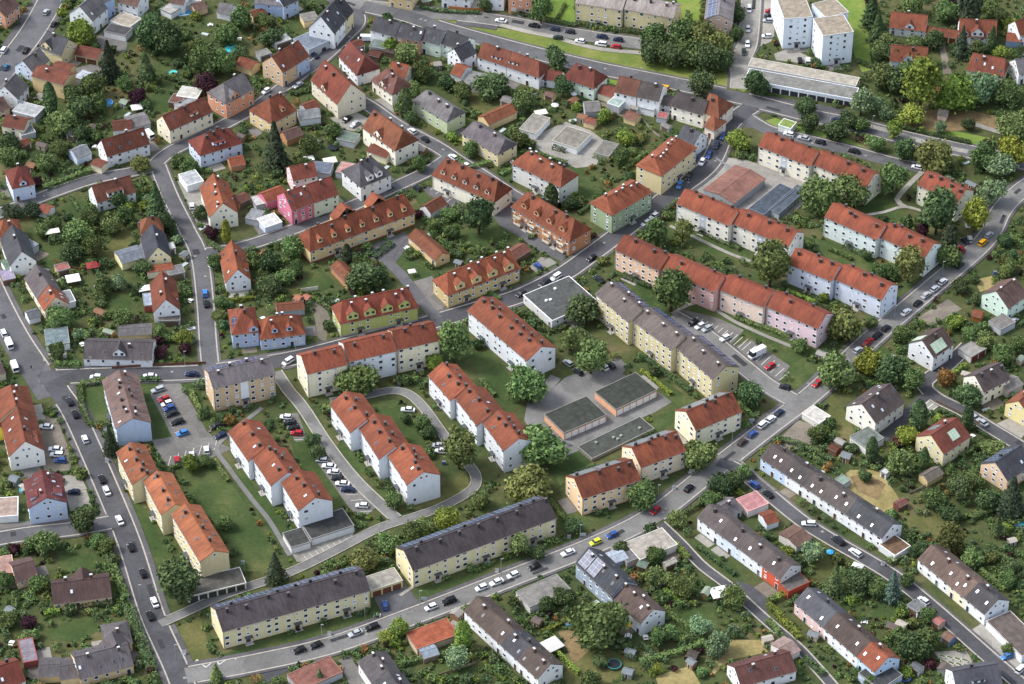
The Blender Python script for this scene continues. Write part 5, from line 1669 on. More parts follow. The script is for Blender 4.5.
D_ = dict(M1=(-10, 14), M2=(4.5, 10), E=(1, 10), K=(-11, 9), C=(14, -8.5), C2=(9, -18), H=(10, 7), U=(12, 2), T=(-.4, -10), X=(12, .4), N=(10, 7.5), LOT=(10, -3.2), LOT2=(10, .6),
          SS=(10, -6.5), KB=(12, -4.6), L=(9, 9), CP=(10, -5), R=(12, 3), RQ=(12, -9), V=(1.2, 10))
h_, s_, e_, m_, o_, v_ = 'hatchback', 'saloon', 'estate car', 'minivan', 'off-roader', 'panel van'
CARS = [
    (46, 12, 'M1', 'silver', h_), (54, 24, 'M1', 'black', h_), (26, 50, 'M1', 'black', s_), (4, 50, 'M1', 'white', m_), (6, 67, 'M1', 'teal', h_),
    (149, 135, 'L', 'white', v_), (66, 1, 'X', 'navy', h_), (365, 39, 'X', 'white', v_), (321, 47, 'H', 'black', e_), (314, 55, 'H', 'navy', s_), (298, 85, 'SS', 'silver', s_),
    (266, 91, 'SS', 'white', h_), (347, 119, 'SS', 'black', s_), (355, 124, 'SS', 'silver', s_), (412, 131, 'H', 'white', h_), (425, 139, 'H', 'dark', h_),
    (363, 81, 'SS', 'silver', h_), (453, 157, 'H', 'white', h_), (466, 165, 'H', 'white', s_), (501, 20.5, 'U', 'white', s_),
    (534, 25.5, 'U', 'black', s_), (555, 29, 'U', 'navy', h_), (570, 31.5, 'U', 'dark', h_), (558, 37.5, 'U', 'green', h_), (580, 41, 'U', 'white', h_), (602, 36.5, 'U', 'navy', s_),
    (618, 39.5, 'U', 'navy', h_), (601, 44, 'U', 'white', o_), (616, 46.5, 'U', 'red', h_),
    (749, 9, 'T', 'white', m_), (748, 29, 'T', 'silver', h_), (747.5, 44, 'T', 'white', h_), (744, 52, 'T', 'green', h_), (770, 11, 'X', 'red', h_), (769, 16, 'X', 'dark', h_), (768, 20.5, 'X', 'silver', h_), (767, 36, 'X', 'white', h_),
    (663.5, 88, 'U', 'yellow', m_), (723, 136, 'C2', 'blue', h_), (716.5, 145, 'C2', 'navy', h_), (709, 154.5, 'C2', 'blue', s_), (702, 162, 'C2', 'white', h_), (695, 158, 'C2', 'blue', h_),
    (789, 134, 'R', 'white', h_), (804, 138, 'R', 'silver', s_), (820, 142, 'R', 'dark', h_), (854, 151, 'R', 'black', s_), (836, 120, 'U', 'navy', h_), (800, 60, 'V', 'dark', h_), (808, 61, 'V', 'white', m_), (917, 167, 'R', 'white', h_),
    (214, 264, 'SS', 'white', m_), (205, 293, 'E', 'sky', h_), (206.5, 303.5, 'E', 'black', h_), (192, 206, 'V', 'white', h_),
    (9, 344, 'M2', 'white', v_), (14.5, 367, 'M2', 'white', v_), (3.5, 333, 'M2', 'white', m_),
    (417, 188, 'H', 'dark', h_), (506, 190, 'H', 'black', h_), (679.5, 185, 'C2', 'sky', h_), (689, 176, 'C2', 'dark', h_), (654, 216, 'C', 'white', h_), (646, 223, 'C', 'silver', h_),
    (592, 258, 'CP', 'black', h_), (599, 279, 'H', 'dark', s_), (556, 277, 'C', 'white', m_), (544.5, 283, 'C', 'dark', o_), (521, 293.5, 'C', 'dark', h_), (538, 266, 'L', 'blue', h_),
    (693, 322.5, 'CP', 'black', h_), (700, 326, 'CP', 'white', h_), (707, 328.5, 'CP', 'silver', h_), (725, 338, 'CP', 'white', h_),
    (989, 235, 'K', 'silver', h_), (983, 242.5, 'K', 'yellow', m_), (960, 265, 'K', 'green', h_), (943, 281.5, 'K', 'white', h_), (935, 288.5, 'K', 'white', h_), (926, 295, 'K', 'silver', s_),
    (918, 303, 'K', 'dark', h_), (906, 312, 'K', 'white', s_), (886, 328, 'K', 'dark', h_), (877.5, 335, 'K', 'black', e_), (869, 341, 'K', 'red', h_), (961, 249, 'L', 'red', h_), (965, 241, 'L', 'dark', h_), (970, 239, 'E', 'silver', h_),
    (1014, 321, 'K', 'silver', h_), (757, 354, 'CP', 'white', 'camper van'),
    (96, 377, 'X', 'white', h_), (150, 376, 'X', 'white', s_), (192, 374, 'X', 'navy', s_), (69.5, 401.5, 'M2', 'dark', h_), (75, 414, 'M2', 'black', h_), (85, 439, 'M2', 'white', h_),
    (102, 479, 'M2', 'black', h_), (106.5, 490.5, 'M2', 'white', s_), (119.5, 520, 'M2', 'white', s_), (131, 547, 'M2', 'black', h_), (143, 573, 'M2', 'black', h_), (154.5, 602, 'M2', 'white', s_), (150, 615.5, 'M2', 'black', h_),
    (158, 389.5, 'LOT', 'silver', e_), (164, 399, 'LOT', 'red', h_), (167, 403.5, 'LOT', 'white', h_), (169.5, 408, 'LOT', 'blue', h_), (172, 413.5, 'LOT', 'dark', s_), (177.5, 422, 'LOT', 'black', e_), (182.5, 433, 'LOT', 'sky', h_),
    (216, 426, 'LOT', 'dark', h_), (220.5, 435.5, 'LOT', 'navy', h_), (177, 460, 'V', 'red', h_), (192, 455.5, 'V', 'white', h_), (206.5, 450, 'V', 'white', h_),
    (46, 426.5, 'LOT2', 'white', s_), (55.5, 449, 'LOT2', 'white', s_), (57, 454.5, 'LOT2', 'white', e_), (60.5, 460.5, 'LOT2', 'blue', h_), (74, 492, 'LOT2', 'navy', h_),
    (286, 417, 'LOT2', 'white', h_), (290.5, 422.5, 'LOT2', 'dark', h_), (294, 428, 'LOT2', 'black', h_), (297, 433, 'LOT2', 'red', h_), (322, 460, 'LOT2', 'silver', h_), (329, 466, 'LOT2', 'white', s_), (333.5, 472, 'LOT2', 'white', h_),
    (337.5, 478, 'LOT2', 'dark', h_), (342.5, 483.5, 'LOT2', 'white', s_), (348, 489.5, 'LOT2', 'navy', s_), (362, 505.5, 'LOT2', 'white', h_), (408, 409.5, 'LOT2', 'white', s_), (438, 445.5, 'LOT2', 'silver', s_), (441, 451, 'LOT2', 'white', h_), (288, 361.5, 'SS', 'white', m_),
    (568, 363, 'H', 'silver', h_), (578, 371.5, 'H', 'dark', h_), (603, 366.5, 'H', 'white', m_), (610.5, 365, 'H', 'dark', h_), (763, 424.5, 'K', 'white', m_), (752.5, 434, 'K', 'blue', h_), (742.5, 442, 'K', 'brown', h_),
    (689, 488, 'K', 'black', h_), (655.5, 510.5, 'RQ', 'red', h_), (754.5, 484.5, 'N', 'blue', h_), (768, 494, 'N', 'black', h_), (770, 366, 'CP', 'red', h_), (785, 387, 'R', 'dark', h_), (817, 383.5, 'RQ', 'red', h_), (779.5, 412.5, 'K', 'navy', h_), (771, 419, 'K', 'white', h_),
    (858, 350, 'K', 'silver', h_), (867, 343.5, 'K', 'red', h_), (972.5, 416, 'H', 'silver', h_), (982, 422, 'H', 'silver', s_),
    (385, 605.5, 'V', 'blue', h_), (431, 607, 'KB', 'white', h_), (449, 601, 'KB', 'black', o_), (481.5, 587.5, 'KB', 'white', h_), (496.5, 582, 'KB', 'white', s_), (513, 575, 'KB', 'white', h_), (355.5, 633, 'KB', 'silver', s_), (372, 627, 'KB', 'black', e_),
    (316, 645, 'KB', 'black', h_), (299.5, 650, 'KB', 'black', h_), (534.5, 566.5, 'KB', 'black', h_), (568, 552.5, 'KB', 'white', s_), (595.5, 542, 'KB', 'lime', h_), (612, 535, 'KB', 'blue', h_),
    (809, 523.5, 'X', 'white', e_), (838, 540.5, 'N', 'dark', o_), (855.5, 552.5, 'N', 'white', e_), (923.5, 600.5, 'N', 'white', h_), (1007, 656, 'KB', 'sky', h_), (1021, 669, 'K', 'white', m_),
]
MOVING = {(747.5, 44), (836, 120), (85, 439), (106.5, 490.5), (205, 293), (983, 242.5), (654, 216), (689, 488), (655.5, 510.5), (663.5, 88), (501, 20.5), (817, 383.5)}
for x, y, dk, colr, kd in CARS:
    car(x, y, *D_[dk], colr, kd, 'driving' if (x, y) in MOVING else 'parked')
# ------------------------------------------------------------------ trees, shrubs, hedges
def cards(P, N, size, rng, jit=.8):
    """a leaf clump quad at each point, turned roughly to N"""
    n = len(P)
    N = N + rng.normal(0, jit, (n, 3))
    N /= np.linalg.norm(N, axis=1)[:, None] + 1e-9
    R = rng.normal(0, 1, (n, 3))
    U = np.cross(N, R)
    U /= np.linalg.norm(U, axis=1)[:, None] + 1e-9
    V = np.cross(N, U)
    s = (size * rng.uniform(.6, 1.3, n))[:, None]
    k = rng.uniform(.7, 1.2, n)[:, None]
    q = np.stack([P - U * s - V * s * k, P + U * s - V * s * k * .8, P + U * s * .9 + V * s * k, P - U * s * .8 + V * s * k], 1)
    return q.reshape(-1, 3)


def quads_mesh(name, co, mat):
    nq = len(co) // 4
    me = bpy.data.meshes.new(name)
    me.vertices.add(len(co))
    me.vertices.foreach_set('co', np.ascontiguousarray(co, dtype=np.float32).ravel())
    me.loops.add(len(co))
    me.loops.foreach_set('vertex_index', np.arange(len(co), dtype=np.int32))
    me.polygons.add(nq)
    me.polygons.foreach_set('loop_start', np.arange(0, len(co), 4, dtype=np.int32))
    me.polygons.foreach_set('loop_total', np.full(nq, 4, dtype=np.int32))
    me.materials.append(mat)
    me.update(calc_edges=True)
    return me


def sphere_dirs(n, rng):
    d = rng.normal(0, 1, (n, 3))
    return d / np.linalg.norm(d, axis=1)[:, None]


def crown_points(rng, n, lobes, zs, spread=.64, lr=(.2, .5), egg=0.0):
    """points on a heap of uneven lobes inside a unit crown; z from 0 to about 2*zs"""
    C = sphere_dirs(lobes, rng) * (rng.uniform(.55, 1, lobes) ** .5 * spread)[:, None]
    C[0] *= .1
    R = rng.uniform(*lr, lobes)
    R[0] = .62
    C[:, 2] *= zs
    if egg:
        f = 1 - egg * (C[:, 2] / zs + .2)
        C[:, 0] *= f
        C[:, 1] *= f
    L = rng.choice(lobes, n, p=R ** 2 / (R ** 2).sum())
    d = sphere_dirs(n, rng)
    d[:, 2] = np.where((d[:, 2] < -.3) & (rng.random(n) < .6), -d[:, 2], d[:, 2])
    P = C[L] + d * (R[L] * rng.uniform(.72, 1.08, n))[:, None]
    keep = np.ones(n, bool)
    for j in range(lobes):
        keep &= ~((np.linalg.norm(P - C[j], axis=1) < R[j] * .68) & (L != j))
    P, d = P[keep], d[keep]
    out = rng.random(len(P)) < .12                # stray sprays that break the outline
    P[out] += d[out] * rng.uniform(.08, .26, out.sum())[:, None]
    P[:, 2] += zs
    return P, d


def crown_mesh(kind, seed, mat):
    rng = np.random.default_rng(seed)
    if kind == 'round':
        P, d = crown_points(rng, 4400, 19, .85)
        co = cards(P, d, .062, rng)
    elif kind == 'tall':
        P, d = crown_points(rng, 4200, 16, 1.35, .6, (.28, .46), .25)
        co = cards(P, d, .062, rng)
    elif kind == 'loose':
        P, d = crown_points(rng, 2400, 18, .95, .74, (.2, .36))
        co = cards(P, d, .055, rng, 1.2)
    elif kind == 'spruce':
        n = 4200
        t = rng.random(n) ** .75
        tier = np.floor(t * 13) / 13
        fr = (t - tier) * 13
        r = (1 - tier) * (1.0 - .45 * fr) * rng.uniform(.55, 1.05, n)
        a = rng.random(n) * 2 * np.pi
        r *= 1 + .16 * np.sin(a * 5 + tier * 40)
        P = np.stack([r * np.cos(a), r * np.sin(a), t * 3.3 - .12 * r + .1], 1)
        d = np.stack([np.cos(a), np.sin(a), np.full(n, .9)], 1)
        co = cards(P, d, .07, rng, .6)
    elif kind == 'column':
        n = 1500
        t = rng.random(n)
        r = np.sin(np.pi * np.clip(t * .88 + .1, 0, 1)) ** .6 * rng.uniform(.75, 1.05, n)
        a = rng.random(n) * 2 * np.pi
        P = np.stack([r * np.cos(a), r * np.sin(a), t * 5.0], 1)
        d = np.stack([np.cos(a), np.sin(a), np.full(n, .4)], 1)
        co = cards(P, d, .14, rng, .6)
    else:                                     # shrub
        P, d = crown_points(rng, 900, 8, .7, .55, (.32, .5))
        P[:, 2] = np.maximum(P[:, 2] - .15, 0.02)
        co = cards(P, d, .11, rng)
    return quads_mesh('crown', co, mat)


def trunk_mesh(seed):
    r_ = random.Random(seed)
    mb = MB()
    def limb(p, q, a, b, n=6):
        d = (q - p).normalized()
        u = d.orthogonal().normalized()
        v = d.cross(u)
        i = len(mb.v)
        for c, r in ((p, a), (q, b)):
            mb.v += [tuple(c + (u * math.cos(2 * math.pi * k / n) + v * math.sin(2 * math.pi * k / n)) * r) for k in range(n)]
        for k in range(n):
            mb.f.append((i + k, i + (k + 1) % n, i + n + (k + 1) % n, i + n + k)); mb.m.append(0)
    limb(Vector((0, 0, -.3)), Vector((.02, .01, .5)), .09, .065)
    limb(Vector((.02, .01, .5)), Vector((.0, .03, 1.2)), .065, .03)
    for k in range(5):
        a = k * 1.26 + r_.random()
        limb(Vector((.01, .02, .45 + .08 * k)), Vector((math.cos(a) * .5, math.sin(a) * .5, .95 + .1 * k)), .035, .012)
    return mb.mesh('trunk', [BARK])


LEAF = dict(mid=leaf_mat('mid', '#5A6D43'), deep=leaf_mat('deep', '#495B3C'), bright=leaf_mat('bright', '#6B7D3B'), yellow=leaf_mat('yellow', '#7B8038'), olive=leaf_mat('olive', '#5E683E'),
            purple=leaf_mat('purple', '#3F2730'), pale=leaf_mat('pale', '#6C8261'), blue=leaf_mat('blue', '#5A7062'), rust=leaf_mat('rust', '#7A5E3A'), fir=leaf_mat('fir', '#3C4736'))
PROTO = {k: [crown_mesh(k, 11 + 7 * i + len(k), LEAF['mid']) for i in range(n)] for k, n in (('round', 7), ('tall', 4), ('loose', 3), ('spruce', 2), ('column', 2), ('shrub', 5))}
TRUNK = [trunk_mesh(i) for i in range(3)]
CWORD = dict(mid='green', deep='dark green', bright='bright green', yellow='yellow green', olive='olive', purple='purple', pale='pale green', blue='blue grey', rust='rusty', fir='dark')
KWORD = dict(round='round tree', tall='tall tree', loose='loose crowned tree', spruce='spruce', column='columnar conifer', shrub='shrub')
TREEPOS = []


def put_mat(o, m):
    o.material_slots[0].link = 'OBJECT'
    o.material_slots[0].material = m


def tree(x, y, rpx, kind='round', col='mid', lab=None):
    """x, y: middle of the crown as seen from the air; rpx its half width in pixels"""
    s = 3.0 * (2386 + y - 342) / 2386
    r = rpx / s
    zc = {'round': .92, 'tall': 1.5, 'loose': 1.1, 'spruce': 1.45, 'column': 2.4}[kind] * r
    p = G(x, y, zc)
    place_tree(p.x, p.y, r, kind, col, lab)


def place_tree(X, Y, r, kind, col, lab=None):
    root = root_at({'spruce': 'spruce_tree', 'column': 'columnar_conifer'}.get(kind, 'tree'), (X, Y, 0))
    root.rotation_euler = (0, 0, rnd.uniform(0, 6.28))
    c = link('crown', rnd.choice(PROTO[kind]), root)
    base = {'round': .08, 'tall': .15, 'loose': .2, 'spruce': .05, 'column': 0.02}[kind] * r
    rs = 1.06 * r
    c.matrix_basis = Matrix.Translation((0, 0, base)) @ Matrix.Diagonal((rs * rnd.uniform(.82, 1.12), rs * rnd.uniform(.86, 1.12), r * rnd.uniform(.82, 1.15), 1))
    put_mat(c, LEAF[col])
    t = link('trunk', rnd.choice(TRUNK), root)
    t.matrix_basis = Matrix.Diagonal((r, r, r * {'spruce': 2.0, 'column': 2.5, 'tall': 1.5}.get(kind, 1.0), 1))
    root['category'] = 'tree'
    TREEPOS.append((X, Y, r))
    root['group'] = 'trees of the town'
    if lab:
        root['label'] = lab
    else:
        ITEMS.append((root, f'{CWORD[col]} {KWORD[kind]}', X, Y, 'tree'))


T_ = [  # crowns read from the photograph
    (82, 33, 14, 'round', 'bright'), (109, 66, 12, 'spruce', 'fir'), (146, 68, 12, 'spruce', 'deep'), (167, 41, 17, 'round', 'deep'), (148, 36, 15, 'round', 'deep'), (205, 61, 16, 'round', 'mid'), (222, 62, 13, 'loose', 'mid'),
    (207, 82, 13, 'round', 'purple'), (138, 98, 9, 'round', 'purple'), (73, 92, 11, 'round', 'mid'), (92, 87, 12, 'round', 'mid'), (125, 83, 9, 'round', 'mid'), (80, 108, 13, 'round', 'deep'), (62, 122, 14, 'round', 'mid'), (98, 102, 11, 'round', 'mid'),
    (240, 53, 9, 'round', 'deep'), (228, 36, 12, 'round', 'mid'), (240, 20, 13, 'round', 'mid'), (10, 142, 11, 'round', 'deep'), (45, 163, 10, 'round', 'mid'), (10, 158, 10, 'round', 'mid'), (141, 163, 10, 'round', 'olive'), (178, 160, 8, 'round', 'mid'), (190, 166, 9, 'round', 'mid'),
    (62, 148, 10, 'round', 'mid'), (82, 132, 10, 'round', 'deep'), (50, 100, 7, 'column', 'deep'), (152, 22, 12, 'round', 'deep'), (196, 48, 10, 'round', 'olive'),
    (275, 146, 17, 'spruce', 'fir'), (491, 84, 15, 'round', 'deep'), (405, 52, 12, 'round', 'mid'), (422, 72, 11, 'round', 'mid'), (412, 88, 10, 'round', 'mid'), (462, 92, 9, 'round', 'mid'), (447, 83, 8, 'round', 'deep'), (391, 45, 8, 'round', 'bright'), (405, 105, 6, 'column', 'deep'),
    (308, 146, 11, 'loose', 'mid'), (333, 132, 9, 'round', 'mid'), (266, 20, 10, 'round', 'mid'), (270, 35, 11, 'round', 'deep'), (486, 4, 8, 'round', 'deep'), (420, 164, 8, 'round', 'mid'), (411, 118, 8, 'round', 'deep'), (472, 150, 8, 'round', 'mid'),
    (556, 56, 12, 'tall', 'deep'), (657, 36, 16, 'round', 'mid'), (680, 34, 18, 'round', 'mid'), (703, 38, 17, 'round', 'olive'), (720, 47, 14, 'round', 'olive'), (652, 52, 13, 'round', 'deep'), (692, 52, 16, 'round', 'mid'), (671, 55, 14, 'round', 'deep'), (708, 60, 14, 'round', 'deep'), (725, 62, 11, 'round', 'deep'),
    (702, 84, 15, 'round', 'deep'), (756, 84, 13, 'round', 'deep'), (739, 140, 13, 'round', 'bright'), (541, 8, 12, 'tall', 'mid'), (523, 101, 13, 'round', 'mid'), (563, 86, 12, 'loose', 'deep'), (519, 140, 10, 'round', 'olive'), (626, 137, 10, 'round', 'bright'), (622, 158, 9, 'round', 'mid'), (605, 116, 8, 'round', 'bright'), (735, 15, 9, 'round', 'deep'), (737, 35, 8, 'round', 'deep'),
    (806, 107, 10, 'round', 'deep'), (810, 124, 10, 'round', 'deep'), (872, 12, 12, 'spruce', 'deep'), (878, 28, 11, 'spruce', 'deep'), (880, 50, 11, 'round', 'mid'), (885, 40, 10, 'round', 'mid'), (922, 84, 21, 'tall', 'bright'), (955, 94, 20, 'round', 'bright'), (982, 88, 18, 'round', 'pale'), (882, 76, 14, 'round', 'mid'), (900, 82, 15, 'round', 'deep'),
    (862, 102, 14, 'loose', 'pale'), (877, 104, 8, 'loose', 'pale'), (886, 113, 8, 'round', 'pale'), (912, 114, 12, 'round', 'bright'), (895, 129, 11, 'loose', 'bright'), (1008, 92, 14, 'round', 'mid'), (1014, 125, 17, 'round', 'mid'), (1012, 152, 17, 'round', 'yellow'), (986, 155, 16, 'round', 'mid'), (935, 155, 19, 'round', 'olive'), (905, 150, 12, 'round', 'deep'), (876, 142, 10, 'round', 'mid'), (836, 132, 11, 'round', 'deep'), (850, 118, 11, 'round', 'deep'), (861, 125, 8, 'round', 'mid'),
    (940, 128, 7, 'round', 'pale'), (968, 124, 7, 'round', 'deep'), (1000, 165, 13, 'round', 'pale'), (898, 52, 12, 'round', 'deep'), (915, 42, 10, 'round', 'mid'), (935, 40, 10, 'round', 'deep'), (962, 46, 10, 'spruce', 'fir'), (978, 46, 9, 'round', 'deep'), (992, 42, 9, 'spruce', 'deep'), (912, 6, 12, 'round', 'mid'), (948, 10, 14, 'round', 'mid'), (970, 6, 10, 'column', 'fir'), (998, 14, 10, 'round', 'mid'), (1012, 24, 9, 'round', 'bright'), (1002, 52, 8, 'round', 'bright'), (905, 68, 9, 'round', 'mid'), (920, 70, 10, 'tall', 'bright'),
    (771, 262, 20, 'tall', 'olive'), (845, 325, 19, 'round', 'olive'), (818, 198, 19, 'round', 'mid'), (848, 190, 20, 'round', 'mid'), (893, 180, 15, 'loose', 'mid'), (938, 211, 19, 'tall', 'deep'), (976, 214, 15, 'tall', 'yellow'), (993, 190, 15, 'loose', 'pale'), (910, 263, 16, 'tall', 'olive'), (948, 255, 14, 'round', 'mid'), (950, 238, 8, 'column', 'fir'), (923, 232, 8, 'round', 'purple'),
    (837, 370, 19, 'round', 'mid'), (868, 362, 14, 'round', 'yellow'), (893, 369, 17, 'round', 'deep'), (914, 380, 12, 'loose', 'mid'), (800, 345, 8, 'round', 'mid'), (945, 378, 10, 'round', 'rust'), (968, 395, 14, 'round', 'deep'), (1003, 355, 12, 'round', 'mid'), (960, 285, 9, 'round', 'deep'), (1004, 240, 8, 'round', 'deep'), (886, 272, 8, 'round', 'mid'), (866, 254, 6, 'round', 'deep'), (870, 322, 8, 'round', 'mid'),
    (672, 286, 21, 'tall', 'mid'), (582, 308, 17, 'round', 'deep'), (570, 340, 12, 'loose', 'mid'), (591, 352, 18, 'tall', 'mid'), (657, 233, 15, 'loose', 'mid'), (683, 232, 11, 'loose', 'olive'), (479, 213, 17, 'tall', 'deep'), (454, 340, 19, 'tall', 'mid'), (357, 378, 18, 'round', 'olive'), (459, 447, 19, 'tall', 'olive'), (527, 385, 20, 'round', 'mid'), (541, 443, 25, 'round', 'mid'), (529, 482, 21, 'round', 'olive'),
    (602, 622, 29, 'round', 'mid'), (178, 578, 23, 'tall', 'deep'), (644, 493, 17, 'round', 'mid'), (700, 456, 16, 'round', 'mid'), (726, 379, 12, 'round', 'mid'), (750, 395, 14, 'round', 'deep'), (363, 276, 17, 'round', 'deep'), (490, 275, 9, 'loose', 'pale'), (551, 197, 6, 'column', 'deep'), (571, 203, 8, 'round', 'deep'),
    (275, 568, 12, 'spruce', 'fir'), (110, 442, 10, 'spruce', 'fir'), (893, 587, 12, 'spruce', 'blue'), (450, 212, 8, 'round', 'mid'), (452, 232, 8, 'round', 'mid'), (434, 224, 7, 'round', 'mid'), (292, 248, 12, 'round', 'mid'), (270, 262, 12, 'round', 'deep'), (285, 275, 10, 'round', 'mid'), (270, 285, 12, 'round', 'deep'), (297, 268, 9, 'round', 'mid'), (347, 255, 5, 'column', 'fir'), (380, 275, 9, 'round', 'deep'),
    (388, 541, 14, 'round', 'mid'), (364, 559, 14, 'round', 'olive'), (414, 532, 12, 'round', 'mid'), (445, 520, 12, 'round', 'bright'), (398, 627, 12, 'loose', 'bright'), (386, 637, 8, 'round', 'bright'), (456, 658, 12, 'round', 'pale'), (463, 636, 7, 'column', 'bright'), (479, 500, 10, 'round', 'mid'), (425, 525, 10, 'round', 'mid'),
    (84, 522, 12, 'round', 'deep'), (45, 543, 13, 'round', 'mid'), (30, 545, 8, 'round', 'mid'), (107, 545, 9, 'round', 'olive'), (38, 584, 10, 'round', 'mid'), (216, 672, 8, 'spruce', 'mid'), (320, 676, 6, 'spruce', 'deep'), (28, 622, 8, 'round', 'purple'), (97, 540, 9, 'round', 'mid'), (5, 580, 9, 'round', 'mid'), (8, 620, 9, 'round', 'mid'),
    (93, 245, 12, 'loose', 'olive'), (78, 230, 14, 'round', 'mid'), (92, 218, 11, 'round', 'mid'), (70, 252, 12, 'round', 'deep'), (118, 198, 10, 'round', 'deep'), (156, 203, 14, 'spruce', 'deep'), (165, 222, 11, 'round', 'deep'), (12, 210, 10, 'round', 'fir'), (32, 209, 9, 'round', 'fir'), (52, 222, 9, 'round', 'mid'), (42, 230, 8, 'round', 'mid'), (125, 215, 10, 'round', 'mid'), (110, 225, 11, 'round', 'mid'), (143, 268, 9, 'round', 'deep'), (104, 285, 10, 'round', 'mid'), (122, 318, 11, 'round', 'mid'), (60, 318, 14, 'round', 'mid'), (118, 283, 9, 'round', 'pale'), (160, 333, 9, 'round', 'mid'),
    (184, 338, 8, 'round', 'bright'), (201, 212, 8, 'round', 'deep'), (215, 262, 8, 'round', 'mid'), (220, 302, 8, 'round', 'mid'), (226, 233, 5, 'column', 'yellow'), (212, 235, 7, 'round', 'purple'), (218, 315, 7, 'round', 'olive'), (58, 352, 10, 'round', 'mid'), (185, 349, 6, 'round', 'purple'), (160, 351, 7, 'round', 'purple'),
    (206, 412, 6, 'round', 'deep'), (222, 417, 6, 'round', 'deep'), (205, 522, 9, 'round', 'deep'), (225, 523, 8, 'round', 'mid'), (190, 464, 9, 'round', 'bright'), (205, 460, 8, 'round', 'mid'), (312, 440, 8, 'round', 'deep'), (318, 452, 8, 'round', 'deep'), (394, 500, 10, 'round', 'mid'), (423, 424, 9, 'round', 'mid'), (405, 418, 6, 'round', 'deep'), (430, 431, 8, 'round', 'deep'), (435, 362, 9, 'round', 'bright'),
    (572, 525, 9, 'round', 'deep'), (520, 545, 10, 'tall', 'mid'), (537, 553, 8, 'round', 'deep'), (622, 548, 8, 'round', 'deep'), (656, 557, 10, 'round', 'mid'), (655, 576, 11, 'round', 'mid'), (683, 588, 12, 'round', 'olive'), (668, 580, 9, 'round', 'mid'), (678, 518, 10, 'round', 'mid'), (735, 598, 12, 'round', 'olive'), (700, 625, 12, 'loose', 'pale'), (720, 645, 13, 'round', 'pale'), (657, 636, 11, 'round', 'mid'), (672, 632, 10, 'loose', 'mid'), (545, 605, 9, 'round', 'deep'), (562, 597, 10, 'round', 'deep'), (600, 660, 8, 'round', 'deep'), (590, 680, 11, 'round', 'mid'), (658, 668, 7, 'round', 'bright'),
    (720, 487, 12, 'round', 'deep'), (735, 480, 11, 'round', 'deep'), (712, 500, 10, 'round', 'mid'), (745, 470, 8, 'round', 'mid'), (812, 553, 11, 'round', 'pale'), (835, 580, 12, 'spruce', 'deep'), (860, 580, 13, 'round', 'deep'), (877, 590, 10, 'round', 'mid'), (852, 575, 9, 'round', 'deep'), (906, 580, 8, 'round', 'mid'), (900, 635, 11, 'round', 'mid'), (912, 645, 17, 'round', 'deep'), (927, 615, 9, 'round', 'mid'), (927, 640, 12, 'round', 'mid'), (953, 540, 15, 'loose', 'olive'), (920, 548, 10, 'round', 'deep'), (972, 555, 12, 'round', 'mid'), (998, 527, 8, 'spruce', 'deep'), (1008, 580, 9, 'round', 'mid'), (1012, 567, 9, 'round', 'deep'), (1012, 498, 16, 'spruce', 'fir'), (985, 500, 12, 'round', 'deep'), (960, 490, 12, 'round', 'deep'), (935, 500, 12, 'round', 'mid'), (950, 512, 11, 'round', 'deep'), (900, 462, 14, 'loose', 'mid'), (907, 436, 10, 'round', 'yellow'), (919, 415, 8, 'column', 'deep'), (872, 450, 6, 'column', 'deep'), (818, 433, 10, 'round', 'olive'), (924, 460, 5, 'column', 'mid'), (968, 418, 6, 'column', 'deep'), (995, 447, 11, 'round', 'mid'), (975, 480, 10, 'round', 'mid'), (865, 475, 7, 'round', 'deep'),
    (935, 345, 9, 'round', 'bright'), (900, 333, 10, 'round', 'mid'), (955, 322, 9, 'round', 'bright'), (970, 335, 10, 'round', 'mid'), (1012, 265, 8, 'round', 'mid'), (985, 340, 10, 'round', 'mid'), (1018, 345, 9, 'round', 'mid'), (1006, 272, 7, 'round', 'olive'), (978, 300, 7, 'round', 'deep'), (1008, 650, 6, 'round', 'mid'), (870, 680, 8, 'round', 'mid'),
]
for a in T_:
    tree(*a)


# --- hedges: clipped strips that follow a line
def hedge(px, w=1.3, h=1.5, col='mid', what='clipped hedge'):
    rng = np.random.default_rng(int(px[0][0] * 7 + px[0][1]))
    L = smooth([G(*p) for p in px], .6)
    pts, nr = [], []
    for i in range(len(L) - 1):
        n = offs(L, i)
        k = 26
        a = rng.uniform(-1, 1, k)
        b = rng.uniform(0, 1, k)
        top = rng.random(k) < .5
        side = np.where(rng.random(k) < .5, -1.0, 1.0)
        y = np.where(top, a, side) * w / 2 * rng.uniform(.85, 1.12, k)
        z = np.where(top, 1.0, b) * h * rng.uniform(.9, 1.06, k)
        t = rng.random(k)
        base = np.array(L[i])[None] * (1 - t)[:, None] + np.array(L[i + 1])[None] * t[:, None]
        P = base + np.array(n)[None] * y[:, None]
        P[:, 2] = z
        pts.append(P)
        N = np.array(n)[None] * np.where(top, 0, side)[:, None]
        N = N + np.array([0, 0, 1.0])[None] * top[:, None]
        nr.append(N)
    co = cards(np.concatenate(pts), np.concatenate(nr), .22, rng, .5)
    c = np.array(L[len(L) // 2])
    co[:, :2] -= c[:2]
    o = link('hedge', quads_mesh('hedge', co, LEAF[col]))
    o.location = (c[0], c[1], 0)
    o['category'] = 'hedge'
    o['group'] = 'garden hedges'
    ITEMS.append((o, f'{CWORD[col]} {what}', c[0], c[1], 'hedge'))
    for p in L[::4]:
        TREEPOS.append((p.x, p.y, w * .7))


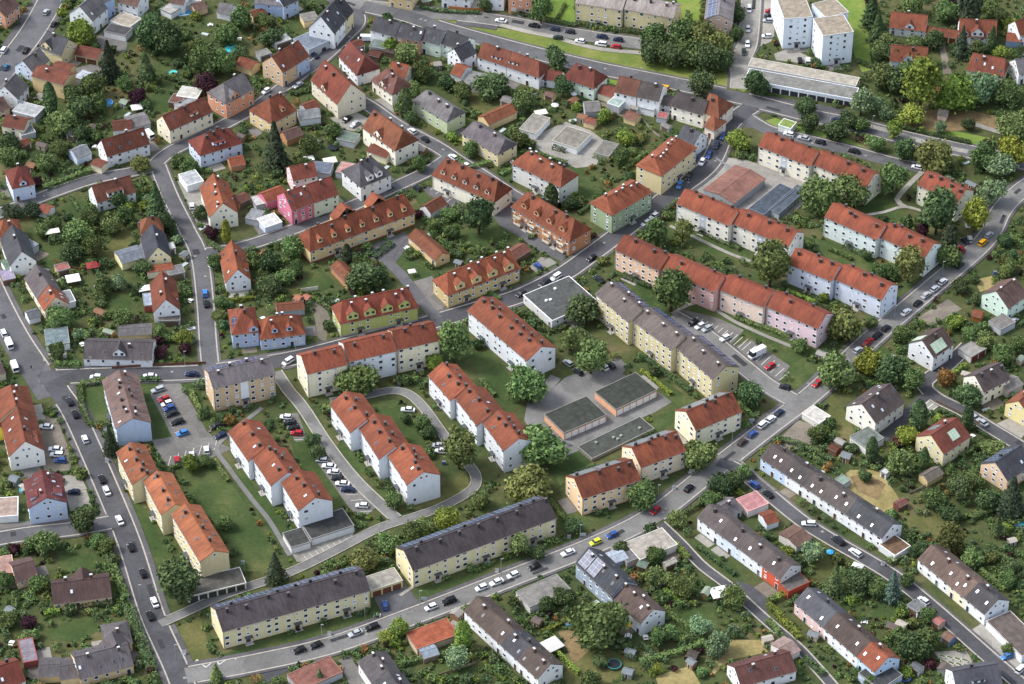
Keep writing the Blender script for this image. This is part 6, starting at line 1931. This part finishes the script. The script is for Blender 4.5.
for hd in [
    ([(80, 386), (104, 382), (103, 381)], 2, 1.6, 'mid'), ([(80, 387), (82, 408), (92, 426), (112, 424)], 1.8, 1.5, 'mid'), ([(138, 381), (160, 381)], 1.6, 1.4, 'deep'), ([(55, 366), (80, 367)], 2.4, 1.8, 'mid'), ([(44, 190), (92, 172)], 2, 1.8, 'mid'), ([(60, 240), (86, 230)], 1.8, 1.5, 'deep'),
    ([(372, 258), (382, 252), (392, 244)], 3, 1.2, 'deep'), ([(340, 264), (362, 256), (372, 254)], 3, 1.4, 'deep'), ([(408, 260), (426, 252)], 1.6, 1.2, 'deep'), ([(162, 77), (178, 82), (192, 86)], 1.6, 1.6, 'deep'),
    ([(512, 14), (535, 18), (560, 24), (576, 27)], 1.8, 1.4, 'deep'), ([(576, 24), (600, 28), (644, 34)], 2.4, 1.4, 'deep'), ([(800, 256), (830, 268), (872, 284)], 2, 1.2, 'deep'), ([(700, 232), (740, 250)], 2.2, 1.2, 'deep'), ([(844, 246), (868, 258)], 2, 1.2, 'deep'),
    ([(735, 318), (790, 338)], 1.8, 1.1, 'mid'), ([(622, 276), (650, 288)], 2, 1.2, 'deep'), ([(530, 240), (540, 228)], 1.5, 1.3, 'mid'), ([(528, 326), (552, 332), (568, 326)], 1.8, 1.3, 'deep'), ([(594, 156), (612, 162)], 2.6, 1.8, 'bright'), ([(553, 148), (566, 152)], 2.2, 1.4, 'deep'),
    ([(600, 516), (590, 508)], 2, 1.4, 'deep'), ([(672, 544), (688, 560)], 2, 1.6, 'bright'), ([(670, 616), (700, 640), (716, 660)], 1.6, 1.5, 'mid'), ([(640, 664), (690, 650), (720, 636)], 1.8, 1.6, 'mid'), ([(768, 606), (784, 622), (800, 640)], 2, 1.5, 'bright'), ([(768, 622), (786, 644)], 1.8, 1.4, 'mid'), ([(804, 660), (824, 676)], 1.8, 1.4, 'mid'), ([(770, 602), (784, 596)], 2, 1.6, 'bright'),
    ([(846, 606), (858, 600)], 3, 1.6, 'bright'), ([(850, 600), (874, 590), (880, 584)], 3.5, 2.6, 'deep'), ([(818, 546), (846, 565), (868, 580)], 1.8, 1.6, 'olive'), ([(886, 565), (900, 558)], 2.4, 1.6, 'mid'), ([(988, 510), (970, 520), (1000, 508)], 2.2, 1.6, 'mid'), ([(872, 458), (892, 470), (912, 490)], 2, 1.8, 'deep'), ([(776, 440), (800, 446), (832, 462)], 1.8, 1.3, 'deep'),
    ([(104, 548), (112, 566), (126, 600)], 2.6, 1.6, 'mid'), ([(128, 608), (140, 640), (152, 672)], 3, 2.0, 'deep'), ([(40, 612), (66, 606), (112, 604)], 3, 1.8, 'deep'), ([(44, 616), (60, 612)], 2.4, 1.6, 'bright'), ([(210, 244), (230, 256), (256, 250)], 1.6, 1.6, 'deep'), ([(470, 282), (500, 300)], 1, 1, 'mid'), ([(200, 182), (208, 196)], 1.2, 1.6, 'deep'),
    ([(438, 240), (452, 250), (470, 246)], 1.6, 1.4, 'mid'), ([(262, 270), (300, 258)], 2, 1.4, 'mid'), ([(318, 302), (332, 312)], 1.4, 1.2, 'mid'), ([(402, 470), (412, 482)], 1.6, 1.2, 'deep'), ([(398, 666), (424, 660), (444, 656)], 1.8, 1.5, 'mid'), ([(884, 120), (900, 128), (970, 144)], 1.8, 1.2, 'deep'), ([(938, 172), (964, 176)], 2, 1.3, 'mid'), ([(728, 40), (732, 8), (735, -6)], 2.4, 2, 'deep'),
    ([(420, 8), (440, 12), (480, 14)], 1.6, 1.2, 'deep'), ([(856, 62), (876, 70)], 1.6, 1.4, 'deep'), ([(456, 158), (470, 168), (500, 160)], 1.8, 1.3, 'mid'), ([(520, 392), (532, 404)], 1.8, 1.2, 'deep'), ([(694, 384), (712, 392), (724, 398)], 2, 1.2, 'deep'), ([(640, 356), (668, 376), (690, 392)], 1.8, 1.2, 'deep'),
]:
    hedge(*hd)

# --- hedges that bound the plots beside the houses
HEDGE_N = 0
hr2 = random.Random(8)


def clear(x, y, r):
    return not (in_foot(x, y, r) or near_road(x, y, .9) or any(in_poly(x, y, P) for P in PAVED))


def hedge_world(p, q, w, h, col, what):
    a, b = PX(p), PX(q)
    hedge([a, b], w, h, col, what)


for nm, ax, ay, fs in ANCH:
    Mi, hl, hw = fs[0]
    if hl > 14 or hw < 3.8:
        continue
    Mw = Mi.inverted()
    for sx, sy in ((0, -1), (1, 0), (-1, 0), (0, 1)):
        if hr2.random() < .45:
            continue
        off = hr2.uniform(4, 9)
        ln = hr2.uniform(4, 9)
        if sx:
            a, b = Vector((sx * (hl + off), -ln, 0)), Vector((sx * (hl + off), ln, 0))
        else:
            a, b = Vector((-ln, sy * (hw + off), 0)), Vector((ln, sy * (hw + off), 0))
        a, b = Mw @ a, Mw @ b
        pts = [a.lerp(b, t / 8) for t in range(9)]
        if not all(clear(p.x, p.y, .6) for p in pts):
            continue
        if any((p.x - x) ** 2 + (p.y - y) ** 2 < (r * .6) ** 2 for p in pts for x, y, r in TREEPOS):
            continue
        hedge_world(a, b, hr2.uniform(.9, 1.5), hr2.uniform(1.0, 1.9), hr2.choice(('mid', 'deep', 'deep', 'mid', 'bright')), 'plot hedge')

# --- shrubs: the garden ground between houses, thick in some plots and open in others
from mathutils import noise as mnoise


def free(x, y, r, grass=True):
    if in_foot(x, y, r * .55 + .3):
        return False
    if near_road(x, y, 1.2 + r * .5):
        return False
    for P in PAVED:
        if in_poly(x, y, P):
            return False
    if grass:
        for P in OPEN:
            if in_poly(x, y, P):
                return False
    return True


srng = random.Random(21)
cand = []
tries = 0
while len(cand) < 7600 and tries < 60000:
    tries += 1
    u, v = srng.uniform(-12, 1036), srng.uniform(-12, 696)
    p = G(u, v)
    dens = mnoise.noise(Vector((p.x * .055, p.y * .055, 3.1))) * .8 + .54
    if u > 430 and u < 740 and 330 < v < 530:
        dens -= .45
    if srng.random() > dens:
        continue
    r = .5 + 1.75 * srng.random() ** 2.4
    if not free(p.x, p.y, r):
        continue
    if any((p.x - a) ** 2 + (p.y - b) ** 2 < (c * .6) ** 2 for a, b, c in TREEPOS):
        continue
    if any((p.x - a) ** 2 + (p.y - b) ** 2 < (.55 * (r + c)) ** 2 for a, b, c, *_ in cand[-400:]):
        continue
    cand.append((p.x, p.y, r, srng.choice(('mid', 'mid', 'deep', 'deep', 'bright', 'olive', 'pale', 'mid', 'deep', 'mid', 'deep', 'olive', 'mid', 'mid', 'deep', 'pale', 'olive', 'bright', 'mid', 'deep', 'olive', 'mid', 'deep', 'mid', 'deep', 'deep', 'rust', 'mid', 'deep', 'mid', 'purple'))))
cand.sort(key=lambda c: -c[2])
for X, Y, r, colr in cand[:285]:
    o = link('shrub', srng.choice(PROTO['shrub']))
    o.matrix_basis = Matrix.Translation((X, Y, 0)) @ Matrix.Rotation(srng.uniform(0, 6.3), 4, 'Z') @ Matrix.Diagonal((r * 1.1, r * 1.1, r * srng.uniform(.8, 1.3), 1))
    put_mat(o, LEAF[colr])
    o['category'] = 'shrub'
    o['group'] = 'garden shrubs'
    ITEMS.append((o, f'{CWORD[colr]} shrub', X, Y, 'shrub'))
rest = cand[285:]
nrg = np.random.default_rng(5)
for colr in ('mid', 'deep', 'bright', 'olive', 'pale', 'yellow', 'rust', 'purple'):
    acc = []
    for X, Y, r, c2 in rest:
        if c2 != colr:
            continue
        P, d = crown_points(nrg, 120, 4, .7, .5, (.4, .6))
        P = P * r
        P[:, 2] = np.maximum(P[:, 2] * srng.uniform(.7, 1.2) - .1 * r, .03)
        P[:, 0] += X
        P[:, 1] += Y
        acc.append(cards(P, d, .22, nrg))
    if acc:
        o = link('undergrowth', quads_mesh('undergrowth', np.concatenate(acc), LEAF[colr]))
        o['kind'] = 'stuff'
        o['label'] = f'low {CWORD[colr]} garden plants and undergrowth between the houses'
        o['category'] = 'undergrowth'
# ------------------------------------------------------------------ small things in gardens and streets
def item(name, desc, cat, x, y, z=0.0, lab=None, group=None, ang=0.0):
    p = G(x, y, z)
    r = root_at(name, (p.x, p.y, 0))
    r.rotation_euler = (0, 0, ang)
    r['category'] = cat
    if group:
        r['group'] = group
    if lab:
        r['label'] = lab
    else:
        ITEMS.append((r, desc, p.x, p.y, name))
    return r


def pool(x, y, r, col, lab, rect=None):
    o = item('garden_pool', '', 'pool', x, y, .5, lab, 'garden pools')
    mb = MB()
    wb = MB()
    if rect:
        a, b = rect
        for q in ((-a, a, -b, -b + .3), (-a, a, b - .3, b), (-a, -a + .3, -b + .3, b - .3), (a - .3, a, -b + .3, b - .3)):
            mb.box(*q, -.2, .35, 0)
        wb.poly([(-a + .3, -b + .3, .2), (a - .3, -b + .3, .2), (a - .3, b - .3, .2), (-a + .3, b - .3, .2)])
        o.rotation_euler = (0, 0, .25)
    else:
        n = 20
        for k in range(n):
            a0, a1 = 2 * math.pi * k / n, 2 * math.pi * (k + 1) / n
            c0, s0, c1, s1 = math.cos(a0), math.sin(a0), math.cos(a1), math.sin(a1)
            mb.poly([(r * c0, r * s0, 0), (r * c1, r * s1, 0), (r * c1, r * s1, .9), (r * c0, r * s0, .9)])
            q = r - .14
            mb.poly([(r * c0, r * s0, .9), (r * c1, r * s1, .9), (q * c1, q * s1, .9), (q * c0, q * s0, .9)])
            mb.poly([(q * c1, q * s1, .6), (q * c0, q * s0, .6), (q * c0, q * s0, .9), (q * c1, q * s1, .9)])
        wb.poly([((r - .14) * math.cos(2 * math.pi * k / n), (r - .14) * math.sin(2 * math.pi * k / n), .75) for k in range(n)])
    link('rim', mb.mesh('rim', [plain('#C9D4DA' if rect else '#6FA9C4', .5)]), o)
    link('water', wb.mesh('water', [plain(col, .08, .5)]), o)


pool(188.5, 11, 3, '#4FA8D8', 'rectangular blue swimming pool in a garden at the top', (4.2, 2.4))
pool(232, 49, 2.7, '#43C2CC', 'round turquoise pool near the purple tree')
pool(173, 73, 1.6, '#58C8B4', 'small turquoise paddling pool on a lawn between conifers')
pool(107, 103, 2.3, '#3E6FA8', 'round dark blue pool on the lawn behind canopy roof')
pool(1020, 522, 2.0, '#4FB9D6', 'round blue pool at the right edge')
pool(569, 622, 1.6, '#9FD0E4', 'small pale blue paddling pool beside the giant round tree')
pool(23, 490, 1.2, '#2FA8B8', 'teal paddling pool beside the crimson roofed house')
pool(231, 46, .9, '#3FA0D8', 'tiny blue tub behind the round turquoise pool')


def trampoline(x, y, r, lab, col='#20303C'):
    o = item('trampoline', '', 'trampoline', x, y, .8, lab, 'garden trampolines')
    mb, fb, lb = MB(), MB(), MB()
    n = 20
    mb.cyl(0, 0, .82, .85, r * .82, n=n)
    for k in range(n):
        a0, a1 = 2 * math.pi * k / n, 2 * math.pi * (k + 1) / n
        fb.slab([[(r * .82 * math.cos(a0), r * .82 * math.sin(a0), .9), (r * math.cos(a0), r * math.sin(a0), .9), (r * math.cos(a1), r * math.sin(a1), .9), (r * .82 * math.cos(a1), r * .82 * math.sin(a1), .9)]], .08)
    link('mat', mb.mesh('mat', [plain('#22262B', .8)]), o)
    link('frame', fb.mesh('frame', [plain(col, .6)]), o)
    for k in range(6):
        b = MB()
        a = k * math.pi / 3
        b.cyl(r * .95 * math.cos(a), r * .95 * math.sin(a), 0, .85, .04)
        link('leg', b.mesh('leg', [METAL]), o)


trampoline(614, 664, 2.3, 'round trampoline on the lawn below the giant round tree', '#2F6B66')
trampoline(905, 677.5, 1.8, 'blue rimmed trampoline beside the light blue terrace house', '#2C4A86')
trampoline(333, 147, 1.9, 'dark trampoline by the green roofed garage', '#202A44')


def parasol(x, y, r, colhex, desc):
    o = item('parasol', desc, 'parasol', x, y, 2.0, None, 'garden parasols')
    mb = MB()
    mb.cyl(0, 0, 2.05, 2.75, r, .05, n=8)
    link('canopy', mb.mesh('canopy', [plain(colhex, .7)]), o)
    b = MB()
    b.cyl(0, 0, 0, 2.9, .03)
    link('pole', b.mesh('pole', [METAL]), o)


for q in ((830, 552, 1.2, '#3FA0DC', 'blue parasol'), (383, 273, 1.3, '#CFCFCF', 'white parasol'), (43, 207, 1.4, '#DADADA', 'off white parasol'), (574, 94, 1.2, '#E4E4E4', 'cream parasol'), (555, 105, 1.5, '#CFCFCF', 'white parasol'),
          (968, 226, 1.2, '#DDD', 'grey white parasol'), (97, 265, 1.3, '#7A2A2A', 'maroon parasol'), (628, 625, 1.1, '#D8B23A', 'yellow red parasol')):
    parasol(*q)


def tent(x, y, a, b, colhex, lab, h=2.3, ang=.3):
    o = item('canopy_tent', '', 'canopy', x, y, h, lab, 'garden canopies', ang)
    mb = MB()
    mb.slab([[(-a, -b, h), (a, -b, h), (0, 0, h + .7)], [(a, -b, h), (a, b, h), (0, 0, h + .7)], [(a, b, h), (-a, b, h), (0, 0, h + .7)], [(-a, b, h), (-a, -b, h), (0, 0, h + .7)]], .08)
    link('cover', mb.mesh('cover', [plain(colhex, .7)]), o)
    for sx in (-1, 1):
        for sy in (-1, 1):
            m2 = MB()
            m2.cyl(sx * (a - .1), sy * (b - .1), 0, h, .05)
            link('post', m2.mesh('post', [METAL]), o)


tent(719, 592, 2.6, 2.4, '#CFD2D4', 'white party tent on the grass near the turning area')
tent(550.5, 645, 3.4, 2.6, '#CBC9C5', 'white garden canopy behind the brown roofed terrace house', ang=.6)
tent(885.5, 531, 2.3, 1.6, '#D2D2D2', 'white canopy over orange screen by the terrace end house', ang=-.6)
tent(857.5, 566, 1.7, 1.4, '#D2D2D0', 'small white canopy beside the terrace lane', ang=-.5)
tent(136.5, 107, 2.0, 1.9, '#CDCDCA', 'white pavilion over a yellow hut on the lawn')
tent(52, 231, 2.6, 1.5, '#E4E0D4', 'cream awning by the hedge at the left')
tent(73, 278, 2.4, 2.2, '#DCDCD8', 'white pavilion beside the orange half cottage')
tent(145, 288, 2.4, 1.6, '#CFCFCF', 'white awning left of the white orange roofed house')
tent(309, 158, 1.8, 1.6, '#DDDCD8', 'white garden tent by the dark conifer')
tent(330, 160, 2.4, 1.8, '#D8D2C4', 'cream garden tent beside the small lawn')
tent(412, 271, 1.3, 1.1, '#E8E2D8', 'cream canopy on the courtyard lawn', 2.0)
tent(92, 265, 2.0, 1.9, '#7E2F2C', 'dark red pavilion in the left gardens')
tent(627, 615, 1.5, 1.2, '#C0B4A0', 'beige awning on the brown roofed end house')
tent(541, 112, 2.3, 1.6, '#DAD6CC', 'pale awning in the garden by the low red link')


def lamp(x, y, desc='grey street lamp'):
    o = item('street_lamp', desc, 'street lamp', x, y, 0, None, 'street lamps')
    b = MB()
    b.cyl(0, 0, 0, 6.2, .09, .06)
    link('pole', b.mesh('pole', [plain('#8E9294', .5)]), o)
    b = MB()
    b.box(-.1, .7, -.1, .1, 6.2, 6.3)
    link('lamp_head', b.mesh('lamp_head', [plain('#9DA1A4', .5)]), o)


for q in ((210, 446), (322, 640), (501, 574), (580, 540), (176, 660), (675, 94), (942, 276), (894, 320), (806, 398), (732, 446), (658, 500), (420, 606), (128, 560), (104, 502), (91, 372), (185, 366), (296, 354), (620, 226), (690, 170), (872, 130), (764, 70), (640, 82), (590, 38), (300, 72), (140, 600), (365, 618)):
    lamp(*q)


def bin_(x, y, colhex, desc):
    o = item('waste_bin', desc, 'waste bin', x, y, .5, None, 'waste bins')
    b = MB()
    b.box(-.55, .55, -.4, .4, 0, 1.15, 0)
    link('body', b.mesh('body', [plain(colhex, .6)]), o)
    b = MB()
    b.box(-.6, .6, -.45, .45, 1.16, 1.28, 0)
    link('lid', b.mesh('lid', [plain('#6B6E72', .6)]), o)


for q in ((107, 461, '#D0D0CC', 'pale grey bin'), (184, 653, '#E2E2E0', 'white bin'), (329.5, 634, '#D9DAD6', 'white bin'), (569, 537, '#8A8D8A', 'grey bin'), (690, 474, '#7D8286', 'grey bin'), (751, 423, '#9A9C98', 'pale bin'), (420, 381, '#46536A', 'blue bin'), (399, 385, '#46536A', 'blue bin'), (105, 429, '#E3E6E8', 'white bin'),
          (444, 463, '#3C5F9A', 'blue bin'), (568, 444, '#E4E4E2', 'white bin'), (674, 488, '#D9D9D6', 'white bin'), (198, 409, '#8A8E86', 'grey bin'), (243, 563, '#86B89A', 'green bin'), (995, 273, '#4C68A8', 'blue bin'), (883, 564, '#E4E4E4', 'white bin'), (497, 571, '#E0E0E0', 'white bin')):
    bin_(*q)


def notice(x, y):
    o = item('notice_stand', 'grey framed notice stand', 'notice stand', x, y, 0, None)
    for sx in (-.9, .9):
        b = MB()
        b.cyl(sx, 0, 0, 2.1, .05)
        link('post', b.mesh('post', [METAL]), o)
    b = MB()
    b.box(-.85, .85, -.06, .06, .8, 2.0, 0)
    link('panel', b.mesh('panel', [plain('#9AA0A4', .5)]), o)


for q in ((424, 602), (583, 538), (692, 474), (751.5, 423.5)):
    notice(*q)


# garden fences: posts and rails
def fence(px, desc, colhex, h=1.2):
    L = smooth([G(*p) for p in px], 2.2)
    c = L[len(L) // 2]
    o = root_at('fence', (c.x, c.y, 0))
    o['category'] = 'fence'
    o['group'] = 'garden fences'
    b, r2 = MB(), MB()
    for i, p in enumerate(L):
        q = p - c
        b.box(q.x - .06, q.x + .06, q.y - .06, q.y + .06, 0, h)
        if i + 1 < len(L):
            n = offs(L, i) * .04
            e = L[i + 1] - c
            r2.slab([[(q.x - n.x, q.y - n.y, h - .1), (e.x - n.x, e.y - n.y, h - .1), (e.x + n.x, e.y + n.y, h - .1), (q.x + n.x, q.y + n.y, h - .1)]], h - .3)
    link('panel', r2.mesh('panel', [plain(colhex, .8)]), o)
    pm = b.mesh('post_row', [plain(colhex, .8)])
    k = link('post', pm, o)
    k['kind'] = 'stuff' if len(L) > 100 else 'thing'
    ITEMS.append((o, desc, c.x, c.y, 'fence'))


for q in [
    ([(449, 9), (470, 11), (486, 11)], 'orange board fence', '#B5713E', 1.5), ([(112, 369), (160, 366), (206, 364)], 'brown board fence', '#6A4636', 1.2), ([(684, 660), (712, 650), (720, 640)], 'dark board fence', '#5A4A3C', 1.3), ([(430, 680), (452, 672), (476, 664)], 'weathered board fence', '#8A7860', 1.2),
    ([(740, 462), (760, 480), (775, 492)], 'concrete garden wall', '#9A9690', 1.2), ([(640, 118), (652, 132), (660, 138)], 'grey plank fence', '#8A8478', 1.3), ([(936, 474), (926, 486), (910, 494)], 'low stone wall', '#9A9488', 1.0), ([(122, 580), (138, 628), (154, 674)], 'low grey wall', '#8C8880', 1.0), ([(860, 586), (872, 574)], 'green mesh fence', '#4A6A58', 1.4), ([(895, 470), (913, 490)], 'dark green mesh fence', '#2F4A3C', 1.6),
    ([(56, 262), (76, 270), (98, 268)], 'wooden trellis fence', '#7A5A44', 1.3), ([(268, 100), (292, 90), (312, 74)], 'grey picket fence', '#A09A90', 1.0), ([(936, 402), (960, 414), (986, 428)], 'brown plank fence', '#6A5A4C', 1.1), ([(716, 160), (750, 180), (766, 188)], 'grey wire fence', '#9A9EA0', 1.2), ([(298, 293), (318, 290)], 'white pergola fence', '#D6D2C6', 1.8),
]:
    fence(*q)

# a row of raised white planters in the kitchen garden at the lower right
for i in range(4):
    for j in range(3):
        o = item('raised_planter', 'white raised planter', 'planter', 942 + i * 7.5 + j * 1.5, 657 + j * 5.5 + i * 1.4, 0, None, 'raised planters in the kitchen garden', -.5)
        b = MB()
        b.box(-1.0, 1.0, -.45, .45, 0, .5)
        link('box', b.mesh('box', [plain('#CFCCC2', .8)]), o)
        b = MB()
        b.box(-.85, .85, -.3, .3, .5, .62)
        link('soil', b.mesh('soil', [plain('#4A5A34', .9)]), o)

# --- garden sheds, tables and cold frames standing in the plots between the houses
grn = random.Random(77)


def spot(r):
    for _ in range(400):
        u, v = grn.uniform(4, 1020), grn.uniform(4, 680)
        if 400 < u < 760 and 300 < v < 540 or 560 < u < 950 and 130 < v < 350 or 60 < u < 600 and 370 < v < 600 or u > 690 and v < 120 or 480 < u < 740 and v < 95:
            continue
        p = G(u, v)
        if free(p.x, p.y, r, True) and not any((p.x - a) ** 2 + (p.y - b) ** 2 < (r + .3) ** 2 for a, b, c in SPOTS) and not any((p.x - a) ** 2 + (p.y - b) ** 2 < (c * .8 + r) ** 2 for a, b, c in TREEPOS):
            SPOTS.append((p.x, p.y, r))
            return p
    return None


SPOTS = []
HC = ['#7C5A45', '#8A8680', '#6E7478', '#94604C', '#A39C90', '#5E5450', '#7F8A7A']
for i in range(46):
    p = spot(2.2)
    if not p:
        continue
    rc = grn.choice(HC)
    wc = grn.choice(['#8A6A4E', '#B3A58E', '#7A7F7A', '#6A5242'])
    o = root_at('garden_shed', (p.x, p.y, 0))
    o.rotation_euler = (0, 0, grn.choice((-.6, .3, -.5, .95)) + grn.uniform(-.15, .15))
    a, b, h = grn.uniform(1.1, 2.0), grn.uniform(.9, 1.5), grn.uniform(1.9, 2.3)
    mb = MB()
    mb.box(-a, a, -b, b, -.2, h)
    for s_ in (-1, 1):
        mb.poly([(s_ * a, -b, h), (s_ * a, b, h), (s_ * a, 0, h + b * .45)][::s_])
    link('wall', mb.mesh('wall', [plain(wc, .9)]), o)
    mb = MB()
    e = .2
    t_ = .45
    mb.slab([[(-a - e, -b - e, h - e * t_ + .05), (a + e, -b - e, h - e * t_ + .05), (a + e, 0, h + b * t_ + .05), (-a - e, 0, h + b * t_ + .05)],
             [(a + e, b + e, h - e * t_ + .05), (-a - e, b + e, h - e * t_ + .05), (-a - e, 0, h + b * t_ + .05), (a + e, 0, h + b * t_ + .05)]], .08)
    link('roof', mb.mesh('roof', [plain(rc, .85)]), o)
    link('door', door_mesh(.8, 1.75, '#5A4636'), o, Matrix.Translation((0, -b, 0)))
    o['category'] = 'garden shed'
    o['group'] = 'small sheds in the gardens'
    nm = {'#7C5A45': 'brown', '#8A8680': 'grey', '#6E7478': 'slate grey', '#94604C': 'reddish', '#A39C90': 'pale', '#5E5450': 'dark', '#7F8A7A': 'greenish'}[rc]
    ITEMS.append((o, f'{nm} roofed garden shed', p.x, p.y, 'shed'))
for i in range(44):
    p = spot(1.3)
    if not p:
        continue
    colr, nm = grn.choice((('#E2E2DE', 'white'), ('#E2E2DE', 'white'), ('#8A6A4A', 'wooden'), ('#55605A', 'dark green')))
    o = root_at('garden_table', (p.x, p.y, 0))
    o.rotation_euler = (0, 0, grn.uniform(0, 3))
    m_t = plain(colr, .6)
    mb = MB()
    mb.box(-.8, .8, -.45, .45, .7, .75)
    link('table_top', mb.mesh('table_top', [m_t]), o)
    for sx in (-.7, .7):
        for sy in (-.36, .36):
            mb = MB()
            mb.box(sx - .04, sx + .04, sy - .04, sy + .04, 0, .7)
            link('leg', mb.mesh('leg', [m_t]), o)
    for sy in (-1, 1):
        mb = MB()
        mb.box(-.7, .7, sy * .85 - .2, sy * .85 + .2, .38, .44)
        mb.box(-.7, -.62, sy * .85 - .15, sy * .85 + .15, 0, .38)
        mb.box(.62, .7, sy * .85 - .15, sy * .85 + .15, 0, .38)
        link('bench', mb.mesh('bench', [m_t]), o)
    o['category'] = 'garden table'
    o['group'] = 'garden tables'
    ITEMS.append((o, f'{nm} garden table', p.x, p.y, 'table'))
for i in range(26):
    p = spot(1.6)
    if not p:
        continue
    o = root_at('cold_frame', (p.x, p.y, 0))
    o.rotation_euler = (0, 0, grn.choice((-.6, .3, .95)) + grn.uniform(-.2, .2))
    mb = MB()
    for q in ((-1.4, 1.4, -.7, -.62), (-1.4, 1.4, .62, .7), (-1.4, -1.32, -.62, .62), (1.32, 1.4, -.62, .62)):
        mb.box(*q, -.1, .45)
    link('frame', mb.mesh('frame', [plain('#BDB8AE', .7)]), o)
    mb = MB()
    mb.box(-1.31, 1.31, -.61, .61, .36, .4)
    link('lid', mb.mesh('lid', [plain('#A9B8BA', .2, .4)]), o)
    o['category'] = 'cold frame'
    o['group'] = 'cold frames in the vegetable plots'
    ITEMS.append((o, 'glazed cold frame', p.x, p.y, 'frame'))

# --- a person crossing the junction at the left
J = [(0, 0, .95), (0, .02, 1.2), (0, .03, 1.42), (0, .02, 1.54), (0, 0, 1.68), (.2, .02, 1.4), (.26, .12, 1.15), (.24, -.02, .92), (-.2, .02, 1.4), (-.27, -.1, 1.16), (-.25, -.16, .93),
     (.1, 0, .9), (.12, -.16, .5), (.12, -.1, .08), (.12, -.26, .04), (-.1, 0, .9), (-.11, .14, .5), (-.11, .34, .12), (-.11, .2, .04)]
E = [(0, 1), (1, 2), (2, 3), (3, 4), (2, 5), (5, 6), (6, 7), (2, 8), (8, 9), (9, 10), (0, 11), (11, 12), (12, 13), (13, 14), (0, 15), (15, 16), (16, 17), (17, 18)]
RD_ = [.15, .15, .13, .06, .11, .07, .05, .04, .07, .05, .04, .1, .075, .05, .04, .1, .075, .05, .04]
me = bpy.data.meshes.new('person')
me.from_pydata(J, E, [])
tmp = bpy.data.objects.new('person', me)
COL.objects.link(tmp)
tmp.modifiers.new('skin', 'SKIN')
for v, r_ in zip(me.skin_vertices[0].data, RD_):
    v.radius = (r_, r_)
me.skin_vertices[0].data[0].use_root = True
tmp.modifiers.new('smooth', 'SUBSURF').levels = 1
bpy.context.view_layer.update()
fin = bpy.data.meshes.new_from_object(tmp.evaluated_get(bpy.context.evaluated_depsgraph_get()))
bpy.data.objects.remove(tmp)
fin.materials.clear()
fin.materials.append(plain('#23252B', .9))
pp = link('person', fin)
gp = G(31.5, 369.5)
pp.location = (gp.x, gp.y, .09)
pp.rotation_euler = (0, 0, .6)
tag(pp, 'person in dark clothes walking across the street junction at the left', 'person')

# ------------------------------------------------------------------ labels of small things: what they are and what they stand beside
ORD = ['closest', 'second', 'third', 'fourth', 'fifth', 'sixth', 'seventh', 'eighth', 'ninth', 'tenth', 'eleventh', 'twelfth', 'thirteenth', 'fourteenth', 'fifteenth', 'sixteenth',
       'seventeenth', 'eighteenth', 'nineteenth', 'twentieth']
ADDED = {}
for o, desc, x, y, kd in ITEMS:
    best = None
    for nm, ax, ay, fs in ANCH:
        if (ax - x) ** 2 + (ay - y) ** 2 > 4900:
            continue
        for Mi, hl, hw in fs:
            p = Mi @ Vector((x, y, 0))
            dd = math.hypot(max(0, abs(p.x) - hl), max(0, abs(p.y) - hw))
            if best is None or dd < best[0]:
                c = Mi.inverted().translation
                best = (dd, nm, c.x, c.y)
    if best is None:
        best = (99, 'town centre', 0, 0)
    dd, nm, ax, ay = best
    u0, v0 = PX((ax, ay, 2))
    u1, v1 = PX((x, y, 1))
    du, dv = u1 - u0, (v1 - v0) * 1.3
    rel = ('right of' if du > 0 else 'left of') if abs(du) > abs(dv) else ('below' if dv > 0 else 'behind')
    ADDED.setdefault((desc, rel, nm), []).append((dd, o))
for (desc, rel, nm), L in ADDED.items():
    L.sort(key=lambda t: t[0])
    for i, (dd, o) in enumerate(L):
        if len(L) == 1:
            o['label'] = f'{desc} {rel} the {nm}'
        else:
            o['label'] = f'{desc} {rel} the {nm}, {ORD[min(i, 19)]} from its wall' if i else f'{desc} {rel} the {nm}, closest to its wall'
